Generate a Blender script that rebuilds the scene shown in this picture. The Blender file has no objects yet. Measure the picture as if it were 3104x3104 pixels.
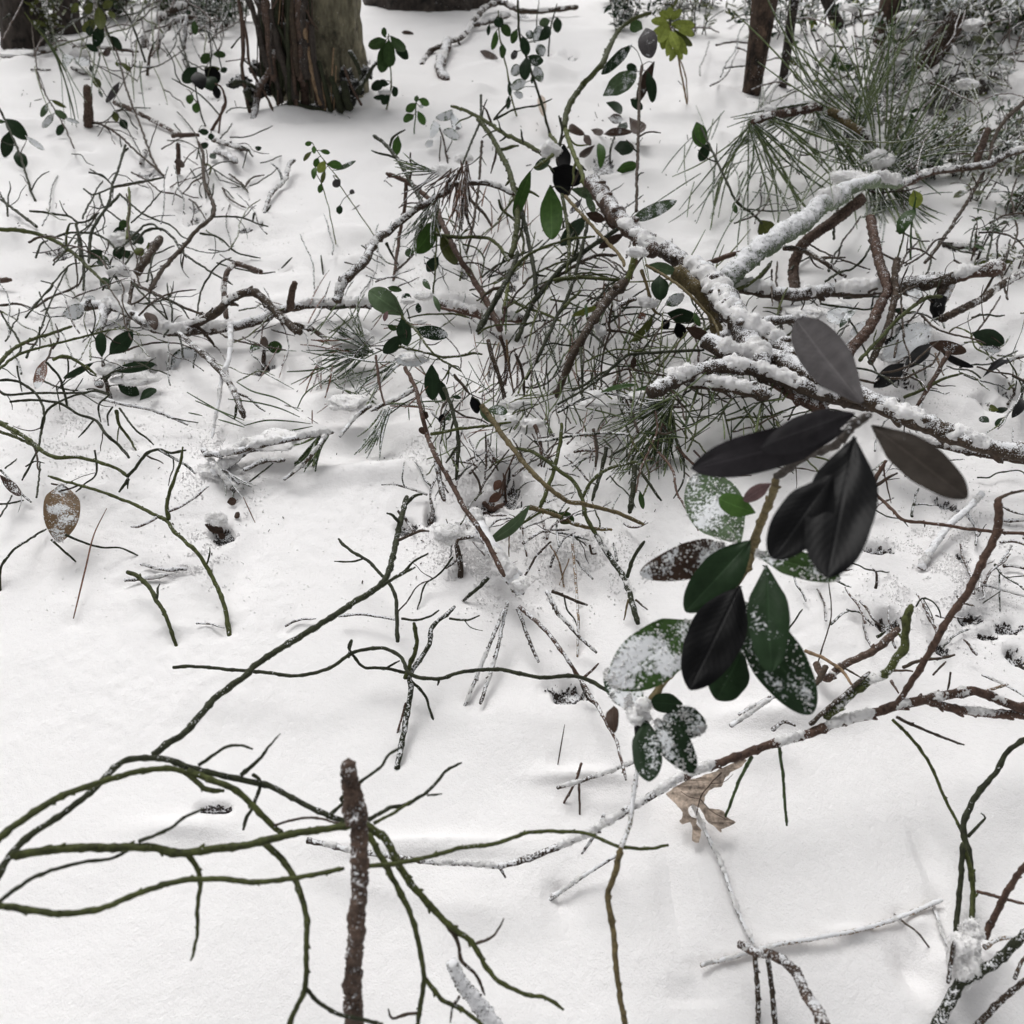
import bpy, math, random
import numpy as np
from mathutils import Vector
rnd = random.Random(7)
nrs = np.random.RandomState(5)
sc = bpy.context.scene
col = sc.collection

# ---------------------------------------------------------------- camera
CH = 0.42; PITCH = math.radians(38.0); FPX = 2436.0
CAM = np.array([0.0, 0.0, CH])
FW = np.array([0.0, math.cos(PITCH), -math.sin(PITCH)])
UPV = np.array([0.0, math.sin(PITCH), math.cos(PITCH)])
XV = np.array([1.0, 0.0, 0.0])
cd = bpy.data.cameras.new('camera'); cam = bpy.data.objects.new('camera', cd); col.objects.link(cam)
cam.location = CAM; cam.rotation_euler = (math.pi / 2 - PITCH, 0, 0)
cd.sensor_width = 36; cd.lens = 36 * FPX / 3104.0; cd.clip_start = 0.01; cd.clip_end = 300
cd.dof.use_dof = True; cd.dof.focus_distance = 0.62; cd.dof.aperture_fstop = 15
sc.camera = cam
# ---------------------------------------------------------------- world, sun, exposure
SUN_EL = math.radians(56); SUN_AZ = math.radians(-25)      # azimuth from +Y towards +X
w = bpy.data.worlds.new('World'); sc.world = w; w.use_nodes = True
nt = w.node_tree; nt.nodes.clear()
sky = nt.nodes.new('ShaderNodeTexSky'); sky.sky_type = 'NISHITA'; sky.sun_disc = False
sky.sun_elevation = SUN_EL; sky.sun_rotation = SUN_AZ
sky.air_density = 1.0; sky.dust_density = 6.0; sky.ozone_density = 0.6
hs = nt.nodes.new('ShaderNodeHueSaturation'); hs.inputs['Saturation'].default_value = 0.06
bg = nt.nodes.new('ShaderNodeBackground'); bg.inputs['Strength'].default_value = 0.112
wo = nt.nodes.new('ShaderNodeOutputWorld')
nt.links.new(sky.outputs[0], hs.inputs['Color']); nt.links.new(hs.outputs[0], bg.inputs['Color']); nt.links.new(bg.outputs[0], wo.inputs[0])
ld = bpy.data.lights.new('sun', 'SUN'); ld.energy = 0.75; ld.angle = math.radians(30); ld.color = (1.0, 0.97, 0.94)
sun = bpy.data.objects.new('sun', ld); col.objects.link(sun)
sdir = Vector((math.sin(SUN_AZ) * math.cos(SUN_EL), math.cos(SUN_AZ) * math.cos(SUN_EL), math.sin(SUN_EL)))
sun.rotation_euler = sdir.to_track_quat('Z', 'Y').to_euler(); sun.location = sdir * 5
sc.view_settings.view_transform = 'Standard'; sc.view_settings.look = 'None'
sc.view_settings.exposure = 0.05; sc.view_settings.gamma = 1.0; sc.view_settings.use_curve_mapping = False

# ---------------------------------------------------------------- noise
_P = np.random.RandomState(11).permutation(256); _P = np.concatenate([_P, _P, _P])
_G = np.random.RandomState(12).normal(size=(256, 3)); _G /= np.linalg.norm(_G, axis=1)[:, None]
def pn(p):                                   # gradient noise, p (...,3), about -0.8..0.8
    p = np.asarray(p, float); i = np.floor(p).astype(int); f = p - i; i &= 255
    u = f * f * f * (f * (f * 6 - 15) + 10); r = 0.0
    for dx in (0, 1):
        for dy in (0, 1):
            for dz in (0, 1):
                h = _P[_P[_P[i[..., 0] + dx] + i[..., 1] + dy] + i[..., 2] + dz]
                d = f - np.array([dx, dy, dz])
                wt = (u[..., 0] if dx else 1 - u[..., 0]) * (u[..., 1] if dy else 1 - u[..., 1]) * (u[..., 2] if dz else 1 - u[..., 2])
                r = r + wt * (d * _G[h]).sum(-1)
    return r * 1.5
def pn2(x, y, s, z=0.0):
    return pn(np.stack([x * s, y * s, np.zeros_like(x) + z], -1))

# ---------------------------------------------------------------- pixels to rays
TILES = dict(F=(0, 0, 3104), A1=(0, 0, 1000), A2=(1000, 0, 1000), A3=(2000, 0, 1000), B1=(0, 1000, 1000), B2=(1000, 1000, 1000),
             B3=(2000, 1000, 1000), C1=(0, 2000, 1100), C2=(1000, 2000, 1100), C3=(2000, 2000, 1100), R1=(2404, 0, 700),
             R2=(2404, 700, 700), R3=(2404, 1400, 700), M1=(1100, 800, 600), M2=(1700, 800, 600), T1=(0, 0, 600), T2=(600, 0, 600))
def raydir(u, v):
    return FW + XV * ((u - 1552.0) / FPX) - UPV * ((v - 1552.0) / FPX)      # depth along FW == t
def flat(u, v, h=0.0):
    d = raydir(u, v); t = (h - CH) / d[2] if d[2] < -0.02 else 20.0
    return CAM + d * t

# ---------------------------------------------------------------- ground height
MOUNDS = []      # x, y, sx, sy, ang, height
def mound(tile, x, y, rx, ry, hcm, ang=0.0):
    ox, oy, S = TILES[tile]; k = S / 1932.0
    u, v = ox + x * k, oy + y * k; c = flat(u, v)
    sx = np.linalg.norm(flat(u + rx * k, v) - flat(u - rx * k, v)) / 2
    sy = np.linalg.norm(flat(u, v + ry * k) - flat(u, v - ry * k)) / 2
    MOUNDS.append((c[0], c[1], sx, sy, math.radians(ang), hcm / 100.0))
PITS = []
def H(x, y):      # the broad swells; mounds and hollows are added in bake()
    x = np.asarray(x, float); y = np.asarray(y, float)
    r = np.sqrt(x * x + y * y)
    h = 0.010 * pn2(x, y, 2.3, 3.1) + 0.0065 * pn2(x, y, 7.0, 1.7) + 0.0028 * pn2(x, y, 17.0, 5.2)
    h = h * (0.45 + 0.55 * np.clip((r - 0.45) / 0.5, 0, 1))
    h = h + 0.0016 * np.abs(pn2(x, y, 40.0, 8.8)) * np.clip((r - 0.4) / 0.4, 0.15, 1)
    h = h + np.clip(r - 2.2, 0, 60) * 0.012 + 0.03 * pn2(x, y, 0.9, 9.0) * np.clip((r - 1.5) / 2, 0, 1)
    return h

GX0, GX1, GY0, GY1, GN = -2.6, 2.6, -0.3, 6.0, 0.005
HG = None
def bake():
    global HG
    xs = np.arange(GX0, GX1, GN); ys = np.arange(GY0, GY1, GN)
    X, Y = np.meshgrid(xs, ys); HG = H(X, Y); wq = 1 + 0.5 * pn2(X, Y, 28.0, 2.0)
    def win(mx, my, r):
        a = np.clip(np.array([(mx - r - GX0) / GN, (mx + r - GX0) / GN + 1]), 0, len(xs)).astype(int)
        b = np.clip(np.array([(my - r - GY0) / GN, (my + r - GY0) / GN + 1]), 0, len(ys)).astype(int)
        return slice(b[0], b[1]), slice(a[0], a[1])
    for (mx, my, sx, sy, a, hh) in MOUNDS:
        w_ = win(mx, my, 4.0 * max(sx, sy)); dx, dy = X[w_] - mx, Y[w_] - my
        ca, sa = math.cos(a), math.sin(a)
        q = ((dx * ca + dy * sa) / sx) ** 2 + ((-dx * sa + dy * ca) / sy) ** 2
        HG[w_] += hh * np.exp(-q * wq[w_] * 1.2)
    for (mx, my, sx, sy, a, hh) in PITS:
        w_ = win(mx, my, 2.6 * max(sx, sy)); x, y = X[w_], Y[w_]
        if x.size == 0: continue
        q = np.sqrt(((x - mx) / sx) ** 2 + ((y - my) / sy) ** 2) + 0.55 * pn2(x, y, 0.9 / min(sx, sy), 4.0) + 0.45 * pn2(x, y, 2.8 / min(sx, sy), 2.0)
        HG[w_] -= hh * (lambda e: e * e * (3 - 2 * e))(np.clip((1.45 - q) / 0.8, 0, 1))
def Hq(x, y):
    fx = np.clip((np.asarray(x, float) - GX0) / GN, 0, HG.shape[1] - 1.001); fy = np.clip((np.asarray(y, float) - GY0) / GN, 0, HG.shape[0] - 1.001)
    i = fx.astype(int); j = fy.astype(int); a = fx - i; b = fy - j
    return HG[j, i] * (1 - a) * (1 - b) + HG[j, i + 1] * a * (1 - b) + HG[j + 1, i] * (1 - a) * b + HG[j + 1, i + 1] * a * b
def tground(u, v):
    d = raydir(u, v)
    if d[2] > -0.02: return 12.0
    ts = np.geomspace(0.08, 14, 160)
    z = CH + d[2] * ts - Hq(d[0] * ts, d[1] * ts)
    k = np.argmax(z < 0)
    if z[k] >= 0: return 14.0
    if k == 0: return ts[0]
    lo, hi = ts[k - 1], ts[k]
    for _ in range(2):
        tt = np.linspace(lo, hi, 14); z = CH + d[2] * tt - Hq(d[0] * tt, d[1] * tt)
        j = int(np.argmax(z < 0)) or 1
        lo, hi = tt[j - 1], tt[j]
    return (lo + hi) / 2
def pix(u, v, h):                            # point on the ray at height h (metres) over the snow
    d = raydir(u, v); t = tground(u, v); g = CAM + d * t
    if d[2] > -0.03: return g, t
    t2 = t
    for _ in range(3):
        p = CAM + d * t2
        t2 = (float(Hq(p[0], p[1])) + h - CH) / d[2]
        t2 = min(max(t2, 0.1), t + 0.02)
    return CAM + d * t2, t2

# ---------------------------------------------------------------- materials
def mat(name):
    m = bpy.data.materials.new(name); m.use_nodes = True
    n = m.node_tree.nodes; b = n['Principled BSDF']; return m, m.node_tree, b
def nd(t, kind, **kw):
    n = t.nodes.new(kind)
    for k, v in kw.items():
        if k in n.inputs.keys() if hasattr(n.inputs, 'keys') else False: n.inputs[k].default_value = v
        else: setattr(n, k, v)
    return n
def noise(t, pos, scale, detail=3, rough=0.6):
    n = t.nodes.new('ShaderNodeTexNoise'); n.inputs['Scale'].default_value = scale; n.inputs['Detail'].default_value = detail; n.inputs['Roughness'].default_value = rough
    t.links.new(pos, n.inputs['Vector']); return n.outputs['Fac']
def mth(t, op, a, b=None, c=None, clamp=False):
    n = t.nodes.new('ShaderNodeMath'); n.operation = op; n.use_clamp = clamp
    for i, v in enumerate((a, b, c)):
        if v is None: continue
        if isinstance(v, (int, float)): n.inputs[i].default_value = v
        else: t.links.new(v, n.inputs[i])
    return n.outputs[0]
def mixc(t, f, a, b):
    n = t.nodes.new('ShaderNodeMix'); n.data_type = 'RGBA'
    for s, v in ((n.inputs[0], f), (n.inputs[6], a), (n.inputs[7], b)):
        if isinstance(v, (int, float)): s.default_value = v
        elif isinstance(v, tuple): s.default_value = v
        else: t.links.new(v, s)
    return n.outputs[2]
SNOWC = (0.86, 0.865, 0.885, 1)
def m_snow(name, tex=1.0):
    m, t, b = mat(name); g = t.nodes.new('ShaderNodeNewGeometry'); P = g.outputs['Position']
    a = noise(t, P, 260, 4, 0.7); c = noise(t, P, 1100, 2, 0.6); d = noise(t, P, 30, 3, 0.6)
    bp = t.nodes.new('ShaderNodeBump'); bp.inputs['Distance'].default_value = 0.0010 * tex; bp.inputs['Strength'].default_value = 0.9
    hgt = mth(t, 'ADD', mth(t, 'MULTIPLY', a, 0.8), mth(t, 'ADD', mth(t, 'MULTIPLY', c, 0.45), mth(t, 'MULTIPLY', d, 2.0)))
    t.links.new(hgt, bp.inputs['Height']); t.links.new(bp.outputs[0], b.inputs['Normal'])
    t.links.new(mixc(t, mth(t, 'MULTIPLY', c, 0.5), (0.93, 0.918, 0.918, 1), (0.87, 0.86, 0.865, 1)), b.inputs['Base Color'])
    b.inputs['Roughness'].default_value = 0.6; b.inputs['Specular IOR Level'].default_value = 0.2
    if tex < 1:      # light carries a few millimetres through loose snow
        b.inputs['Subsurface Weight'].default_value = 0.8; b.inputs['Subsurface Radius'].default_value = (1, 1, 1.05); b.inputs['Subsurface Scale'].default_value = 0.0035
    return m
def frost(t, P, amount, nz=0.35, s1=850, s2=130, w1=0.6):
    g = t.nodes.new('ShaderNodeNewGeometry'); sx = t.nodes.new('ShaderNodeSeparateXYZ'); t.links.new(g.outputs['Normal'], sx.inputs[0])
    f = mth(t, 'ADD', mth(t, 'MULTIPLY', noise(t, P, s1, 2, 0.6), w1), mth(t, 'MULTIPLY', noise(t, P, s2, 2, 0.5), 1 - w1))
    up = mth(t, 'MULTIPLY', sx.outputs[2], nz * 0.35)
    thr = mth(t, 'SUBTRACT', 0.73, mth(t, 'MULTIPLY', amount, 0.40))
    v = mth(t, 'SUBTRACT', mth(t, 'ADD', f, mth(t, 'MULTIPLY', up, mth(t, 'MINIMUM', mth(t, 'MULTIPLY', amount, 4.0), 1.0))), thr)
    return mth(t, 'MULTIPLY', v, 16.0, clamp=True)
def m_bark(name, s=420, detail=0.7, ridge=False, attr=False):
    m, t, b = mat(name); g = t.nodes.new('ShaderNodeNewGeometry'); P = g.outputs['Position']
    oi = t.nodes.new('ShaderNodeObjectInfo')
    if attr: oi = t.nodes.new('ShaderNodeAttribute'); oi.attribute_name = 'tint'
    P2 = P
    if ridge:
        vm = t.nodes.new('ShaderNodeVectorMath'); vm.operation = 'MULTIPLY'; vm.inputs[1].default_value = (1, 1, 0.45); t.links.new(P, vm.inputs[0]); P2 = vm.outputs[0]
    n1 = noise(t, P2, s, 4, 0.65); n2 = noise(t, P2, s * 0.25, 3, 0.6)
    fac = mth(t, 'ADD', mth(t, 'MULTIPLY', n1, 0.6), mth(t, 'MULTIPLY', n2, 0.4))
    cr = t.nodes.new('ShaderNodeMapRange'); cr.inputs[1].default_value = 0.3; cr.inputs[2].default_value = 0.7; cr.inputs[3].default_value = 1 - detail; cr.inputs[4].default_value = 1 + detail
    t.links.new(fac, cr.inputs[0])
    mm = t.nodes.new('ShaderNodeVectorMath'); mm.operation = 'SCALE'; t.links.new(oi.outputs['Color'], mm.inputs[0]); t.links.new(cr.outputs[0], mm.inputs['Scale'])
    fr = frost(t, P, oi.outputs['Alpha'], 0.50) if not ridge else frost(t, P, oi.outputs['Alpha'], 0.5, 260, 45)
    base = mm.outputs[0]
    if ridge:      # plates of paler outer bark and dark moss
        p1 = noise(t, P, 16, 5, 0.7); p2 = noise(t, P, 26, 4, 0.75)
        dk = t.nodes.new('ShaderNodeVectorMath'); dk.operation = 'SCALE'; dk.inputs['Scale'].default_value = 0.22; t.links.new(base, dk.inputs[0])
        lt = t.nodes.new('ShaderNodeVectorMath'); lt.operation = 'SCALE'; lt.inputs['Scale'].default_value = 1.9; t.links.new(base, lt.inputs[0])
        base = mixc(t, mth(t, 'MULTIPLY', mth(t, 'SUBTRACT', p1, 0.54), 9.0, clamp=True), base, dk.outputs[0])
        base = mixc(t, mth(t, 'MULTIPLY', mth(t, 'SUBTRACT', p2, 0.57), 9.0, clamp=True), base, lt.outputs[0])
    t.links.new(mixc(t, fr, base, SNOWC), b.inputs['Base Color'])
    bp = t.nodes.new('ShaderNodeBump'); bp.inputs['Distance'].default_value = 0.0007 if not ridge else 0.012; bp.inputs['Strength'].default_value = 0.8
    t.links.new(mth(t, 'ADD', fac, mth(t, 'MULTIPLY', fr, 0.7)), bp.inputs['Height']); t.links.new(bp.outputs[0], b.inputs['Normal'])
    b.inputs['Roughness'].default_value = 0.72; b.inputs['Specular IOR Level'].default_value = 0.3
    return m
def m_leaf(name):
    m, t, b = mat(name); g = t.nodes.new('ShaderNodeNewGeometry'); P = g.outputs['Position']
    oi = t.nodes.new('ShaderNodeObjectInfo'); uv = t.nodes.new('ShaderNodeUVMap'); sx = t.nodes.new('ShaderNodeSeparateXYZ'); t.links.new(uv.outputs[0], sx.inputs[0])
    rib = mth(t, 'SUBTRACT', 1.0, mth(t, 'MULTIPLY', mth(t, 'ABSOLUTE', mth(t, 'SUBTRACT', sx.outputs[1], 0.5)), 22.0), clamp=True)
    wav = t.nodes.new('ShaderNodeTexWave'); wav.inputs['Scale'].default_value = 2.2; wav.inputs['Distortion'].default_value = 3.0; t.links.new(uv.outputs[0], wav.inputs['Vector'])
    n = noise(t, P, 160, 3, 0.6)
    cr = mth(t, 'ADD', mth(t, 'MULTIPLY', n, 0.9), mth(t, 'ADD', 0.45, mth(t, 'MULTIPLY', wav.outputs[1], 0.04)))
    mm = t.nodes.new('ShaderNodeVectorMath'); mm.operation = 'SCALE'; t.links.new(oi.outputs['Color'], mm.inputs[0]); t.links.new(cr, mm.inputs['Scale'])
    rm = t.nodes.new('ShaderNodeVectorMath'); rm.operation = 'SCALE'; rm.inputs['Scale'].default_value = 1.7; t.links.new(mm.outputs[0], rm.inputs[0])
    ribc = mixc(t, mth(t, 'MULTIPLY', rib, 0.6), mm.outputs[0], rm.outputs[0])
    ve = t.nodes.new('ShaderNodeTexWave'); ve.inputs['Scale'].default_value = 4.2; ve.inputs['Distortion'].default_value = 1.2; ve.inputs['Detail'].default_value = 1.0
    vx = t.nodes.new('ShaderNodeCombineXYZ'); av = mth(t, 'ABSOLUTE', mth(t, 'SUBTRACT', sx.outputs[1], 0.5))
    t.links.new(mth(t, 'SUBTRACT', sx.outputs[0], mth(t, 'MULTIPLY', av, 0.55)), vx.inputs[0]); t.links.new(vx.outputs[0], ve.inputs['Vector'])
    rimf = mth(t, 'POWER', mth(t, 'MULTIPLY', av, 2.0), 5.0)
    amt = mth(t, 'MULTIPLY', oi.outputs['Alpha'], mth(t, 'SUBTRACT', 1.0, mth(t, 'MULTIPLY', rimf, 0.6)))
    fr = frost(t, P, amt, 0.25, 750, 65, 0.42)
    t.links.new(mixc(t, fr, ribc, (0.80, 0.82, 0.84, 1)), b.inputs['Base Color'])
    bp = t.nodes.new('ShaderNodeBump'); bp.inputs['Distance'].default_value = 0.0006; bp.inputs['Strength'].default_value = 0.6
    t.links.new(mth(t, 'ADD', mth(t, 'MULTIPLY', n, 0.5), mth(t, 'ADD', mth(t, 'MULTIPLY', rib, -0.4), mth(t, 'ADD', mth(t, 'MULTIPLY', ve.outputs[1], 0.07), mth(t, 'MULTIPLY', fr, 0.9)))), bp.inputs['Height']); t.links.new(bp.outputs[0], b.inputs['Normal'])
    t.links.new(mth(t, 'ADD', 0.42, mth(t, 'MULTIPLY', fr, 0.4)), b.inputs['Roughness']); b.inputs['Specular IOR Level'].default_value = 0.11
    return m
M = dict(snow=m_snow('packed_snow'), fluff=m_snow('loose_snow', 0.6), bark=m_bark('twig_bark'), scaly=m_bark('scaly_bark', 420, 0.85), mixed=m_bark('mixed_twig_bark', attr=True),
         trunk=m_bark('trunk_bark', 70, 0.8, True), leaf=m_leaf('leaf_surface'), litter=m_bark('dark_leaf_litter', 300, 0.8))

CO = dict(g=(0.056, 0.066, 0.019), G=(0.095, 0.110, 0.032), k=(0.026, 0.030, 0.014), d=(0.054, 0.038, 0.026), b=(0.085, 0.056, 0.042),
          r=(0.078, 0.046, 0.033), y=(0.135, 0.105, 0.050), l=(0.20, 0.25, 0.16), n=(0.055, 0.085, 0.032), N=(0.115, 0.150, 0.062),
          t=(0.17, 0.085, 0.055), o=(0.47, 0.38, 0.31), q=(0.105, 0.088, 0.078), e=(0.085, 0.085, 0.085), c=(0.22, 0.15, 0.09),
          # leaves
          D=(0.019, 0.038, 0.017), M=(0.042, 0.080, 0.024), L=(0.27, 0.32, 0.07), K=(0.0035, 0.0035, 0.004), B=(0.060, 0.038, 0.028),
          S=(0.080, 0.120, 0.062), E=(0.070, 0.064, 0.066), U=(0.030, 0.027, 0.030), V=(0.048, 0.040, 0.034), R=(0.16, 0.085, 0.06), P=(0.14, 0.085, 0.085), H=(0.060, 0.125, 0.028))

# ---------------------------------------------------------------- mesh helpers
def mesh_obj(name, V, F, m, parent=None, smooth=True, uv=None):
    me = bpy.data.meshes.new(name)
    V = np.asarray(V, float); off = np.zeros(3)
    if parent is not None: off = np.array(world_of(parent))
    me.from_pydata((V - off).tolist(), [], [tuple(map(int, f)) for f in F] if not isinstance(F, list) else F)
    if smooth: me.polygons.foreach_set('use_smooth', [True] * len(me.polygons))
    if uv is not None:
        l = me.uv_layers.new(name='UVMap'); idx = np.empty(len(me.loops), dtype=np.int64); me.loops.foreach_get('vertex_index', idx)
        l.data.foreach_set('uv', np.asarray(uv)[idx].ravel())
    me.materials.append(m)
    o = bpy.data.objects.new(name, me); col.objects.link(o)
    if parent is not None: o.parent = parent
    return o
WL = {}
def world_of(o):
    p = np.array(o.location, float)
    return p + (world_of(o.parent) if o.parent is not None else 0)
def frames(P):
    T = np.gradient(P, axis=0); T /= np.linalg.norm(T, axis=1)[:, None] + 1e-12
    a = np.array([0.31, 0.2, 0.93]); n = np.cross(T[0], a); n /= np.linalg.norm(n); N = [n]
    for i in range(1, len(P)):
        n = N[-1] - T[i] * np.dot(N[-1], T[i]); n /= np.linalg.norm(n) + 1e-12; N.append(n)
    N = np.array(N); return T, N, np.cross(T, N)
def quads(nr, ns, off=0):
    i = np.arange(nr - 1)[:, None] * ns; j = np.arange(ns)[None]; k = (j + 1) % ns
    q = np.stack([i + j, i + k, i + ns + k, i + ns + j], -1).reshape(-1, 4) + off
    return q
def tube(P, R, ns=6, rough=0.1, seed=0.0, taper=True):
    T, N, B = frames(P); a = np.linspace(0, 2 * np.pi, ns, endpoint=False)
    dirs = N[:, None] * np.cos(a)[None, :, None] + B[:, None] * np.sin(a)[None, :, None]
    mr = R.mean() + 1e-9
    nz = pn((P[:, None] + dirs * R[:, None, None]) * (0.5 / mr) + seed)
    if ns >= 16: nz = nz + 0.8 * pn((P[:, None] + dirs * R[:, None, None]) / 0.0016 + seed) + 0.8 * pn((P[:, None] + dirs * R[:, None, None]) / 0.004 + seed)
    V = P[:, None] + dirs * (R[:, None] * (1 + rough * 1.6 * nz))[..., None]
    n = len(P); V = V.reshape(-1, 3)
    F = quads(n, ns).tolist()
    c0, c1 = len(V), len(V) + 1
    V = np.vstack([V, P[0] - T[0] * R[0] * 0.5, P[-1] + T[-1] * R[-1] * 0.7])
    for j in range(ns):
        F.append([c0, (j + 1) % ns, j]); F.append([c1, (n - 1) * ns + j, (n - 1) * ns + (j + 1) % ns])
    return V, F
def catmull(C, step, mx=400):
    C = np.asarray(C, float)
    if len(C) == 2: C = np.array([C[0], (C[0] + C[1]) / 2, C[1]])
    P = np.vstack([2 * C[0] - C[1], C, 2 * C[-1] - C[-2]]); out = []
    for i in range(1, len(P) - 2):
        L = np.linalg.norm(P[i + 1][:3] - P[i][:3]); n = max(2, min(mx, int(L / step)))
        t = np.linspace(0, 1, n, endpoint=False)[:, None]
        p0, p1, p2, p3 = P[i - 1], P[i], P[i + 1], P[i + 2]
        out.append(0.5 * (2 * p1 + (p2 - p0) * t + (2 * p0 - 5 * p1 + 4 * p2 - p3) * t ** 2 + (3 * p1 - p0 - 3 * p2 + p3) * t ** 3))
    out.append(C[-1][None]); return np.vstack(out)
OCT = np.array([[1, 0, 0], [-1, 0, 0], [0, 1, 0], [0, -1, 0], [0, 0, 1], [0, 0, -1]], float)
OF = [[0, 2, 4], [2, 1, 4], [1, 3, 4], [3, 0, 4], [2, 0, 5], [1, 2, 5], [3, 1, 5], [0, 3, 5]]
OFA = np.array(OF)
def grains(pts, size, off):
    n = len(pts); s = size * nrs.uniform(0.5, 1.3, (n, 1, 1)) * nrs.uniform(0.6, 1.4, (n, 1, 3))
    V = (pts[:, None] + OCT[None] * s + nrs.normal(0, 0.15, (n, 6, 3)) * size).reshape(-1, 3)
    F = (OFA[None] + (np.arange(n) * 6)[:, None, None] + off).reshape(-1, 3).tolist()
    return V, F
def grit(V, C, amp=0.0006, wl=0.0016):      # granular relief of loose crystals, real size
    n = V - C; n = n / (np.linalg.norm(n, axis=-1, keepdims=True) + 1e-9)
    return V + n * ((pn(V / wl) * 1.0 + pn(V / (wl * 2.6) + 7) * 1.5) * amp)[..., None]
def snow_cap(P, R, amt, parent, seed):
    # loose snow lying on the upper side of a stem
    amt = amt * 0.52
    L = np.concatenate([[0], np.cumsum(np.linalg.norm(np.diff(P, axis=0), axis=1))])
    dd = float(depth(P).mean()); gs = max(0.00042, min(0.0016, dd * 0.00075))
    step = max(0.0009, R.mean() * 0.22, gs * 1.2); n = int(min(700, max(6, L[-1] / step)))
    s = np.linspace(0, L[-1], n)
    Q = np.stack([np.interp(s, L, P[:, k]) for k in range(3)], -1); rr = np.interp(s, L, R)
    T = np.gradient(Q, axis=0); T /= np.linalg.norm(T, axis=1)[:, None] + 1e-12
    S = np.cross(T, [0, 0, 1.0]); S /= np.linalg.norm(S, axis=1)[:, None] + 1e-6
    U = np.cross(S, T)
    gap = pn(Q * (0.16 / max(R.mean(), 0.0012)) + seed) * 1.5 + 0.5 * pn(Q * (0.6 / max(R.mean(), 0.0012)) + seed) + 0.20 + 0.42 * min(amt, 2)
    gap = np.clip(gap * 1.8, 0, 1) * np.clip(1.25 - np.abs(T[:, 2]) ** 2 * 1.3, 0, 1)
    gap[0] = gap[-1] = 0
    nl = pn(Q * (0.22 / max(R.mean(), 0.001)) + seed + 3)
    gap = np.convolve(np.pad(gap, 3, 'edge'), np.ones(7) / 7, 'valid'); gap[0] = gap[-1] = 0
    hh = rr * amt * (1.0 + 0.35 * nl) * gap; ww = rr * (0.25 + (0.78 + 0.10 * amt) * gap)
    na_ = 13; a = np.linspace(-0.25, math.pi + 0.25, na_)
    V = Q[:, None] + S[:, None] * (np.cos(a)[None] * ww[:, None])[..., None] + U[:, None] * (rr[:, None] * 0.30 * gap[:, None] + np.sin(a)[None] * (hh + rr * 0.6 * gap)[:, None] - rr[:, None] * 0.2 * (1 - gap[:, None]))[..., None]
    md = max(R.mean() * 0.9, gs * 4)
    dv = V - Q[:, None]; dl = np.linalg.norm(dv, axis=-1, keepdims=True) + 1e-9
    V = V + dv / dl * ((pn(V / md + seed) * 0.42 + pn(V / (md * 0.45) + seed) * 0.16) * gap[:, None] * R.mean())[..., None]
    V = np.where(gap[:, None, None] > 0.05, grit(V, Q[:, None], min(0.7 * gs, R.mean() * 0.4), gs * 2.4), V)
    V = V.reshape(-1, 3); F = quads(n, na_).tolist()
    k = V.reshape(n, na_, 3); good = np.where(gap > 0.12)[0]
    if len(good):
        area = L[-1] * (R.mean() * 2 + hh.mean() * 2); cnt = int(min(3600, max(20, 0.40 * area / (gs * gs))))
        gi = good[nrs.randint(0, len(good), cnt)]; gj = nrs.randint(0, na_, cnt)
        f1 = nrs.rand(cnt, 1); f2 = nrs.rand(cnt, 1); g2 = np.minimum(gi + 1, n - 1); j2 = np.minimum(gj + 1, na_ - 1)
        sprd = np.where(nrs.rand(cnt, 1) < .3, 1.6, 0.5)
        pts = (k[gi, gj] * (1 - f1) + k[g2, gj] * f1) * (1 - f2) + (k[gi, j2] * (1 - f1) + k[g2, j2] * f1) * f2 + nrs.normal(0, 1, (cnt, 3)) * gs * sprd
        gv, gf = grains(pts, gs * 0.75, len(V)); V = np.vstack([V, gv]); F += gf
    o = mesh_obj('snow_cap', V, F, M['fluff'], parent); o['kind'] = 'stuff'
    return o
def ico(n):
    import bmesh
    bm = bmesh.new(); bmesh.ops.create_icosphere(bm, subdivisions=n, radius=1); V = np.array([v.co[:] for v in bm.verts]); F = [[v.index for v in f.verts] for f in bm.faces]; bm.free(); return V, F
ICO4 = ico(4); ICO5 = ico(5)
def snow_lump(c, r, parent, seed):
    r = np.array(r); dd = float((np.array(c) - CAM) @ FW); gs = max(0.0005, min(0.0016, dd * 0.0008))
    V0, F0 = ICO5 if max(r) > 0.012 else ICO4
    rad = 1 + 0.42 * pn(V0 * 1.0 + seed) + 0.10 * pn(V0 * 2.6 + seed) + 0.05 * pn(V0 * 8 + seed)
    V = V0 * rad[:, None] * r * np.array([1, 1, 0.85]) + c
    V = grit(V, np.asarray(c)[None], gs * 0.7, gs * 2.4)
    area = 4 * r[0] * r[2] * 3; cnt = int(min(3500, 0.30 * area / gs ** 2))
    k = nrs.randint(0, len(V), cnt); gv, gf = grains(V[k] + nrs.normal(0, .8, (cnt, 3)) * gs, gs * 0.8, len(V))
    # a loose skirt of crystals round the edge
    m = int(cnt * .25); dr = nrs.normal(0, 1, (m, 3)); dr /= np.linalg.norm(dr, axis=1)[:, None]; dr[:, 2] *= .5
    gv2, gf2 = grains(c + dr * r * nrs.uniform(.9, 1.25, (m, 1)), gs * 0.5, len(V) + len(gv))
    o = mesh_obj('snow_clump', np.vstack([V, gv, gv2]), F0 + gf + gf2, M['fluff'], parent); o['kind'] = 'stuff'; return o
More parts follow.
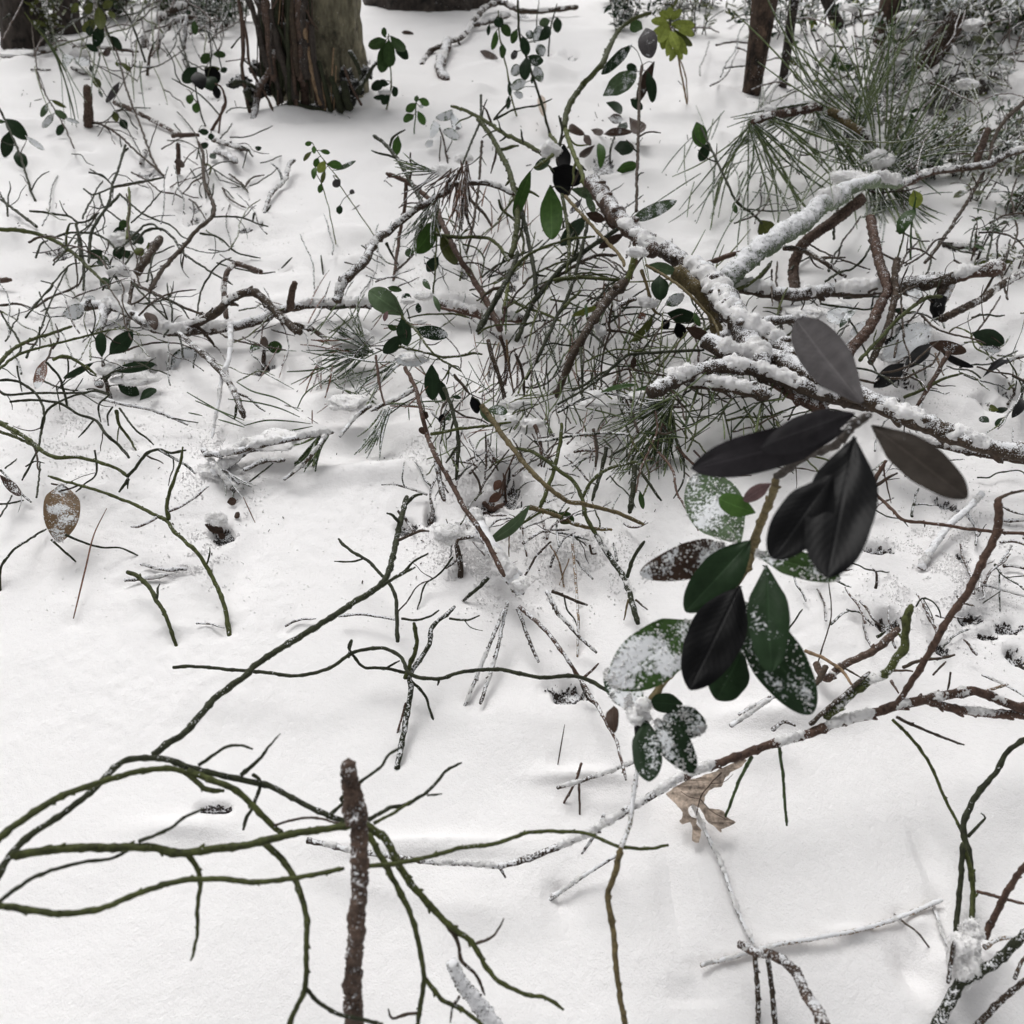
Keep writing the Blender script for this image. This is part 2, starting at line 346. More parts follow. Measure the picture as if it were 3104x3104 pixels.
def leaf(B, T, wid, code, fr, parent, curl=None, roll=None, fold=None, big=False, name='leaf'):
    ax = T - B; L = np.linalg.norm(ax) + 1e-9; ax /= L
    mid = (B + T) / 2; vw = CAM - mid; vw /= np.linalg.norm(vw)
    n = vw - ax * np.dot(vw, ax); n /= np.linalg.norm(n); s = np.cross(n, ax)
    roll = math.radians(rnd.uniform(-32, 32) if roll is None else roll)
    n2 = n * math.cos(roll) + s * math.sin(roll); s2 = np.cross(n2, ax)
    if n2[2] < 0 and not big: pass
    wid = wid / max(0.5, math.cos(roll))
    curl = rnd.uniform(-0.10, 0.14) if curl is None else curl
    fold = rnd.uniform(-0.05, 0.22) if fold is None else fold
    nx, ny = (26, 13) if big else ((15, 7) if L > 0.010 else (11, 5))
    u = (1 - np.cos(np.linspace(0, np.pi, nx))) / 2; u = 0.88 * u + 0.12 * np.linspace(0, 1, nx); y = np.linspace(-1, 1, ny)
    pr = np.maximum(0, 1 - (2 * u - 1) ** 2) ** (0.60 + rnd.uniform(-.06, .08)) * (0.90 + 0.14 * u) * (0.55 + 0.45 * np.clip(u * 3.2, 0, 1)); pr[0] = 0.09; pr[-1] = 0.05
    pw = pr[:, None] * y[None] * wid / 2
    ed = 1 + 0.10 * pn(np.stack([u * 4, u * 0 + rnd.random() * 50, u * 0], -1))
    pw = pw * ed[:, None]
    hz = -curl * L * (np.sin(np.pi * u) - 0)[:, None] * np.ones(ny)[None] * -1 + fold * np.abs(pw) * np.abs(y)[None] ** 0.4
    hz = hz + 0.02 * L * pn(np.stack([u[:, None] * 3 + 0 * y, y[None] * 1.5 + 0 * u[:, None], np.zeros((nx, ny)) + rnd.random() * 90], -1))
    V = B + ax * (u * L)[:, None, None] + s2 * pw[..., None] + n2 * hz[..., None]
    th = min(0.0006, wid * 0.03) * (1 - np.abs(y) ** 4)[None, :, None] * np.ones((nx, 1, 1))
    top = (V + n2 * th / 2).reshape(-1, 3); bot = (V - n2 * th / 2).reshape(-1, 3)
    q = []
    for i in range(nx - 1):
        for j in range(ny - 1):
            a = i * ny + j; q.append([a, a + ny, a + ny + 1, a + 1])
    nb = nx * ny
    F = q + [[nb + v for v in reversed(f)] for f in q]
    uvs = np.stack([np.repeat(u, ny), np.tile((y + 1) / 2, nx)], -1)
    o = mesh_obj(name, np.vstack([top, bot]), F, M['leaf'], parent, uv=np.vstack([uvs, uvs]))
    c = CO[code]; j = rnd.uniform(0.85, 1.18); o.color = (c[0] * j, c[1] * j, c[2] * j, fr)
    if fr >= 0.55 or (big and fr > 0.25):     # loose snow grains lying on the blade
        wgt = V.reshape(-1, 3); cnt = int((260 if big else 60) * fr * (3 if big else 1))
        ii = nrs.randint(0, nx - 1, cnt); jj = nrs.randint(0, ny, cnt); fx = nrs.rand(cnt, 1)
        pts = V[ii, jj] * (1 - fx) + V[ii + 1, jj] * fx
        jit = nrs.normal(0, 0.12, (cnt, 1)) * wid; pts = pts + s2 * np.clip(jit, -wid * .2, wid * .2) * (1 - np.abs(y[jj])[:, None])
        upn = n2 if n2[2] > 0 else -n2
        m = pn(pts * 160) > (0.15 - 0.5 * fr)
        if m.sum() > 3:
            gv, gf = grains(pts[m] + upn * 0.0004, 0.00055 if big else min(0.0012, wid * 0.08), 0)
            g = mesh_obj('snow_grains', gv, gf, M['fluff'], o); g['kind'] = 'stuff'
    return o

# ---------------------------------------------------------------- the tracing language
def code_list(c): return list(c)
class Thing:
    def __init__(s, name, part, label, cat, group=None):
        s.name, s.part, s.label, s.cat, s.group = name, part, label, cat, group
        s.root = None; s.samples = []; s.first = True; s.items = []
THINGS = []
USED = {}
def finish(t):
    """build the collected items of one thing: an Empty at its base, every strand, leaf, needle a child"""
    if not t.items: return
    if t.name in ('needle_tangle', 'wiry_twigs', 'brush_tangle'):      # nobody could count these: one object
        VV, FF, TT, n0 = [], [], [], 0
        for it in t.items:
            o = it[2](None); me = o.data; co = np.empty(len(me.vertices) * 3); me.vertices.foreach_get('co', co); VV.append(co.reshape(-1, 3))
            FF += [[v + n0 for v in p.vertices] for p in me.polygons]; n0 += len(me.vertices); TT.append(np.tile(tuple(o.color), (len(me.vertices), 1)))
            for c in list(o.children): bpy.data.objects.remove(c)
            bpy.data.objects.remove(o); bpy.data.meshes.remove(me)
        o = mesh_obj(t.name, np.vstack(VV), FF, M['mixed']); a = o.data.color_attributes.new('tint', 'FLOAT_COLOR', 'POINT'); a.data.foreach_set('color', np.vstack(TT).ravel())
        o['kind'] = 'stuff'; o['label'] = t.label; o['category'] = t.cat; return
    base = t.items[0][1]
    single = len(t.items) == 1 or all(i[0] == 'cap' for i in t.items[1:])
    if not single:
        e = bpy.data.objects.new(t.name, None); e.empty_display_size = 0.02; col.objects.link(e); e.location = base; root = e
    else: root = None
    for it in t.items:
        o = it[2](root if root is not None else None)
        if single and root is None:
            root = o; o.name = t.name; break
    root['label'] = t.label; root['category'] = t.cat
    if t.group: root['group'] = t.group
    THINGS.append(root)
def conv(tok, tile):
    x, y = tok.split(','); ox, oy, S = TILES[tile]; k = S / 1932.0
    return ox + float(x) * k, oy + float(y) * k
def parse_pts(toks, tile):
    out = []; tl = tile
    for k in toks:
        if k.startswith('@'): tl = k[1:]; continue
        out.append(conv(k, tl))
    return out
def nearest(t, u, v):
    if not t.samples: return None
    A = np.array(t.samples); d = (A[:, 0] - u) ** 2 + (A[:, 1] - v) ** 2
    return A[np.argmin(d), 2]
FOOT = []
def place(t, pts, hs):
    """pixel polyline -> 3-D control points"""
    uv = np.array(pts); L = np.concatenate([[0], np.cumsum(np.hypot(*np.diff(uv, axis=0).T))]); L /= L[-1] + 1e-9
    out = []; BAD = []
    if hs[0] == 'v':
        h0 = float(hs[1:] or 0) / 100; p0, t0 = pix(uv[0][0], uv[0][1], h0)
        for (u, v) in uv:
            d = raydir(u, v); tt = p0[1] / d[1]
            out.append(CAM + d * min(tt, tground(u, v) + 0.004))
    elif hs[0] == 'p':
        q = hs[1:].split(','); d0 = nearest(t, *uv[0]) or pix(uv[0][0], uv[0][1], 0.03)[1]
        d1 = float(q[0] or 0) / 100
        for (u, v), l in zip(uv, L):
            tt = min(d0 + d1 * l, tground(u, v) + 0.002); out.append(CAM + raydir(u, v) * tt)
    else:
        hv = [float(a) / 100 for a in hs.split(',')]
        hx = np.linspace(0, 1, len(hv)) if len(hv) > 1 else [0]
        for (u, v), l in zip(uv, L):
            out.append(pix(u, v, float(np.interp(l, hx, hv)))[0])
        # an end that touches the snow goes on a little way under it
        for e in (0, -1):
            if hv[e] > .0035 or len(out) < 2: continue
            FOOT.append(tuple(out[e][:2])); d = out[e] - out[1 if e == 0 else -2]; d /= np.linalg.norm(d) + 1e-9
            if d[2] > -.3: continue
            q = out[e] + d * .008
            if e == 0: out.insert(0, q)
            else: out.append(q)
    return np.array(out)
def depth(P): return (P - CAM) @ FW
def strand(t, tile, code, w0, w1, fr, cap, hs, toks, style='twig', auto=True):
    k = TILES[tile][2] / 1932.0
    pts = parse_pts(toks, tile); C = place(t, pts, hs); dm = depth(C).mean()
    if style == 'twig' and pts[0][1] < 1900 and pts[-1][1] < 1900 and hs[0] != 'v': fr = max(fr, 0.03 + 0.13 * rnd.random())
    step = dm * 7.0 / FPX
    if style == 'scaly' and max(w0, w1) * k > 18: step = dm * 3.5 / FPX
    P = catmull(C, step)
    n = len(P); dd = depth(P)
    # small natural kinks
    wv = dm * 2.2 / FPX
    if style == 'twig' and min(w0, w1) * k < 26:
        sd = rnd.random() * 60
        P = P + wv * np.stack([pn(np.stack([np.arange(n) * 0.23, np.zeros(n) + sd + q * 7, np.zeros(n)], -1)) for q in range(3)], -1)
    for p in P[::2]:
        q = p - CAM; z = q @ FW; t.samples.append((1552 + FPX * (q @ XV) / z, 1552 - FPX * (q @ UPV) / z, z))
    R = np.linspace(w0, w1, n) * k * dd / FPX / 2
    sd = rnd.random() * 80
    rough = {'twig': 0.16, 'scaly': 0.18, 'needle': 0.03, 'trunk': 0.16, 'smooth': 0.06}[style]
    if style == 'twig':
        # nodes: slight swellings along the stem
        per = rnd.uniform(9, 14); ph = rnd.random() * per
        R = R * (1 + 0.22 * np.maximum(0, np.cos((np.arange(n) + ph) * 2 * np.pi / per)) ** 8)
        R[-2:] *= 0.75
    if style == 'needle': R = R * np.sin(np.linspace(0.35, np.pi - 0.25, n)) ** 0.5
    wpx = max(w0, w1) * k
    ns = 4 if style == 'needle' else (5 if wpx < 7 else (7 if wpx < 18 else (12 if style != 'scaly' else 22)))
    bumps = []
    if style == 'twig' and wpx > 5 and code in 'gGydrb' and n > 12:
        T, N, B = frames(P)
        i = int(rnd.uniform(4, 9)); sgn = 1
        while i < n - 3:
            bumps.append((i, sgn, rnd.random() * 6.28)); i += int(rnd.uniform(8, 15)); sgn = -sgn
    def build(root, P=P, R=R, ns=ns, rough=rough, code=code, fr=fr, cap=cap, style=style, sd=sd):
        V, F = tube(P, R, ns, rough, sd)
        if bumps:
            T, N, B = frames(P)
            for (i, sg, a) in bumps:
                dr = (N[i] * math.cos(a) + B[i] * math.sin(a)) * sg; dr = dr * 0.8 + T[i] * 0.75; dr /= np.linalg.norm(dr)
                r = R[i]; Pb = np.array([P[i] - dr * 0.1 * r, P[i] + dr * 0.9 * r, P[i] + dr * 1.5 * r, P[i] + dr * 2.0 * r])
                Rb = np.array([0.8, 0.62, 0.46, 0.22]) * r
                v2, f2 = tube(Pb, Rb, 5, 0.05, sd); o0 = len(V); V = np.vstack([V, v2]); F = F + [[q + o0 for q in f] for f in f2]
        if style == 'scaly' and len(P) > 6:
            T, N, B = frames(P); cnt = int(min(420, len(P) * 4)); 
            for _ in range(cnt):
                i = rnd.randrange(1, len(P) - 1); a = rnd.random() * 6.283
                dr = N[i] * math.cos(a) + B[i] * math.sin(a); r = R[i]; c0 = P[i] + dr * r * 0.85; up = T[i]; sd2 = np.cross(dr, up)
                s = r * rnd.uniform(0.22, 0.42); o0 = len(V)
                V = np.vstack([V, [c0 - sd2 * s * .6 - up * s * .4, c0 + sd2 * s * .6 - up * s * .4, c0 + dr * s * 0.9 + up * s * 0.7, c0 + up * s * 1.0, c0 + dr * s * .5 - up * s * .3]])
                F = F + [[o0, o0 + 1, o0 + 4], [o0 + 1, o0 + 2, o0 + 4], [o0 + 2, o0, o0 + 4], [o0 + 1, o0 + 3, o0 + 2], [o0 + 3, o0, o0 + 2]]
        m = M['scaly'] if style == 'scaly' else (M['trunk'] if style == 'trunk' else M['bark'])
        o = mesh_obj({'needle': 'needle'}.get(style, t.part), V, F, m, root)
        c = CO[code]; j = rnd.uniform(0.85, 1.15); o.color = (c[0] * j, c[1] * j, c[2] * j, fr)
        if cap > 0 and style != 'needle': snow_cap(P, R, cap, o, sd)
        return o
    t.items.append(('strand', tuple(P[0]), build))
    if auto and style == 'twig' and code in 'gkdG' and 5 < wpx < 26 and cap < 0.5 and hs[0] != 'v':
        uv = [(1552 + FPX * ((p - CAM) @ XV) / ((p - CAM) @ FW), 1552 - FPX * ((p - CAM) @ UPV) / ((p - CAM) @ FW)) for p in P[::3]]
        sg = 1
        for q in range(2, len(uv) - 2):
            (u, v) = uv[q]
            if v > 1900 or v < 330 or rnd.random() > 0.085: continue
            a = math.atan2(uv[q + 1][1] - v, uv[q + 1][0] - u) + sg * rnd.uniform(.5, 1.1); sg = -sg
            l = rnd.uniform(35, 120) * (0.6 + 0.5 * v / 1600); a2 = a + rnd.uniform(-.5, .5); a3 = a2 + rnd.uniform(-.5, .5)
            p1 = (u + math.cos(a) * l * .4, v + math.sin(a) * l * .4); p2 = (p1[0] + math.cos(a2) * l * .35, p1[1] + math.sin(a2) * l * .35); p3 = (p2[0] + math.cos(a3) * l * .3, p2[1] + math.sin(a3) * l * .3)
            kk = 1932.0 / 3104.0; ww = wpx * rnd.uniform(.4, .65)
            strand(t, 'F', rnd.choice(code + 'kd'), ww * kk, ww * .7 * kk, fr, 0, 'p%f' % rnd.uniform(-2.5, 1.5), ['%f,%f' % (x * kk, y * kk) for (x, y) in ((u, v), p1, p2, p3)], auto=False)
    return P, R
def run(src):
    t = None; tile = 'F'
    for ln in src.strip().splitlines():
        ln = ln.split('#')[0].strip()
        if not ln: continue
        k, rest = ln[0], ln[1:].strip()
        if k == 'O':
            if t: finish(t)
            f = [a.strip() for a in rest.split('|')]
            t = Thing(f[0], f[1], f[2], f[3], f[4] if len(f) > 4 else None)
        elif k == 'T': tile = rest
        elif k in 'SXZW':      # S twig, X scaly, Z needle-like, W smooth
            tk = rest.split(); code = tk[0]; w0, w1, fr, cap = map(float, tk[1:5]); hs = tk[5]
            strand(t, tile, code, w0, w1, fr, cap, hs, tk[6:], {'S': 'twig', 'X': 'scaly', 'Z': 'needle', 'W': 'smooth'}[k])
        elif k == 'L':         # L code frost width base tip [key=val]
            tk = rest.split(); tile0 = tile; tile = next((a[1:] for a in tk if a[0] == '@'), tile); tk = [a for a in tk if a[0] != '@']; code = tk[0]; fr, wd = float(tk[1]), float(tk[2]); kk = TILES[tile][2] / 1932.0
            b = conv(tk[3], tile); e = conv(tk[4], tile); kw = dict(a.split('=') for a in tk[5:])
            if 'h' in kw: q = [float(a) / 100 for a in kw['h'].split(',')]; q = q * 2 if len(q) == 1 else q; db = pix(*b, q[0])[1]; de = pix(*e, q[1])[1]
            else:
                db = nearest(t, *b)
                if db is None: db = pix(*b, 0.02)[1]
                sp = math.hypot(b[0] - e[0], b[1] - e[1]) * db / FPX
                de = db + sp * rnd.uniform(-0.35, 0.35)
            db = min(db, tground(*b) - 0.001); de = min(de, tground(*e) - 0.001)
            B = CAM + raydir(*b) * db; E = CAM + raydir(*e) * de
            if t.samples and 'h' not in kw:
                A = np.array(t.samples); dq = np.hypot(A[:, 0] - b[0], A[:, 1] - b[1]); qi = int(np.argmin(dq))
                if 3 < dq[qi] < 90:
                    Q0 = CAM + raydir(A[qi, 0], A[qi, 1]) * A[qi, 2]; Mq = (Q0 + B) / 2 + np.array([0, 0, .12]) * np.linalg.norm(Q0 - B)
                    Pq = catmull([Q0, Mq, B + (E - B) * .04], max(1e-4, np.linalg.norm(B - Q0) / 5)); rq = max(wd * kk * db / FPX * .035, db * 1.1 / FPX)
                    def bpet(root, Pq=Pq, rq=rq):
                        V, F = tube(Pq, np.full(len(Pq), rq), 5, .05, 1.0); o = mesh_obj('petiole', V, F, M['bark'], root); o.color = (.05, .055, .028, .1); return o
                    t.items.append(('leaf', tuple(Q0), bpet))
            wm = wd * kk * (db + de) / 2 / FPX
            big = kw.get('big') == '1'
            def bl(root, B=B, E=E, wm=wm, code=code, fr=fr, kw=kw, big=big):
                return leaf(B, E, wm, code, fr, root, curl=float(kw['curl']) if 'curl' in kw else None, roll=float(kw['roll']) if 'roll' in kw else None, fold=float(kw['fold']) if 'fold' in kw else None, big=big)
            t.items.append(('leaf', tuple(B), bl)); tile = tile0
        elif k == 'M':         # snow lump: rx ry h x,y
            tk = rest.split(); rx, ry, hh = map(float, tk[:3]); u, v = conv(tk[3], tile); kk = TILES[tile][2] / 1932.0
            dz = nearest(t, u, v) if hh < 0 and t.samples else None
            if dz is None: c, dz = pix(u, v, max(hh, 0) / 100)
            else: c = CAM + raydir(u, v) * dz
            r = (rx * kk * dz / FPX, (rx + ry) / 2 * kk * dz / FPX, ry * kk * dz / FPX)
            sd = rnd.random() * 99
            t.items.append(('cap', tuple(c), lambda root, c=c, r=r, sd=sd: snow_lump(c, r, root, sd)))
        elif k == 'N':         # needle spray: code n len w x,y dir spread
            tk = rest.split(); code = tk[0]; n = int(tk[1]); ln_, wd = float(tk[2]), float(tk[3]); kk = TILES[tile][2] / 1932.0
            x, y = map(float, tk[4].split(',')); dr, sp = float(tk[5]), float(tk[6]); fr = float(tk[7]) if len(tk) > 7 else 0.12
            for _ in range(n):
                a = math.radians(dr + (rnd.triangular(-sp, sp) if rnd.random() < .5 else rnd.uniform(-sp * 1.15, sp * 1.15))); l = ln_ * rnd.uniform(0.78, 1.2); bx, by = x + rnd.uniform(-26, 26), y + rnd.uniform(-22, 22)
                bend = rnd.uniform(-0.17, 0.17); pts = []
                for s in (0, 0.35, 0.7, 1.0):
                    aa = a + bend * s * 2; pts.append('%f,%f' % (bx + math.cos(aa) * l * s, by - math.sin(aa) * l * s + 0.04 * l * s * s))
                zz = rnd.uniform(-0.5, 0.35) * l * kk / FPX * 70
                strand(t, tile, code if rnd.random() < .7 else {'n': 'N', 'N': 'n'}.get(code, code), wd * rnd.uniform(1.0, 1.4), wd * 0.9, fr + rnd.uniform(0, .18), 0, 'p%f' % zz, pts, 'needle')
        elif k == 'R':         # scattered strands: code n x0,y0 x1,y1 len w hlo,hhi dir spread frost style
            tk = rest.split(); n = int(tk[1]); x0, y0 = map(float, tk[2].split(',')); x1, y1 = map(float, tk[3].split(','))
            ln_, wd = float(tk[4]), float(tk[5]); hl, hh = map(float, tk[6].split(',')); dr, sp, fr = float(tk[7]), float(tk[8]), float(tk[9]); stl = {'n': 'needle', 't': 'twig'}[tk[10]]
            for _ in range(n):
                x, y = rnd.uniform(x0, x1), rnd.uniform(y0, y1); a = math.radians(dr + rnd.uniform(-sp, sp)); l = ln_ * rnd.uniform(.45, 1.3); pts = [(x, y)]; b = rnd.uniform(-.25, .25)
                for s in range(3 if stl == 'needle' else 4):
                    a += b * .4 + (rnd.uniform(-.45, .45) if stl == 'twig' else 0); x += math.cos(a) * l / 3; y -= math.sin(a) * l / 3; pts.append((x, y))
                ha = rnd.uniform(hl, hh); hb = max(0.1, ha + rnd.uniform(-2, 2))
                strand(t, tile, rnd.choice(code_list(tk[0])), wd * rnd.uniform(.7, 1.2), wd * .7, fr, 0, '%f,%f' % (ha, hb), ['%f,%f' % p for p in pts], stl, auto=stl == 'twig')
        elif k == 'P':         # outlined flat dead leaf: code frost h pts
            tk = rest.split(); code = tk[0]; fr = float(tk[1]); hs = tk[2]; pts = parse_pts(tk[3:], tile)
            hv = [float(a) / 100 for a in hs.split(',')]
            vs = [p[1] for p in pts]; lo, hi = min(vs), max(vs)
            C = np.array([pix(u, v, hv[0] + (hv[-1] - hv[0]) * (v - lo) / (hi - lo))[0] for (u, v) in pts])
            def bp(root, C=C, code=code, fr=fr):
                import bmesh
                from mathutils.geometry import tessellate_polygon
                CC = catmull(np.vstack([C, C[:1]]), .0016)[:-1]; c = CC.mean(0); nn = CAM - c; nn /= np.linalg.norm(nn); sc_ = np.linalg.norm(CC - c, axis=1).mean()
                CC = CC + 0.045 * sc_ * np.stack([pn(CC / sc_ * 6 + q * 9) for q in range(3)], -1)
                tri = tessellate_polygon([[Vector(p) for p in CC]]); bm = bmesh.new(); vs_ = [bm.verts.new(p) for p in CC]
                for f in tri:
                    try: bm.faces.new([vs_[k] for k in f])
                    except ValueError: pass
                for _ in range(3):
                    lg = [e for e in bm.edges if e.calc_length() > sc_ * .16]
                    if lg: bmesh.ops.subdivide_edges(bm, edges=lg, cuts=1); bmesh.ops.triangulate(bm, faces=[f for f in bm.faces if len(f.verts) > 3])
                V = np.array([v.co[:] for v in bm.verts]); bm.verts.index_update(); F = [[v.index for v in f.verts] for f in bm.faces]; bm.free()
                V = V + nn * ((pn(V / sc_ * 1.3) * 0.22 + pn(V / sc_ * 4) * 0.06) * sc_)[:, None]
                nb = len(V); F2 = [[nb + a for a in reversed(f)] for f in F]; V2 = V - nn * 0.0003
                q = (V - c) / sc_; uvs = np.stack([q[:, 0] * .03 + .5, .72 + q[:, 2] * .03], -1)
                o = mesh_obj('blade', np.vstack([V, V2]), F + F2, M['bark'], root, uv=np.vstack([uvs, uvs])); o.color = (*CO[code], fr); return o
            t.items.append(('leaf', tuple(C.mean(0)), bp))
            for (u, v) in pts: t.samples.append((u, v, depth(pix(u, v, hv[0])[0])))
    if t: finish(t)
# ---------------------------------------------------------------- snow surface: mounds and hollows
for a in [('B2', 300, 860, 520, 60, 1.2), ('B2', 850, 700, 420, 160, 1.6), ('M2', 300, 1500, 260, 130, 1.6), ('B3', 200, 300, 300, 90, 1.5),
          ('B1', 1300, 850, 180, 180, 1.0), ('B1', 1650, 600, 330, 60, 1.4), ('B2', 60, 420, 220, 60, 1.6), ('B2', 1000, 1500, 170, 60, 1.0), ('B2', 850, 1200, 260, 70, 1.2),
          ('A3', 700, 1830, 400, 60, 2.0), ('R2', 900, 900, 420, 160, 2.2), ('R2', 500, 700, 250, 90, 2.0), ('A1', 300, 1250, 200, 60, 1.4), ('A1', 100, 1420, 200, 60, 1.5),
          ('A1', 550, 950, 120, 60, 1.6), ('T1', 820, 1450, 120, 60, 1.6), ('T1', 780, 1590, 100, 40, 1.4), ('T1', 900, 1750, 160, 60, 1.3), ('T1', 250, 480, 300, 30, 4), ('T1', 200, 700, 300, 50, 2),
          ('A2', 1500, 880, 260, 80, 3.0), ('A2', 1200, 430, 150, 40, 3), ('A2', 1800, 120, 160, 60, 5), ('A1', 700, 480, 60, 40, 2), ('A3', 300, 600, 200, 60, 4), ('A3', 1150, 350, 250, 80, 7),
          ('A3', 1500, 350, 260, 70, 8), ('A3', 1800, 300, 260, 60, 8), ('A3', 1300, 760, 300, 60, 3), ('A3', 650, 950, 200, 50, 3), ('A1', 1000, 1150, 140, 60, 1.5), ('A1', 1400, 950, 200, 50, 1.6),
          ('A2', 100, 1400, 200, 50, 1.2), ('A2', 700, 850, 120, 40, 1.4), ('A2', 1000, 1600, 400, 60, 1.2), ('A1', 1300, 1940, 500, 40, 1.4), ('A2', 700, 1800, 400, 40, 1.4),
          ('C3', 1000, 1460, 500, 18, .5, 8), ('C3', 700, 300, 400, 60, 1.0), ('C2', 1350, 620, 250, 40, .8), ('C3', 1650, 1650, 180, 120, 1.3), ('C3', 1800, 700, 200, 150, .5),
          ('R3', 1300, 1100, 300, 200, 1.2), ('R3', 600, 1150, 250, 200, .8), ('R2', 1500, 1250, 200, 80, 1.4), ('R2', 1850, 1650, 200, 80, 1.5), ('C1', 1000, 900, 240, 60, .7),
          ('C2', 1000, 400, 300, 200, .5), ('B1', 1050, 1750, 200, 30, .3), ('R1', 600, 350, 200, 100, 8), ('R1', 1300, 700, 220, 80, 6), ('R1', 1750, 500, 260, 100, 5), ('C2', 500, 980, 500, 50, .7), ('C3', 70, 1250, 90, 260, -.4), ('C3', 250, 1200, 120, 300, .25), ('C3', 1420, 1050, 50, 150, -.45), ('C3', 1350, 1650, 100, 130, -1.0), ('C3', 180, 1780, 160, 60, -.4), ('C2', 1250, 1300, 120, 160, -.5), ('C2', 700, 1330, 200, 200, .3), ('B1', 1400, 1380, 120, 200, -.7), ('B2', 150, 700, 260, 60, -1.0), ('B2', 1500, 1500, 300, 160, -.5)]:
    mound(*a)
_mr = random.Random(3)
for _ in range(340):      # small lumps where the snow covers low plants
    y = _mr.uniform(0.55, 2.6); x = _mr.uniform(-0.75, 0.75) * y
    if -0.25 < x / y < 0.12 and 1.15 < y < 1.9 and _mr.random() < .8: continue
    s_ = _mr.uniform(0.008, 0.03) * (0.6 + 0.5 * y)
    MOUNDS.append((x, y, s_ * _mr.uniform(.8, 2), s_, _mr.uniform(-1, 1), s_ * _mr.uniform(0.15, 0.52)))
PIT_SPECS = [('B1', 900, 195, 95, 60, 3), ('B1', 1535, 205, 55, 36, 1.5), ('B2', 1060, 930, 70, 90, 2.5), ('B2', 900, 1040, 80, 40, 2), ('B2', 460, 1150, 60, 30, 1), ('B2', 590, 1090, 24, 60, 1.2),
             ('C2', 1260, 160, 100, 42, 1.2), ('R2', 960, 1250, 130, 50, 3), ('R2', 1650, 1500, 110, 80, 2.6), ('R2', 1820, 1340, 90, 50, 2), ('A1', 340, 1470, 60, 26, 1.2), ('A1', 1150, 1290, 55, 28, 1.5),
             ('A1', 1120, 1215, 55, 24, 1.2), ('A2', 1600, 960, 80, 40, 2), ('A3', 680, 980, 70, 24, 2.5), ('A3', 880, 440, 60, 20, 2.5), ('R1', 630, 440, 60, 80, 6), ('R1', 560, 350, 60, 60, 5), ('R1', 1100, 300, 80, 60, 5),
             ('R1', 1280, 810, 50, 36, 4), ('R3', 730, 720, 130, 32, 1), ('R3', 1310, 330, 130, 60, 1.6), ('R3', 800, 1380, 110, 50, 1.4), ('R3', 1420, 810, 50, 36, .8), ('R3', 1470, 1330, 90, 30, 1), ('R3', 1250, 1570, 60, 50, 1),
             ('R3', 1880, 1640, 70, 70, 1.2), ('R3', 1620, 1460, 80, 22, .8), ('R3', 1800, 1400, 110, 30, .8), ('C1', 1140, 790, 80, 22, .5), ('B1', 1300, 1190, 50, 40, .8), ('A1', 1440, 1355, 34, 10, .5),
             ('A2', 1050, 1650, 60, 20, 1), ('A2', 1240, 1700, 50, 20, 1), ('A2', 790, 1640, 24, 20, .8), ('A2', 1400, 330, 50, 24, 2.5), ('A2', 1270, 320, 40, 20, 2.5), ('A2', 960, 330, 40, 16, 2), ('A1', 880, 1000, 34, 14, .8),
             ('A1', 1500, 900, 50, 18, 1), ('A1', 840, 990, 40, 20, 1), ('A2', 1130, 110, 50, 20, 2), ('A1', 850, 530, 30, 12, 1), ('A1', 1360, 480, 60, 24, 3), ('A2', 200, 400, 40, 30, 3), ('R2', 1420, 100, 110, 24, 1.5),
             ('B3', 1400, 200, 60, 40, 2), ('M1', 1500, 100, 50, 30, 1.2), ('M1', 1450, 250, 40, 30, 1), ('M2', 1800, 340, 60, 40, 1.5), ('R1', 430, 290, 60, 20, 4), ('R1', 900, 660, 60, 24, 4)]
for (tl, x, y, rx, ry, dp) in PIT_SPECS:
    n0 = len(MOUNDS); mound(tl, x, y, rx, ry, dp); PITS.append(MOUNDS.pop())
bake()
def struct(name, V, F, m):
    o = mesh_obj(name, V, F, m); o['kind'] = 'structure'; return o
# one snow sheet, dense near the viewpoint, out to the horizon (laid once the stems are known: each stands in a small melt hollow)
def lay_snow():
    wr = random.Random(8)
    for (fx, fy) in FOOT:
        if not (-1.2 < fx < 1.2 and 0.1 < fy < 1.9): continue
        r = wr.uniform(.004, .009); a = int((fx - GX0) / GN); b = int((fy - GY0) / GN); m = 8
        X, Y = np.meshgrid(GX0 + GN * np.arange(a - m, a + m), GY0 + GN * np.arange(b - m, b + m))
        HG[b - m:b + m, a - m:a + m] -= wr.uniform(.0018, .0042) * np.exp(-((X - fx) ** 2 + (Y - fy) ** 2) / (r * r))
    ra = [0.10]
    while ra[-1] < 70:
        r = ra[-1]; ra.append(r * (1.0056 if r < 1.3 else (1.0105 if r < 4 else 1.12)))
    ra = np.array(ra)
    an = np.concatenate([np.radians(np.linspace(-180, -46, 26)[:-1]), np.radians(np.linspace(-46, 46, 600)), np.radians(np.linspace(46, 180, 26)[1:-1])])
    RR, AA = np.meshgrid(ra, an, indexing='ij'); gx = RR * np.sin(AA); gy = RR * np.cos(AA) - 0.06
    gz = np.where(RR < 5.5, Hq(gx, gy), 0)
    far = RR >= 5.5; gz[far] = H(gx[far], gy[far])
    k = np.clip(1.6 - RR, 0.15, 1)
    gz = gz + (0.0008 * pn2(gx, gy, 230.0) + 0.0012 * pn2(gx, gy, 90.0, 6.0)) * k * np.clip(0.05 + 1.2 * pn2(gx, gy, 5.0, 2.5) + (RR - 0.5) * 3.0, 0.12, 1.5)
    V = np.stack([gx, gy, gz], -1).reshape(-1, 3); na = len(an)
    F = quads(len(ra), na)
    V = np.vstack([V, [0, -0.06, float(Hq(0, -0.06))]])
    F = F.tolist() + [[len(V) - 1, j, (j + 1) % na][::-1] for j in range(na)]
    F = [f[::-1] for f in F]
    struct('snow_ground', V, F, M['snow'])
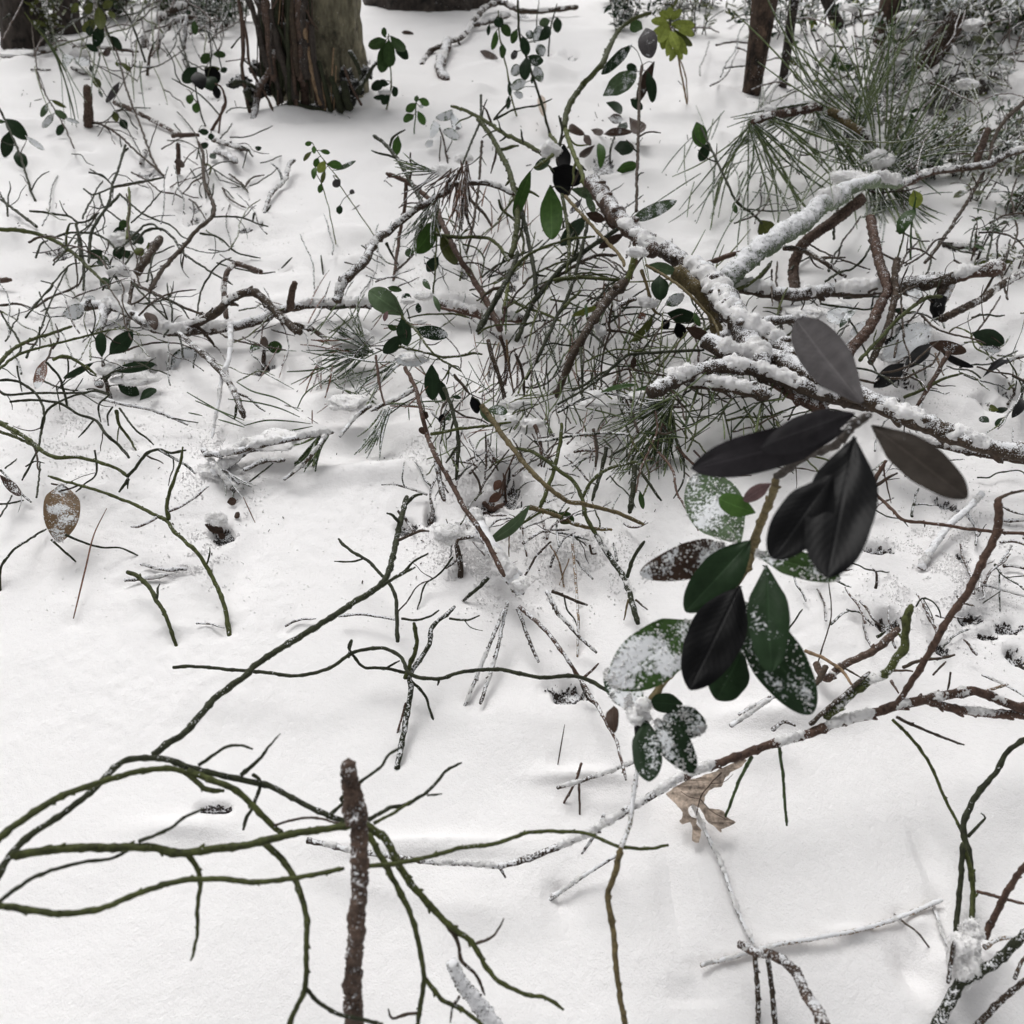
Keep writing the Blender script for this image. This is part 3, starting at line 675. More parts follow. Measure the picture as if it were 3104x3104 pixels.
# bare ground and litter at the bottom of the hollows
for (mx, my, sx, sy, a, hh) in PITS:
    n = 36; gx, gy = np.meshgrid(np.linspace(-1.5, 1.5, n), np.linspace(-1.5, 1.5, n)); X = mx + gx * sx; Y = my + gy * sy
    q = np.sqrt(gx ** 2 + gy ** 2) + 0.55 * pn2(X, Y, 0.9 / min(sx, sy), 4.0) + 0.45 * pn2(X, Y, 2.8 / min(sx, sy), 2.0) + 0.5 * pn2(X, Y, 8 / min(sx, sy), 1.0)
    Z = Hq(X, Y) + np.where(q < 0.92, 0.0016, -0.004) + 0.0012 * np.abs(pn2(X, Y, 320.0))
    V = np.stack([X, Y, Z], -1).reshape(-1, 3)
    o = struct('bare_ground', V, [f for f in ([j * n + i, j * n + i + 1, (j + 1) * n + i + 1, (j + 1) * n + i] for j in range(n - 1) for i in range(n - 1)) if (q.reshape(-1)[f] < 1.25).all()], M['litter'])
    o.color = (0.028, 0.020, 0.016, 0.25)
# scraps of needles and bark strewn on the snow
pv, pf = [], []
lr = np.random.RandomState(9)
for i in range(700):
    y = lr.uniform(0.45, 2.4) ** 1.0; x = lr.uniform(-0.62, 0.62) * y
    if float(pn2(np.array(x), np.array(y), 6.0, 4.4)) < 0.05: continue
    z = float(Hq(x, y)); l = (lr.uniform(0.0015, 0.007) if i % 4 == 0 else lr.uniform(0.0004, 0.0014)) * (0.6 + 0.5 * y); wd = lr.uniform(0.0003, 0.0007) * (0.7 + 0.5 * y); a = lr.uniform(0, 3.14)
    d = np.array([math.cos(a), math.sin(a), lr.uniform(-.1, .9)]); s = np.array([-d[1], d[0], 0]); c = np.array([x, y, z + 0.0012]); o0 = len(pv)
    for e in (-1, 1):
        for q in ((-1, 0), (0, 1.2), (1, 0), (0, -1)):
            pv.append(c + d * l * e + s * wd * q[0] + np.array([0, 0, wd * q[1]]))
    pf += [[o0, o0 + 1, o0 + 5, o0 + 4], [o0 + 1, o0 + 2, o0 + 6, o0 + 5], [o0 + 2, o0 + 3, o0 + 7, o0 + 6], [o0 + 3, o0, o0 + 4, o0 + 7], [o0, o0 + 3, o0 + 2, o0 + 1], [o0 + 4, o0 + 5, o0 + 6, o0 + 7]]
o = mesh_obj('forest_debris', pv, pf, M['bark']); o['kind'] = 'stuff'; o.color = (0.05, 0.035, 0.028, 0.15)
o['label'] = 'scraps of needles and bark strewn over the snow'; o['category'] = 'debris'
# loose ice crystals catching light on the near snow
n = 14000; y = 0.40 + lr.rand(n) ** 0.9 * 1.0; x = lr.uniform(-0.72, 0.72, n) * (y + 0.12); z = Hq(x, y)
gv, gf = grains(np.stack([x, y, z], -1)[pn2(x, y, 14.0, 3.0) > -0.12], 0.0006, 0)
o = mesh_obj('snow_crystals', gv, gf, M['fluff'], smooth=False); o['kind'] = 'stuff'; o['label'] = 'loose snow crystals lying on the smooth near snow'; o['category'] = 'snow'

# frothy loose crystals round the plants, where snow has dropped from them
fz = []
for (tl, x, y, rx, ry, n) in [('B2', 900, 1250, 330, 330, 5200), ('B2', 900, 750, 500, 200, 3800), ('B2', 1500, 1300, 380, 330, 2600), ('B1', 1300, 850, 260, 260, 2600), ('M2', 900, 1000, 800, 500, 4200), ('R3', 1300, 900, 620, 620, 4200),
                              ('R2', 900, 1100, 600, 500, 3000), ('R1', 1300, 1100, 700, 500, 2500), ('A2', 900, 1600, 800, 200, 2500), ('A1', 1000, 1300, 700, 300, 2500), ('B1', 500, 500, 500, 400, 2600), ('B1', 1150, 1350, 200, 180, 900), ('A1', 500, 1800, 500, 150, 1800)]:
    q = lr.normal(0, .5, (n, 2)); ox, oy, S = TILES[tl]; kk = S / 1932.
    U = ox + (x + q[:, 0] * rx) * kk; Vv = oy + (y + q[:, 1] * ry) * kk
    D = FW[None] + XV[None] * ((U - 1552) / FPX)[:, None] - UPV[None] * ((Vv - 1552) / FPX)[:, None]; Pq = CAM + D * (-CH / D[:, 2])[:, None]
    X, Y = Pq[:, 0], Pq[:, 1]; ok = (pn2(X, Y, 22.0, 1.0) + 0.6 * pn2(X, Y, 70.0, 3.0)) > -0.05
    fz.append(np.stack([X[ok], Y[ok], Hq(X[ok], Y[ok]) + lr.rand(ok.sum()) * .0007], -1))
gv, gf = grains(np.vstack(fz), 0.00075, 0)
o = mesh_obj('snow_crystals', gv, gf, M['snow'], smooth=False); o['kind'] = 'stuff'; o['label'] = 'frothy loose snow crystals fallen round the plants'; o['category'] = 'snow'

# ---------------------------------------------------------------- trees at the back
def trunk(tile, b, tp, wb, wt, code, fr, label, name='tree_trunk', cat='tree', length=2.6, cap=0, flare=0.25, ns=64, rough=0.12, step=0.02, group=None, lie=None):
    k = TILES[tile][2] / 1932.0
    u0, v0 = conv(b, tile); u1, v1 = conv(tp, tile)
    p0, t0 = pix(u0, v0, 0.0); d1 = raydir(u1, v1)
    if lie is None: p1 = CAM + d1 * (p0[1] / d1[1])
    else: p1 = pix(u1, v1, lie)[0]
    rb, rt = wb * k * t0 / FPX / 2, wt * k * t0 / FPX / 2
    fwd = np.array([0, 1.0, 0]) * rb * (1 + flare) if lie is None else np.zeros(3)
    ax = (p1 - p0); L = np.linalg.norm(ax); ax /= L
    tot = length if lie is None else L
    s = np.arange(-0.08 if lie is None else 0, tot, step); P = p0 + fwd + ax * s[:, None]
    P = P + 0.10 * rb * np.stack([pn(np.stack([s * 3 + q * 9, s * 0 + rb * 77, s * 0], -1)) for q in range(3)], -1)
    R = rb + (rt - rb) * np.clip(s / L, -0.1, 1.6); R = np.maximum(R, rt * 0.5)
    R = R * (1 + flare * np.exp(-np.maximum(s, 0) / (0.7 * rb + .02)))
    T, N, B = frames(P); a = np.linspace(0, 2 * np.pi, ns, endpoint=False)
    dirs = N[:, None] * np.cos(a)[None, :, None] + B[:, None] * np.sin(a)[None, :, None]
    w_ = s[:, None] * np.ones((1, ns)); aa = a[None] * np.ones((len(s), 1)); sd = rb * 1000
    f1 = pn(np.stack([np.cos(aa) * 1.3, np.sin(aa) * 1.3, w_ * 2 + sd], -1)); f2 = pn(np.stack([np.cos(aa) * 5, np.sin(aa) * 5, w_ * 9 + sd], -1)); f3 = pn(np.stack([np.cos(aa) * 11, np.sin(aa) * 11, w_ * 30 + sd], -1))
    RRr = R[:, None] * (1 + rough * (0.9 * f1 + 0.8 * f2 + 0.5 * f3))
    V = (P[:, None] + dirs * RRr[..., None]).reshape(-1, 3); F = quads(len(P), ns).tolist(); V = np.vstack([V, P[0], P[-1]])
    for j in range(ns): F.append([len(V) - 2, (j + 1) % ns, j]); F.append([len(V) - 1, (len(P) - 1) * ns + j, (len(P) - 1) * ns + (j + 1) % ns])
    root = bpy.data.objects.new(name, None); col.objects.link(root); root.location = p0; root.empty_display_size = .05
    o = mesh_obj('trunk', V, F, M['trunk'], root); c = CO[code]; o.color = (*c, fr)
    root['label'] = label; root['category'] = cat
    if group: root['group'] = group
    if cap: snow_cap(P, R, cap, root, sd)
    return root, P, R
CO['T'] = (0.165, 0.150, 0.100); CO['W'] = (0.045, 0.036, 0.030); CO['X'] = (0.075, 0.050, 0.036)
trunk('T1', '150,505', '80,-60', 340, 330, 'W', .05, 'dark tree trunk standing in the top left corner', 'tree')
trunk('T1', '610,345', '570,-60', 210, 230, 'W', .12, 'second dark mossy trunk just right of the top left corner', 'tree')
main_root, MP, MR = trunk('T2', '1100,1015', '1090,-40', 830, 740, 'T', .16, 'big tree with peeling tan bark and dark roots, upper left of centre', 'tree', flare=.22)
trunk('A2', '520,70', '490,-140', 700, 620, 'W', .12, 'broad dark trunk base at the top edge right of the big tree', 'tree')
trunk('A3', '548,560', '635,-40', 95, 140, 'X', .22, 'brown mid sized trunk at top right behind the pine needles', 'tree', flare=.1)
trunk('A3', '722,520', '800,-40', 46, 52, 'W', .38, 'thin frosted grey trunk beside the brown trunk', 'tree', flare=.1)
trunk('A3', '1062,165', '975,-40', 62, 66, 'W', .25, 'small dark leaning trunk at the top edge, right', 'tree', flare=.1)
trunk('A3', '1330,215', '1385,-40', 100, 120, 'X', .15, 'red brown trunk at the top edge, farthest right', 'tree', flare=.1)
trunk('R1', '1160,560', '1370,250', 200, 170, 'X', .28, 'reddish rotten stump among snowy shrubs, top right', 'stump', 'stump', length=.13, flare=.1, step=.006)
trunk('R1', '1230,650', '1560,800', 170, 190, 'W', .25, 'fallen log with dark end and snow along its top, right', 'log', 'log', lie=.0, cap=.7, flare=0, step=.008, rough=.3)
trunk('R2', '1240,118', '1560,140', 50, 50, 'W', .15, 'dark moss lump showing in open snow at right', 'log', 'log', lie=.0, cap=.4, flare=0, step=.006)
# roots, bark strips and dead stems hanging down the front of the big tree: parts of it, the darkest strands standing in for deep shade
_rr = random.Random(17)
rt = Thing('dead_roots', 'root', 'hanging dead roots and stems, the darkest painting in deep shade, before the big tree', 'roots')
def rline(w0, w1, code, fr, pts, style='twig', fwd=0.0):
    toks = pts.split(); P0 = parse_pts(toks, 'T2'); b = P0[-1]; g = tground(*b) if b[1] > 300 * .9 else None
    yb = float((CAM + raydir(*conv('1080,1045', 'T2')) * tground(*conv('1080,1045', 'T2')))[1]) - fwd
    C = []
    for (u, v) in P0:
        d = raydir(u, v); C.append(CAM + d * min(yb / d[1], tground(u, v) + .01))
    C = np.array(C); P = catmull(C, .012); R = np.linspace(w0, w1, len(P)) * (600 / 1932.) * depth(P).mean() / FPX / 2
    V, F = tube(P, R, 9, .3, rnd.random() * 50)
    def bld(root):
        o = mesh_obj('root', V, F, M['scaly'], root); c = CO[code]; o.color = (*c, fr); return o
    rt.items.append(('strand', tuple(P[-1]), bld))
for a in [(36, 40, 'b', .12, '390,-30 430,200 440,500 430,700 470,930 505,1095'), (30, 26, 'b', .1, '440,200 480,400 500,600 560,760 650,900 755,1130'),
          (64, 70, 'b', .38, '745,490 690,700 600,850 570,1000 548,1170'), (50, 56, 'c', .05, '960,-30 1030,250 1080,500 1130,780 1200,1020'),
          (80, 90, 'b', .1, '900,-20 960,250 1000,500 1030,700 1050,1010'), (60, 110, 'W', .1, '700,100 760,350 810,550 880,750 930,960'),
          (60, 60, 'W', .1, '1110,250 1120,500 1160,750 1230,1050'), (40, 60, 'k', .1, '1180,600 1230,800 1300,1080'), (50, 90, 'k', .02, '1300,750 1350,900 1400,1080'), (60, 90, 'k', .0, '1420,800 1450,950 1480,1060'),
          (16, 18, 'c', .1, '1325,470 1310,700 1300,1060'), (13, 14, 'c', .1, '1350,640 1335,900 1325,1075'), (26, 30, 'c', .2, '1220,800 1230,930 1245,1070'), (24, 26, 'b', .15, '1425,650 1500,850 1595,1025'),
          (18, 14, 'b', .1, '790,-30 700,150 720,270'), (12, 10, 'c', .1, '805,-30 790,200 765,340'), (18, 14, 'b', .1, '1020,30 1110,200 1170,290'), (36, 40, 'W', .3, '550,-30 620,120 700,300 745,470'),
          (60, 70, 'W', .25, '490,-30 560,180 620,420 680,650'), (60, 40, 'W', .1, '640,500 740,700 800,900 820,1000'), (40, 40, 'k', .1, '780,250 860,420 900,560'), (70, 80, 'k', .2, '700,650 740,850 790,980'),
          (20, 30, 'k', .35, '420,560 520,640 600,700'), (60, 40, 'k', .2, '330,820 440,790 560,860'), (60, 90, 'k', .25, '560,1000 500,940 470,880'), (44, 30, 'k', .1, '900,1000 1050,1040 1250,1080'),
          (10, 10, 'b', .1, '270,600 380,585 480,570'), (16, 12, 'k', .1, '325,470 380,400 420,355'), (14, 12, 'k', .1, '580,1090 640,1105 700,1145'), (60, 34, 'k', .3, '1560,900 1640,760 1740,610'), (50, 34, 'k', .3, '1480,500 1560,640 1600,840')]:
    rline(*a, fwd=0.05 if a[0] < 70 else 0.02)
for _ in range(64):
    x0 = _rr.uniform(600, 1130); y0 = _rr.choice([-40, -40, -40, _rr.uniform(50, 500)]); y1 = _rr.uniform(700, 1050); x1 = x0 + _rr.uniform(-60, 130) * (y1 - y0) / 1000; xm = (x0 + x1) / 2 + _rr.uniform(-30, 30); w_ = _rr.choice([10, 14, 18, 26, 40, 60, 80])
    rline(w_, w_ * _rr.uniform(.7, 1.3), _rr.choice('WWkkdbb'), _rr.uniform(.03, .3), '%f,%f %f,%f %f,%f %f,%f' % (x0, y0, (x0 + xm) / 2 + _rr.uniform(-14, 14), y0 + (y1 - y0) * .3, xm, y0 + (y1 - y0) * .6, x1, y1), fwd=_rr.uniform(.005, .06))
def moss(x, y, rx, ry, fwd=.03):  # moss lumps, tinted near black to paint the deep shade at the trunk foot
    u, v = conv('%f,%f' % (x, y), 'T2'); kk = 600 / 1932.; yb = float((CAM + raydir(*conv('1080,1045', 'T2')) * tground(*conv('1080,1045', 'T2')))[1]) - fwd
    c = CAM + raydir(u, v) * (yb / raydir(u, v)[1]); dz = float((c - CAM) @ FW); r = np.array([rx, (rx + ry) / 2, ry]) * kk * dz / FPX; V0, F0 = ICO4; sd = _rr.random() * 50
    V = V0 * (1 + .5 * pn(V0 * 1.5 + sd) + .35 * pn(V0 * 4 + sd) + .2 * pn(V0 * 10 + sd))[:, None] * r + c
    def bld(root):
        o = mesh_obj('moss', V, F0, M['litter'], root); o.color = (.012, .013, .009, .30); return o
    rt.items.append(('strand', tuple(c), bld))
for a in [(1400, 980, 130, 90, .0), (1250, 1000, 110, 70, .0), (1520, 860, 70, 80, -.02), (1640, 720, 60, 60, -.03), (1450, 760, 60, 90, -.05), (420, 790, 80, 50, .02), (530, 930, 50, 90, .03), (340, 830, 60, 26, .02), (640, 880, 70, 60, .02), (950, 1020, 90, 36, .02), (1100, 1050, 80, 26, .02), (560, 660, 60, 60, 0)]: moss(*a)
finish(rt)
# ---------------------------------------------------------------- snowy undergrowth at the back
def shrub(u, v, hgt, nst, nlf, fr, code, label, group, lw=0.012, spread=0.9):
    p, t = pix(u, v, 0); root = bpy.data.objects.new('evergreen_shrub', None); col.objects.link(root); root.location = p; root.empty_display_size = .03
    root['label'] = label; root['category'] = 'shrub'
    if group: root['group'] = group
    LV, LF, GP = [], [], []
    for s in range(nst):
        a = rnd.uniform(0, 6.28); sp = rnd.uniform(.15, spread) * hgt; h = hgt * rnd.uniform(.45, 1.1); b = p + np.array([math.cos(a), math.sin(a), 0]) * sp * rnd.uniform(0, .4)
        out = np.array([math.cos(a), math.sin(a), 0]) * sp
        P = catmull([b - [0, 0, .01], b + out * .2 + [0, 0, h * .5] + nrs.normal(0, .05, 3) * hgt, b + out * .6 + [0, 0, h * .9] + nrs.normal(0, .07, 3) * hgt, b + out * 1.1 + [0, 0, h * rnd.uniform(.6, 1.05)] + nrs.normal(0, .05, 3) * hgt], hgt / 12)
        V, F = tube(P, np.linspace(.0016, .0007, len(P)) * (.7 + .2 * t), 4, .1, a)
        o = mesh_obj('stem', V, F, M['bark'], root); o.color = (*CO[rnd.choice('dkb')], .3)
        m = nlf // nst; T = np.gradient(P, axis=0)
        for q in range(m):
            f = rnd.uniform(.15, 1); k_ = min(len(P) - 1, int(f * len(P))); c = P[k_] + nrs.normal(0, .006, 3)
            tt = T[k_] / (np.linalg.norm(T[k_]) + 1e-9)
            d = nrs.normal(0, 1, 3); d -= tt * np.dot(d, tt); d /= np.linalg.norm(d); d = d + tt * .4 - np.array([0, 0, .25]); d /= np.linalg.norm(d); s_ = np.cross(d, [0, 0, 1.]) + nrs.normal(0, .35, 3); s_ /= np.linalg.norm(s_) + 1e-9; n_ = np.cross(s_, d)
            L_ = lw * rnd.uniform(1.3, 3.4); W_ = L_ * rnd.uniform(.16, .27); o0 = len(LV); cv = rnd.uniform(-.1, .3)
            LV += [c, c + d * L_ * .3 + s_ * W_, c + d * L_ * .7 + s_ * W_ * .9 - n_ * cv * .4 * L_, c + d * L_ - n_ * cv * L_, c + d * L_ * .7 - s_ * W_ * .9 - n_ * cv * .4 * L_, c + d * L_ * .3 - s_ * W_, c + d * L_ * .5 - n_ * W_ * .35]
            LF += [[o0, o0 + 1, o0 + 6], [o0 + 1, o0 + 2, o0 + 6], [o0 + 2, o0 + 3, o0 + 6], [o0 + 3, o0 + 4, o0 + 6], [o0 + 4, o0 + 5, o0 + 6], [o0 + 5, o0, o0 + 6]]
            for _ in range(3):
                if rnd.random() < fr: GP.append(c + d * L_ * rnd.uniform(.1, .9) + s_ * W_ * rnd.uniform(-.6, .6) + np.array([0, 0, W_ * .3]))
    uvs = np.tile(np.array([[0, .5], [.3, 1], [.7, 1], [1, .5], [.7, 0], [.3, 0], [.5, .5]]), (len(LV) // 7, 1))
    o = mesh_obj('leaves', LV, LF, M['leaf'], root, smooth=False, uv=uvs); o.color = (*CO[code], fr * .75); o['kind'] = 'stuff'
    if GP:
        gv, gf = grains(np.array(GP), lw * .24, 0); o = mesh_obj('snow_grains', gv, gf, M['fluff'], root); o['kind'] = 'stuff'
def pad(u, v, r, h, label):
    c, dz = pix(u, v, h); o = snow_lump(c, (r, r * .8, r * .5), None, rnd.random() * 90)
    o['kind'] = 'thing'; o['label'] = label; o['category'] = 'snow clump'; o['group'] = 'snow clumps lodged in the top right thicket'
sr = random.Random(21)
for _ in range(14): pad(sr.uniform(2420, 3100), sr.uniform(10, 330), sr.uniform(.010, .028), sr.uniform(.02, .12), 'lump of snow lodged in the shrubs of the top right thicket')
def band(n, u0, u1, v0, v1, h, nst, nlf, fr, codes, label, group, lw=.012):
    for i in range(n):
        v = v0 + (v1 - v0) * sr.random() ** 1.0
        shrub(sr.uniform(u0, u1), v, h * sr.uniform(.6, 1.3), nst, nlf, fr, sr.choice(codes), label, group, lw)
CO['Q'] = (0.16, 0.18, 0.10); CO['Z'] = (0.10, 0.12, 0.075)
band(13, 2400, 3180, 40, 330, .12, 7, 44, .7, 'ZQQMG', 'snowy small leaved shrub in the thicket at the top right', 'snowy shrubs of the top right thicket', .016)
band(10, 2380, 3180, -30, 110, .20, 8, 54, .75, 'ZQZQS', 'tall snowy shrub at the top edge on the right', 'snowy shrubs along the top right edge', .019)
band(10, 340, 640, -10, 70, .2, 9, 150, .35, 'DMSQ', 'snowy shrub at the top edge left of the big tree', 'shrubs left of the big tree', .013)
band(8, 590, 740, 10, 120, .15, 9, 170, .4, 'DM', 'dark leafy shrub behind the left side of the big tree', 'dark shrubs behind the big tree', .010)
band(14, 1760, 2330, -10, 130, .15, 8, 100, .45, 'SDGQ', 'snowy shrub at the top edge right of centre', 'snowy shrubs right of centre top', .012)
band(16, -40, 380, -10, 130, .17, 9, 90, .35, 'DMGZ', 'leafy shrub before the dark trunks, top left', 'shrubs before the top left trunks', .013)
band(22, 2450, 3120, 280, 560, .07, 6, 60, .6, 'SGQ', 'low frosted plant below the top right thicket', 'low frosted plants below the thicket', .008)
band(8, 2950, 3150, 560, 900, .05, 5, 30, .5, 'SGQ', 'small frosted plant at the right edge above the branches', 'small frosted plants at the right edge', .007)

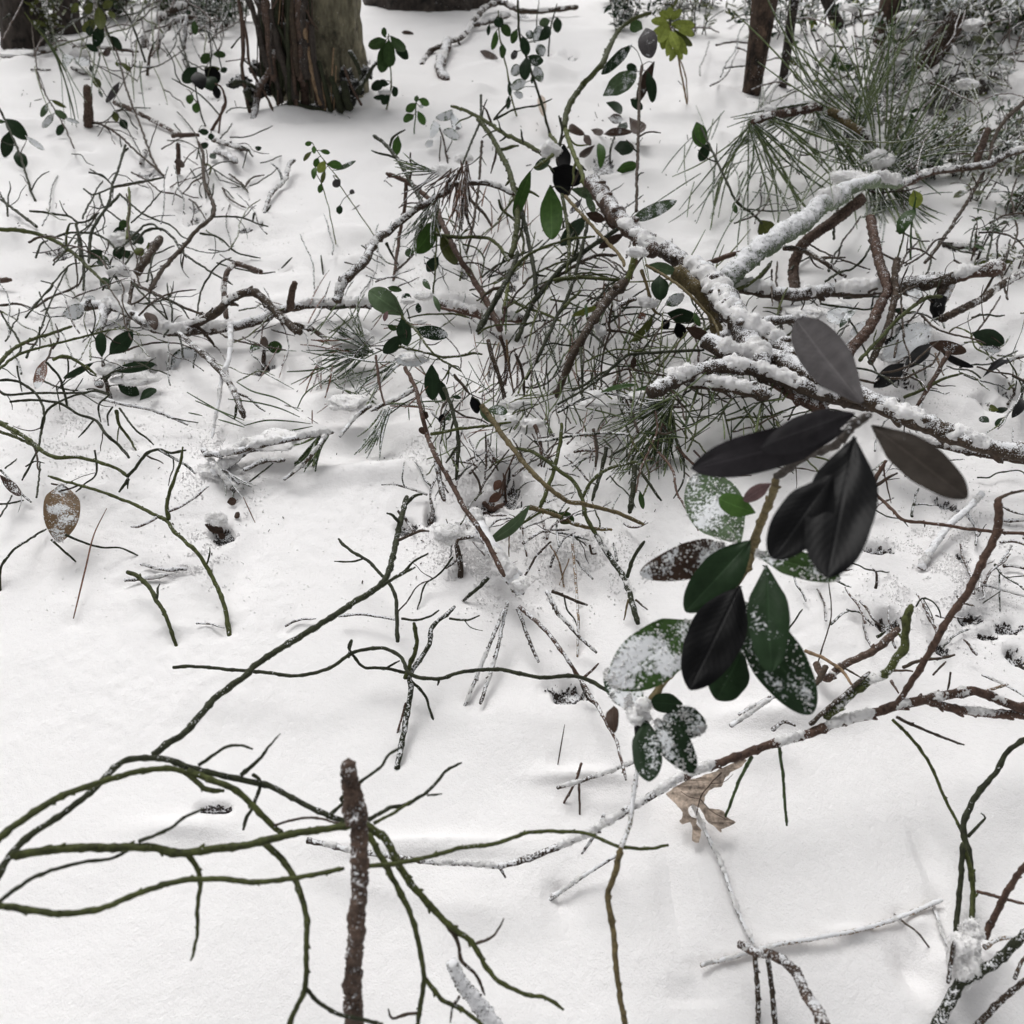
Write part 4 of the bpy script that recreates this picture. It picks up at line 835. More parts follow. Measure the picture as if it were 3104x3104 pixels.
TRACES = r'''
O bilberry_shrub|stem|thick olive green bilberry stems arching across the bottom left corner|shrub
T C1
S g 40 25 0.07 0 15,14,12 -60,1010 0,945 150,830 300,740 450,680 620,625 760,590 900,580 990,600 1050,650 1100,690 1190,700
S k 36 28 0.14 0 13,13,11 -20,1180 40,1060 140,950 260,870 400,770 500,690 560,625 640,550 740,525 880,530 1000,570 1150,610 1300,640 1450,680 1600,760 1750,830 1850,862
S g 34 30 0.10 0 p0 1000,590 1150,650 1250,690 1350,780 1450,880 1510,935
S g 34 26 0.10 0 12,11,8 1390,965 1480,1040 1560,1150 1610,1280 1635,1400 1630,1550 1625,1740 1580,1850 1540,1940 1500,2100
S k 22 20 0.12 0 p0 1625,1750 1700,1830 1800,1885 1900,1910 @C2 280,1940
S g 46 36 0.07 0 14,13,12 60,1040 300,1010 560,1000 800,1000 950,1030 1100,1010 1300,990 1450,950 1600,920 1860,880 @C2 150,850
S k 24 16 0.07 0 15,14,13 -20,1300 100,1210 200,1150 400,1085 580,1060 680,1020
S k 20 15 0.10 0 p0 740,970 900,900 980,840 1080,795
S g 36 24 0.07 0 14,13,12 -40,1300 150,1330 350,1350 550,1320 750,1240 950,1180 1150,1165 1350,1185 1550,1165 1700,1140 1830,1110
S g 30 14 0.07 0 p0 1000,1040 1050,1110 1065,1200 1050,1330 1050,1450 1030,1560 1015,1600
S k 36 28 0.14 0 11.5,10,8 815,505 900,440 980,390 1080,280 1150,200 1300,90 1400,0 @B2 0,1690 150,1590 290,1500 350,1400 400,1180 450,980
S k 22 13 0.07 0 p0 @B2 300,1500 420,1430 500,1390
S k 20 13 0.07 0 p0 1060,560 1130,510 1200,465 1280,455 1345,475
S k 26 8 0.12 0 p0 1285,612 1380,530 1440,450 1490,395
S k 20 18 0.17 0 p0 1345,610 1385,650 1360,750 1310,850 1295,905
S d 14 12 0.12 0 11,12 1460,880 1600,845 1700,845 1835,880
S k 20 14 0.12 0 p0 1740,840 1830,760 @C2 60,740 190,630 270,570 320,500 380,465
T C2
S k 24 14 0.12 0 12,10 210,850 320,790 420,765 520,700 570,650 620,590 700,548
S k 12 9 0.02 0 p0 520,722 595,715
S g 18 14 0.02 0 p0 235,868 350,810 430,750
S g 44 18 0.14 0 12,9,6 190,880 290,950 340,1040 400,1150 500,1270 620,1400 760,1510 830,1630 900,1710 1040,1780 1150,1800 1245,1860
S g 34 24 0.07 0 12,10,6 205,930 290,1080 370,1230 440,1380 480,1550 500,1700 480,1850 460,1990
S g 26 20 0.12 0 p0 510,1700 600,1810 700,1860 820,1950
S d 18 12 0.12 0 p0 470,1880 400,1890 330,1910 310,1860
S d 16 10 0.22 0 p0 690,1790 655,1850 640,1932
S d 26 14 0.14 0 p0 610,1390 680,1500 700,1600 780,1680 825,1785
S d 16 10 0.07 0 p0 780,1510 860,1480 900,1430 925,1380
S g 26 16 0.12 0 12,10,8 190,1100 350,1085 520,1050 700,1000 850,985 980,945 1100,915 1300,915 1400,935 1530,990 1690,1005 1800,985
O pine_twig|stem|upright brown scaly dead twig with a blunt top standing before the olive stems|twig
T C2
X b 92 84 .2 0 5,11,14.5 140,2300 130,1932 122,1700 140,1450 155,1250 160,1050 140,800
X b 120 70 .2 0 p0 145,860 125,740 105,640 98,580 98,545
O fallen_twig|stem|blurred stick coated in white snow at the bottom edge, left of centre|twig
X q 62 90 .62 0 5,2 650,1610 700,1720 780,1820 900,1990
O pine_branch|branch|long red brown branch sagging under a crust of loose snow, rising to the right edge|branch
T C2
S d 30 28 .35 1.2 2,2.5,3 -120,960 0,985 100,1010 350,1050 550,1075 750,1085 900,1100
S d 30 40 .3 1.8 3,4,5 900,1100 1050,1060 1250,980 1380,925 1500,850 1700,730 1880,620 @C3 130,630
S r 40 48 .12 1.5 5,6 @C3 120,625 200,590 400,520 600,450 800,390 1000,320 1200,270
S r 50 46 .12 .5 p1 @C3 1180,270 1300,235 1450,205 1600,175 1700,172 1850,230 2000,290
S r 44 46 .2 .4 p1 @C3 1420,215 1550,255 1700,280 1850,290 2000,295
S d 18 14 .4 .8 p0 @C2 1460,820 1430,900 1340,1035
S d 18 14 .2 0 p0 @C2 900,1100 935,1160
S r 30 42 .12 0 p-1 @C3 1260,240 @R3 930,1932 1050,1750 1180,1530 1290,1330 1470,1080 1600,800 1710,560 1715,310
S d 18 12 .1 0 p0 @R3 1690,330 1800,270 1960,235
S g 46 40 .15 .3 p0 @C3 880,305 @R3 500,1932 650,1830 780,1770 860,1640 930,1560 940,1420 960,1280 990,1200
S d 24 20 .2 0 p0 @C3 800,345 @R3 430,1945 560,1830 640,1760
S g 18 15 .1 0 5,2,1 @C3 1240,320 1350,430 1440,560 1520,740 1600,900 1650,1050 1665,1200 1660,1400
S d 18 12 .1 0 p0 @C3 1260,305 1400,370 1620,455
S n 20 14 .05 0 5,1 @C3 490,515 420,650 340,860
S n 18 15 .05 0 5,1 @C3 635,470 655,620 675,885
O oak_leaf|blade|torn tan oak leaf hanging below the snow crusted branch|leaf
T C3
P o .05 3.2,0.6 30,712 120,655 280,600 450,525 445,560 390,590 345,640 325,680 290,682 250,710 235,760 262,788 330,800 362,838 405,865 370,885 330,900 325,922 298,890 255,862 225,805 196,782 170,772 150,800 168,832 200,842 192,872 218,905 206,972 172,960 176,902 163,862 122,875 105,860 124,826 108,790 60,745
S b 8 5 0 0 p-.15 330,600 270,660 215,740 195,830
S b 5 3 0 0 p-.15 270,660 340,650 390,610
S b 5 3 0 0 p-.15 215,740 160,730 110,700
S b 5 3 0 0 p-.15 215,740 270,800 350,850
S b 12 10 .2 0 2,1 120,672 150,710 175,760
O bilberry_shrub|stem|bilberry stems rising at the right edge above a snow clump in their fork|shrub
T C3
S k 34 24 .1 0 1.5,5 1665,1180 1640,1000 1615,890 1680,730 1790,600 1850,490 1960,410
S k 20 8 .1 0 p0 1640,940 1700,880 1730,840 1710,818
S g 30 24 .1 0 0,3 1660,1420 1665,1200 1645,1080 1610,975
S k 28 26 .1 0 0,3 1570,1500 1600,1200 1612,980
S k 62 44 .3 .5 0,4 1470,1960 1540,1830 1600,1720 1700,1660 1800,1600 1960,1440
S d 20 20 .3 0 p0 1535,1720 1550,1600 1565,1500
S r 34 28 .08 0 1,6 1730,1480 1800,1330 1870,1200 1960,1070
S r 18 14 .1 0 1.5,3 1690,1232 1810,1265 1960,1305
S c 24 16 .3 0 1,1.5 1730,1530 1800,1490 1870,1475
S d 34 26 .3 .3 0,3 1690,1950 1800,1830 1960,1690
S d 20 14 .2 0 1,1.5 1890,1700 1920,1620 1960,1560
M 80 150 1.2 1620,1590
M 60 60 2.0 1660,1440
O buried_twig|stem|thin frosted twig half sunk in snow, running down from the oak leaf|twig
S d 20 22 .55 1.0 1.5,.3,.4 125,670 170,760 250,930 330,1090 380,1240 430,1370 500,1510
O buried_twig|stem|straight frosted twig lying in a snow ridge, rising to the right|twig
S c 22 24 .55 .6 .2,.3,.2 220,1625 400,1580 560,1532 720,1500 1000,1450 1250,1380 1500,1280
O scaly_twig|stem|rough scaly brown twig bending down to the bottom edge, right of centre|twig
X b 42 62 .35 .2 2,4,6 425,1510 500,1550 620,1580 720,1660 780,1780 840,1870 900,1990
S d 26 26 .25 0 p0 505,1560 520,1750 525,1980
S d 26 28 .25 0 p0 578,1600 600,1780 618,1980
O dead_needle|stem|small dark needle poking from the snow left of the right edge fork|needle
S d 12 9 .1 0 0,1,0 1285,1385 1370,1450 1425,1520
O dead_twig|stem|short frosted twig buried beside the snow clump of the right fork|twig
S d 18 14 .5 .5 0,.5 1480,1380 1510,1470 1540,1535
O buried_twig|stem|frosted side twig poking from snow below the crusted branch|twig
T C2
S d 18 24 .5 1.0 1.5,.2 1520,1045 1380,1130 1220,1240
O snowy_twig|stem|twig under a snow ridge left of the low leaf cluster|twig
S d 22 20 .3 1.6 1,2.5 1210,682 1350,640 1500,590 1640,535
S r 14 12 .1 0 1.5,.2 1340,550 1310,640 1268,722
S r 13 11 .1 0 1.5,.2 1325,640 1330,775
O dead_needle|needle|lone straight dark needle stuck upright in open snow|needle
Z d 9 7 0 0 .2,1.6 1220,520 1250,345
O bilberry_shrub|stem|thin green bilberry stem lying level across the central snow|shrub
T C2
S k 18 22 .08 0 2.5,3,3 @C1 920,40 1030,35 1200,50 1400,65 1580,85 1740,50 1830,-5 @B2 130,1890 250,1865 340,1872 420,1920 @C2 430,78 580,100 700,65 880,50 1000,70 1130,95 1290,85 1400,120 1520,190
S k 14 10 .05 0 p0 580,105 575,135
S k 14 18 .08 0 p0 @B2 130,1815 110,1860 150,1925 @C2 180,38 300,45 425,76
S k 14 10 .1 0 p0 300,45 370,5
S k 32 22 .25 0 .2,2,4 370,510 400,350 430,170 425,90 @B2 530,1925 580,1850 600,1740 690,1660 730,1620
S g 24 22 .1 0 p0 @C2 400,100 @B2 505,1860 500,1780 490,1715
S k 18 10 .1 0 p0 430,110 500,180 540,290 572,378
S r 14 10 .2 0 p0 405,230 380,320 352,408
S k 14 9 .1 0 p0 @B2 700,1690 800,1700 875,1672
S k 14 10 .1 0 p0 @B2 420,1690 500,1700 580,1680 640,1640
S d 16 14 .4 .4 1,1.5 @B2 50,1675 180,1665 300,1680 400,1700
S k 22 15 .05 0 2,3,3 @B2 395,1825 390,1620 370,1520 300,1430 220,1350 130,1300 50,1225
S k 16 10 .1 0 p0 @B2 410,1430 440,1410 500,1350 575,1310
S k 14 10 .2 0 p0 @B2 110,1920 120,1860 130,1820
O bilberry_shrub|stem|green stem curving out of smooth snow, forked, at left under the web of twigs|shrub
T B1
S g 27 15 .12 0 0,3,4,5 1335,1735 1310,1600 1240,1440 1150,1300 1020,1180 980,1120 900,1080 780,1020 600,950 480,915 390,890 280,855
S g 24 14 .12 0 p1 985,1110 980,1000 1030,850 1060,760 1070,685
S r 20 16 .5 .8 p0 920,1095 830,1145 765,1155
S r 15 12 .5 .6 p0 975,1070 1100,1010 1220,915
O bilberry_twig|stem|short curved green twig alone on smooth snow at left|twig
S g 20 28 .05 0 0,1.5,2 1022,1820 1000,1750 960,1650 920,1590 890,1530 820,1450 745,1418
O dead_needle|needle|long thin red needle leaning on smooth snow at left|needle
Z t 11 8 .05 0 .2,3 430,1690 500,1400 550,1200 625,1045
O dead_leaf|stem|pointed tan dead leaf dusted with snow at the left|leaf
S d 12 9 .1 0 4,4 300,900 370,915 400,930
L c .42 195 365,905 345,1245 h=4,2.5 roll=5 big=1
S k 14 9 .1 0 3,.3 385,1200 480,1240 600,1275 700,1275 765,1302
S k 14 10 .1 0 2,.3 300,1228 410,1328
O dead_twig|stem|thin dark twig bending at the left edge below the tan leaf|twig
S k 16 12 .15 0 0,2,.5 0,1500 5,1390 80,1290 180,1220 270,1165
O bilberry_shrub|stem|tangled web of thin dark stems spreading from the left edge|shrub
T B1
S g 28 18 .15 0 5,4,3 -40,520 0,545 150,630 250,710 340,750 450,745 600,780 700,820 745,860
S g 20 14 .15 0 4,4 -20,590 120,640 240,705
S k 20 14 .1 0 p0 745,860 800,800 850,730 920,700 1000,720 1090,705
S k 20 16 .1 0 p0 750,870 735,900 700,950
S k 14 10 .1 0 p0 750,870 748,930
S k 16 14 .3 .4 p0 930,700 1000,740 1100,800 1140,840
S k 12 10 .1 0 p0 555,705 565,780 560,850 500,900 445,950
S k 16 12 .1 0 6,4,2 -30,295 80,295 170,340 230,400 260,500 240,600 220,700 130,880
S k 15 12 .1 0 5,4 -20,340 40,380 200,370 430,370 560,360 640,380
S k 14 18 .1 0 6,4,3 60,420 200,410 350,430 450,490 560,530 620,610 700,680 755,750
S k 14 12 .1 0 p0 240,580 270,480 350,420 450,380 540,360
S k 14 14 .1 0 p1 270,190 350,280 370,350 400,460
S g 24 16 .1 0 8,5 -40,230 0,190 80,110 180,60 300,20 420,-20
S g 16 12 .1 0 8,5 -30,250 100,150 250,100 450,50 650,0
S g 20 15 .1 0 p0 310,175 370,155 450,180 560,260
S k 12 12 .1 0 5,4 40,-40 110,60 120,120 60,180
S g 20 10 .1 0 p1 680,470 700,560 760,640 800,710
S k 13 11 .1 0 4,2 700,460 780,570 900,670
S k 12 9 .1 0 p0 550,530 460,630
S d 26 14 .5 .9 3,3,1 470,360 600,400 700,430 850,460 950,490 1100,555
S k 10 7 .1 0 p0 980,510 1160,545
S k 12 10 .1 0 p0 640,380 580,440 590,540 
S k 12 10 .1 0 p0 660,450 630,500 635,560
S k 12 12 .3 .3 2,.5 0,820 60,880 130,960 180,1010
S k 12 10 .1 0 2,.5 0,1020 60,1015 135,998
S k 10 8 .1 0 2,.5 0,1095 40,1030 72,965
S k 12 9 .1 0 3,1 215,980 230,850 235,775
S k 10 7 .1 0 p0 150,800 200,770 260,780
S k 10 8 .1 0 3,2 30,810 100,755
S k 11 8 .1 0 p0 100,210 115,300 130,360
S k 10 7 .1 0 5,3 230,-20 235,60 225,120
S k 9 6 .1 0 5,3 520,0 560,60 590,130
L R .5 60 265,178 210,345 h=4
L B .3 55 0,850 120,970 h=3,2
O lingonberry_plant|stem|whorl of narrow dark green leaves over a snowy left hollow|plant
T B1
S d 26 22 .3 .3 0,3 640,385 615,280 600,175
L D .0 92 640,145 775,10
L D .0 62 597,160 592,15 roll=10
L D .0 40 550,190 372,285
L D .1 62 655,240 908,200 roll=0
L D .1 80 690,320 815,380
L D .0 52 820,412 912,345 h=1
L D .85 130 1000,245 1160,120 h=.8 fold=-.1
L B .4 50 560,300 600,340 
M 70 40 2.2 640,230
M 120 28 1.5 800,280
M 90 26 2.2 780,170
O lingonberry_plant|stem|tiny plant with two round mottled leaves over a dark hollow, left|plant
S B 28 26 .3 0 0,1 1545,230 1545,120
L M .3 74 1560,110 1652,95 h=1.5
L M .4 60 1520,110 1470,90 h=1.5
L B .2 50 1545,110 1550,40 h=1.7
O snowy_twig|stem|hanging twig coated thick with white frost, left of centre|twig
S c 34 16 .85 .7 5,3,1 1350,-20 1345,150 1300,280 1280,420 1240,630
O broken_branch|branch|dark bark stick with frost slanting down beside the white frosted twig|branch
S d 28 36 .25 .3 4,4,2 1050,20 1150,110 1260,210 1340,310 1400,430 1430,515
O pine_needles|needle|scattered loose green needles fanned around the slanting dark stick|needles
Z n 10 9 .1 0 2,2 1095,365 1240,450 1430,555
Z n 10 9 .1 0 2,2 1145,415 1300,480 1430,530
Z n 10 9 .1 0 1.5,2 1280,525 1350,545 1430,570
Z n 10 9 .1 0 3,2 1335,405 1500,425 1640,460 1755,510
Z n 11 9 .1 0 3,2 1385,305 1480,360 1620,400 1750,475
Z n 11 9 .1 0 2,2 1430,560 1560,530 1700,535 1820,550
Z n 12 9 .1 0 2,2 1580,605 1700,590 1830,565
Z n 10 8 .1 0 1,1 1105,485 1185,502
Z t 9 7 .0 0 2,2 1828,470 1828,550
Z n 12 9 .1 0 4,2 1680,245 1830,235 2000,200
Z n 11 9 .1 0 4,2 1705,318 1850,250 1990,180
Z n 10 9 .1 0 4,3 1740,460 1790,370 1900,290
Z t 10 8 .2 0 1.5,.3 1425,980 1475,1088
O snowy_pine_branch|branch|pine twig bowed under thick loose snow, dark needles poking from below|branch
T B1
S d 34 30 .5 2.2 2,3,3 1200,730 1350,720 1500,680 1650,650 1800,620 1950,600
S d 26 30 .4 .6 1.5,2 1430,820 1550,765 1665,760
S d 20 26 .4 1.2 1,3 1665,875 1770,790 1850,700 1920,600
N n 14 230 14 1905,600 236 18 .15
S k 10 10 .1 0 1,2 1460,890 1600,780
S d 34 30 .5 1.2 1.2,1.4,.4 1190,700 1250,790 1320,880 1370,950
M 120 26 .3 1300,820
M 80 40 .3 1360,900
S d 18 14 .4 .6 1,1.5 1400,900 1330,830 1240,800
N n 8 160 11 1330,850 300 60 .4
S d 60 80 .8 1.2 1,1.4,1.8 1250,840 1340,780 1420,700 1560,660 1720,640
M 160 30 2.2 1600,645
M 60 40 .8 1270,1110
O leaf_litter|shard|dark leaf scraps showing under snow right of the curved green stem|debris
L B .2 60 1200,1140 1310,1180 h=.4
L B .2 50 1330,1010 1385,1000 h=.4
L B .1 40 1280,1190 1315,1220 h=.3
L B .3 40 1380,1070 1400,1100 h=.3
O dead_twig|stem|frosted stub twigs lying just above the short curved twig|twig
S d 14 26 .5 .5 .3,.3 825,1370 950,1400 1090,1400
S d 22 26 .5 .6 .3,.3 730,1465 850,1455 980,1435
O dead_twig|stem|tiny curved twig at the foot of the long curved stem|twig
S d 12 12 .4 .3 .2,.3 1150,1718 1230,1722 1310,1745
O dead_twig|stem|tiny dark twig above the long arching bottom left stem|twig
S d 14 12 .3 .2 .2,.5 1670,1735 1740,1700 1850,1688
O forked_twigs|stem|red and brown twigs radiating down from the central snow clump|twig
T B2
S r 26 16 .25 0 3,2,3 1110,1620 1200,1700 1300,1800 1390,1932 @C2 1330,100 1420,240 1480,350 1530,450 1575,640
S d 22 20 .25 0 2.5,1 1100,1630 1160,1800 1220,1945
S d 20 22 .35 .3 2.5,.2 1040,1590 1000,1780 965,1932 @C2 800,235
S d 20 22 .35 .3 2.5,.2 1020,1640 900,1932 @C2 742,185
S d 24 18 .3 .3 3,1 1270,1530 1330,1650 1400,1730 1460,1795 1560,1890
S d 20 16 .15 0 3,2 1300,1530 1400,1570 1508,1615
S r 16 14 .2 0 p0 @C2 1340,105 1400,50 1430,20
S d 13 14 .2 0 p0 @C2 1335,120 1370,200 1420,245
S d 60 90 .7 1.2 3,3,2 840,1060 930,1250 1040,1420 1120,1530
M 60 40 2.5 1110,1490
M 90 60 2.8 700,1200
M 90 34 3 860,1200
O bramble_stem|stem|dark stem slanting down through the middle to the snow clump|stem
T B2
S r 24 30 .15 0 9,7,5 440,220 500,340 540,500 570,620 620,740 700,880 780,1030 850,1130 930,1260 1020,1440
S d 30 30 .3 0 5,3 620,740 640,880 670,1000
S d 22 16 .3 0 p0 840,1210 780,1220 740,1250 760,1410
L B .2 50 570,480 540,520
L B .2 44 580,600 520,580
O bilberry_shrub|stem|olive and green stems running diagonally right of centre to the snow|shrub
T B2
S y 34 22 .05 0 7,6,4 890,440 930,500 1060,680 1200,850 1370,990 1480,1020 1680,1070 1840,1140
S g 20 28 .05 0 7,3 1355,545 1350,650 1300,860 1230,1040
S g 18 26 .08 0 6,5,3 980,560 1060,680 1200,720 1350,830 1430,890 1480,1000 1500,1100 1560,1200
S k 30 34 .2 .2 3,1 1560,1200 1640,1330 1720,1450 1760,1560 1805,1720
S k 24 20 .1 0 p0 1740,1450 1780,1330 1840,1240
S d 14 10 .2 0 p0 1790,1580 1860,1640
S y 14 10 .1 0 p0 1750,1580 1720,1700
S g 20 14 .15 0 6,5 590,610 760,580 930,560 1060,540
S k 24 20 .1 0 5,2 670,340 720,480 750,640 740,880
S k 14 12 .2 0 4,2 750,680 680,780
S g 20 20 .2 0 p0 1480,980 1530,890 1600,830 1700,790 1800,770
S y 30 20 .2 0 3,2 1170,1040 1300,1075 1420,1130 1520,1160 1650,1170
S g 16 12 .1 0 p0 1420,1130 1350,1120 1400,1040
L S .15 70 1170,1030 925,1245 h=4,2.5 curl=.2
L M .1 75 1330,1075 1430,1120 roll=0
L S .2 60 880,440 950,540
L S .4 60 920,470 1040,480
L K .0 64 830,390 870,480
S g 14 16 .1 0 p0 1060,1180 1250,1060 1330,1070
S d 14 16 .45 .8 3,1 1430,1200 1420,1290 1470,1380 1540,1460
S d 18 10 .3 .5 3,2 1130,1250 1250,1180 1400,1170
S d 13 14 .3 0 3,.3 1295,1240 1220,1310 1160,1410
S c 10 12 .3 0 3,.2 1290,1260 1340,1350 1365,1470
S c 16 14 .3 0 3,.2 1420,1250 1440,1480 1455,1700 1450,1850
S k 12 9 .1 0 3,.5 1440,1220 1500,1260
S d 14 16 .1 0 1,.5 1520,1260 1535,1310 1560,1310
S c 8 8 .1 0 3,.5 1050,1170 1048,1330
S c 8 8 .1 0 1.5,.2 1400,1340 1360,1450
S k 34 34 .1 0 5,3 1785,790 1775,930 1755,1070
S k 26 20 .1 0 4,2 1620,690 1590,830 1560,920 1535,1000
S d 18 18 .1 0 4,3 1545,580 1565,700 1555,800
S k 14 14 .3 .3 3,3 1420,800 1500,750 1560,740
S k 16 16 .3 .5 4,4 1200,650 1300,645 1450,615 1600,605 1750,610
L M .0 34 1815,940 1835,1050
S k 12 12 .1 0 5,3 1640,790 1650,700 1600,640
S k 14 12 .1 0 5,3 1730,690 1640,740
S k 18 16 .1 0 4,3 1800,800 1870,900 1940,1000
S r 26 18 .2 0 4,2 1200,560 1230,650 1240,800
O twigs_in_hollow|stem|dark twigs and dead grass sunk in the central brown hollow|twig
T B2
S d 14 14 .2 0 1,3 885,960 870,880 830,820
S d 12 12 .2 0 1,3 850,1000 900,900 915,760 910,600
S d 12 9 .2 0 1,3 900,900 980,790 1050,700
S r 12 9 .1 0 1,3 990,960 1040,820 1100,700
S r 16 12 .1 0 0,2 950,1040 1010,950 1030,850
S r 30 26 .1 0 0,1 900,1010 950,1050 1020,1020
S r 16 12 .1 0 0,3 1030,1020 1025,900 1015,840
S d 16 18 .3 .4 .5,1.5 490,1190 460,1130 430,1090 400,1060
S d 16 18 .3 .3 .5,1.5 590,1140 600,1060 590,980
S d 14 9 .3 .4 .5,2 570,965 470,930 380,905 305,908
S k 13 10 .1 0 2,.3 720,1330 650,1420 560,1490 530,1580
S k 26 18 .2 .2 2,.3 925,1455 870,1510 810,1560
S d 26 34 .2 0 2,.3 740,1250 760,1330 765,1410
L R .1 50 930,1010 1000,950
L R .1 50 960,940 1000,880
O lingonberry_plant|stem|forked green stems with curled dark leaves left of the centre|plant
T M1
S g 26 18 .08 0 7,7,5 370,490 420,560 520,650 640,820 740,920 860,990 960,1050
S g 24 26 .2 0 p0 350,800 500,840 650,880 800,910 960,900 1060,870 1160,880
S g 20 15 .1 0 p0 860,1000 800,1110 760,1160
S g 16 12 .1 0 p0 860,990 930,1000 960,1050
S g 18 10 .1 0 p0 420,560 380,530 360,460
L S .12 230 400,500 60,260 roll=0 fold=.1 big=1
L M .0 60 240,230 380,260
L P .1 50 240,460 210,560
L D .05 150 375,530 430,800 roll=-10 fold=.2
L D .15 130 400,690 200,870 roll=10
L D .38 140 510,640 830,700 roll=0 fold=.1
L D .85 130 640,940 310,940 roll=-20 fold=-.1
L D .14 160 670,980 680,1330 roll=0
L D .15 90 740,1120 800,1340
L M .1 60 240,600 330,640
L K .1 95 1070,1290 1120,1460
S d 30 28 .1 0 p0 890,1080 980,1190 1040,1270
L S .2 55 690,310 750,470
L S .3 60 660,250 590,150
L D .55 90 470,370 390,300
L D .3 60 540,380 545,480
S k 16 14 .1 0 p0 430,440 460,560
M 90 50 -1 600,310
M 60 34 -1 440,360
M 130 30 -1 450,900
M 60 26 -1 560,560
S g 16 22 .05 0 5,5,4 440,530 560,500 700,490 900,490 1040,520
S d 22 26 .3 .3 p0 1040,520 1150,600 1300,700 1380,780
S g 22 14 .1 0 p0 1120,690 1200,630 1300,600 1400,595 1550,580 1680,575
S d 14 10 .3 .3 p0 1030,550 1050,620 1060,680
S k 24 22 .1 0 6,4 830,1310 870,1450 920,1620 945,1760 925,1932
S k 22 20 .1 0 4,1 800,1500 790,1620 760,1750
S k 14 12 .1 0 p0 860,1400 890,1310
S k 12 12 .1 0 2,3 840,1900 900,1800 950,1760
L S .5 70 800,1420 850,1530
L K .1 50 790,1460 740,1540
L D .2 40 870,1290 960,1310
O dead_stalks|stem|bundle of upright brown broken stalks standing at the centre|stalks
T M1
X d 44 40 .15 0 7,2 1222,745 1260,900 1330,1100 1370,1250 1395,1400
S r 40 34 .25 0 7,2 1340,700 1390,860 1400,1000 1390,1180
S c 26 18 .2 0 7,2 1400,740 1420,950 1440,1100 1470,1250
S d 30 30 .2 0 6,2 1490,880 1540,1000 1570,1130 1575,1290
S d 20 14 .1 0 p0 1500,830 1440,880 1420,1000
S r 14 10 .2 0 6,3 1300,760 1230,920 1130,1160
S c 14 10 .2 0 6,3 1330,770 1250,1000 1100,1260
S d 14 12 .1 0 6,3 1340,800 1290,1040 1270,1350
S d 12 12 .1 0 5,3 1380,1160 1330,1290 1300,1350
Z n 12 10 .2 0 5,2 1030,950 1130,1120 1260,1310
Z n 10 8 .2 0 5,3 930,1080 1080,1150 1310,1270
S r 26 22 .1 0 8,5 1380,420 1380,520 1350,640
N d 7 180 12 1260,950 262 14
N r 8 260 12 1420,980 262 16
Z n 12 10 .2 0 4,1 1610,1160 1680,1290 1760,1395
Z k 15 12 .1 0 4,1 1675,1035 1720,1190 1765,1340
Z k 14 12 .1 0 4,1 1725,1080 1780,1220
Z k 15 12 .1 0 4,1 1790,1030 1810,1170 1800,1320
Z k 12 10 .1 0 4,1 1890,1050 1940,1150
M 140 60 2.5 1500,1350
M 90 60 3 1420,1520
M 110 50 3 1650,1560
O pine_needles|needle|spray of olive needles fanning down left of the foreground leaves|needles
T M2
S d 20 12 .1 0 6,8 1120,1180 1440,1030
N N 30 860 15 1080,1330 229 30 .12
N n 22 700 15 1060,1480 252 26 .1
N N 9 620 20 1080,1450 268 8 .15
N r 12 160 14 1010,1550 258 34 .0
N n 16 520 14 1060,1340 200 28 .3
Z N 20 16 .1 0 7,7 1440,1040 1250,1200 1060,1310 850,1420 600,1600 360,1760
Z n 20 14 .1 0 6,5 1080,1400 1200,1560 1300,1670
O pine_needles|needle|green needle bundle drooping at the snow edge left of the dark middle stem|needles
T B2
S r 14 12 .1 0 5,4 270,150 285,300 320,440
N n 12 270 14 335,470 253 12 .25
Z k 13 11 .1 0 4,4 340,500 420,440 500,395
Z r 10 8 .1 0 4,4 280,200 295,320 300,370
Z n 10 8 .1 0 2,1 460,455 465,530
S d 30 22 .5 1.0 4,3 500,345 400,400 330,430 240,470
S d 26 20 .5 1.2 4,3 240,440 150,510 60,620
N n 9 300 11 400,200 215 30 .3
O pine_needles|needle|sparse grey green needles crossing snow left of the curled green leaf|needles
T B2
N n 14 300 10 240,120 160 40 .2
N n 12 320 10 200,130 205 34 .2
N n 9 260 10 250,430 160 20 .2
N n 8 300 10 230,110 130 18 .2
N t 5 180 10 -60,180 250 50 .2
M 120 60 3 130,60
M 130 40 2.5 100,430
O mossy_branch|branch|thick dark branch leaning from the snowy fork down to the centre|branch
T M2
S d 104 66 .12 0 9,7,2 620,180 500,300 380,450 260,640 140,850 50,1050 -40,1300
S G 56 60 .08 0 p0 720,-60 700,0 660,120 610,250
S d 44 50 .3 .5 p0 500,460 600,390 730,340
S y 38 26 .2 0 p0 740,-40 700,40 640,150
S d 26 18 .1 0 p0 500,400 470,600 480,650 420,850 400,1000 395,1200
S k 30 22 .1 0 6,3 190,820 205,1000 210,1200 208,1385
Z k 14 12 .1 0 6,4 390,720 350,950 262,1200
Z k 14 12 .1 0 6,4 405,720 370,1000 315,1225
Z k 14 10 .1 0 4,3 290,1060 320,1210
Z k 14 12 .1 0 5,2 160,1070 190,1250 205,1380
Z t 12 10 .1 0 4,4 160,1045 300,1045 470,1065
Z k 10 8 .1 0 4,3 60,1240 110,1290 150,1180
M 50 60 -1 380,650
O bilberry_shrub|stem|green stems sweeping left from the snowy fork right of centre|shrub
T M2
S k 28 30 .1 0 6,7 430,1080 560,960 660,890 800,870 1000,860 1200,850 1400,840
S g 18 16 .1 0 p0 230,960 400,880 560,830 700,850 830,850
S k 24 26 .1 0 5,6 -30,1370 200,1240 400,1100 560,960 640,900
S d 22 18 .1 0 p0 400,1100 640,1030 900,1070 1100,1100
S k 30 20 .3 .3 4,6 -30,1450 150,1350 350,1280 500,1270 700,1330 860,1400
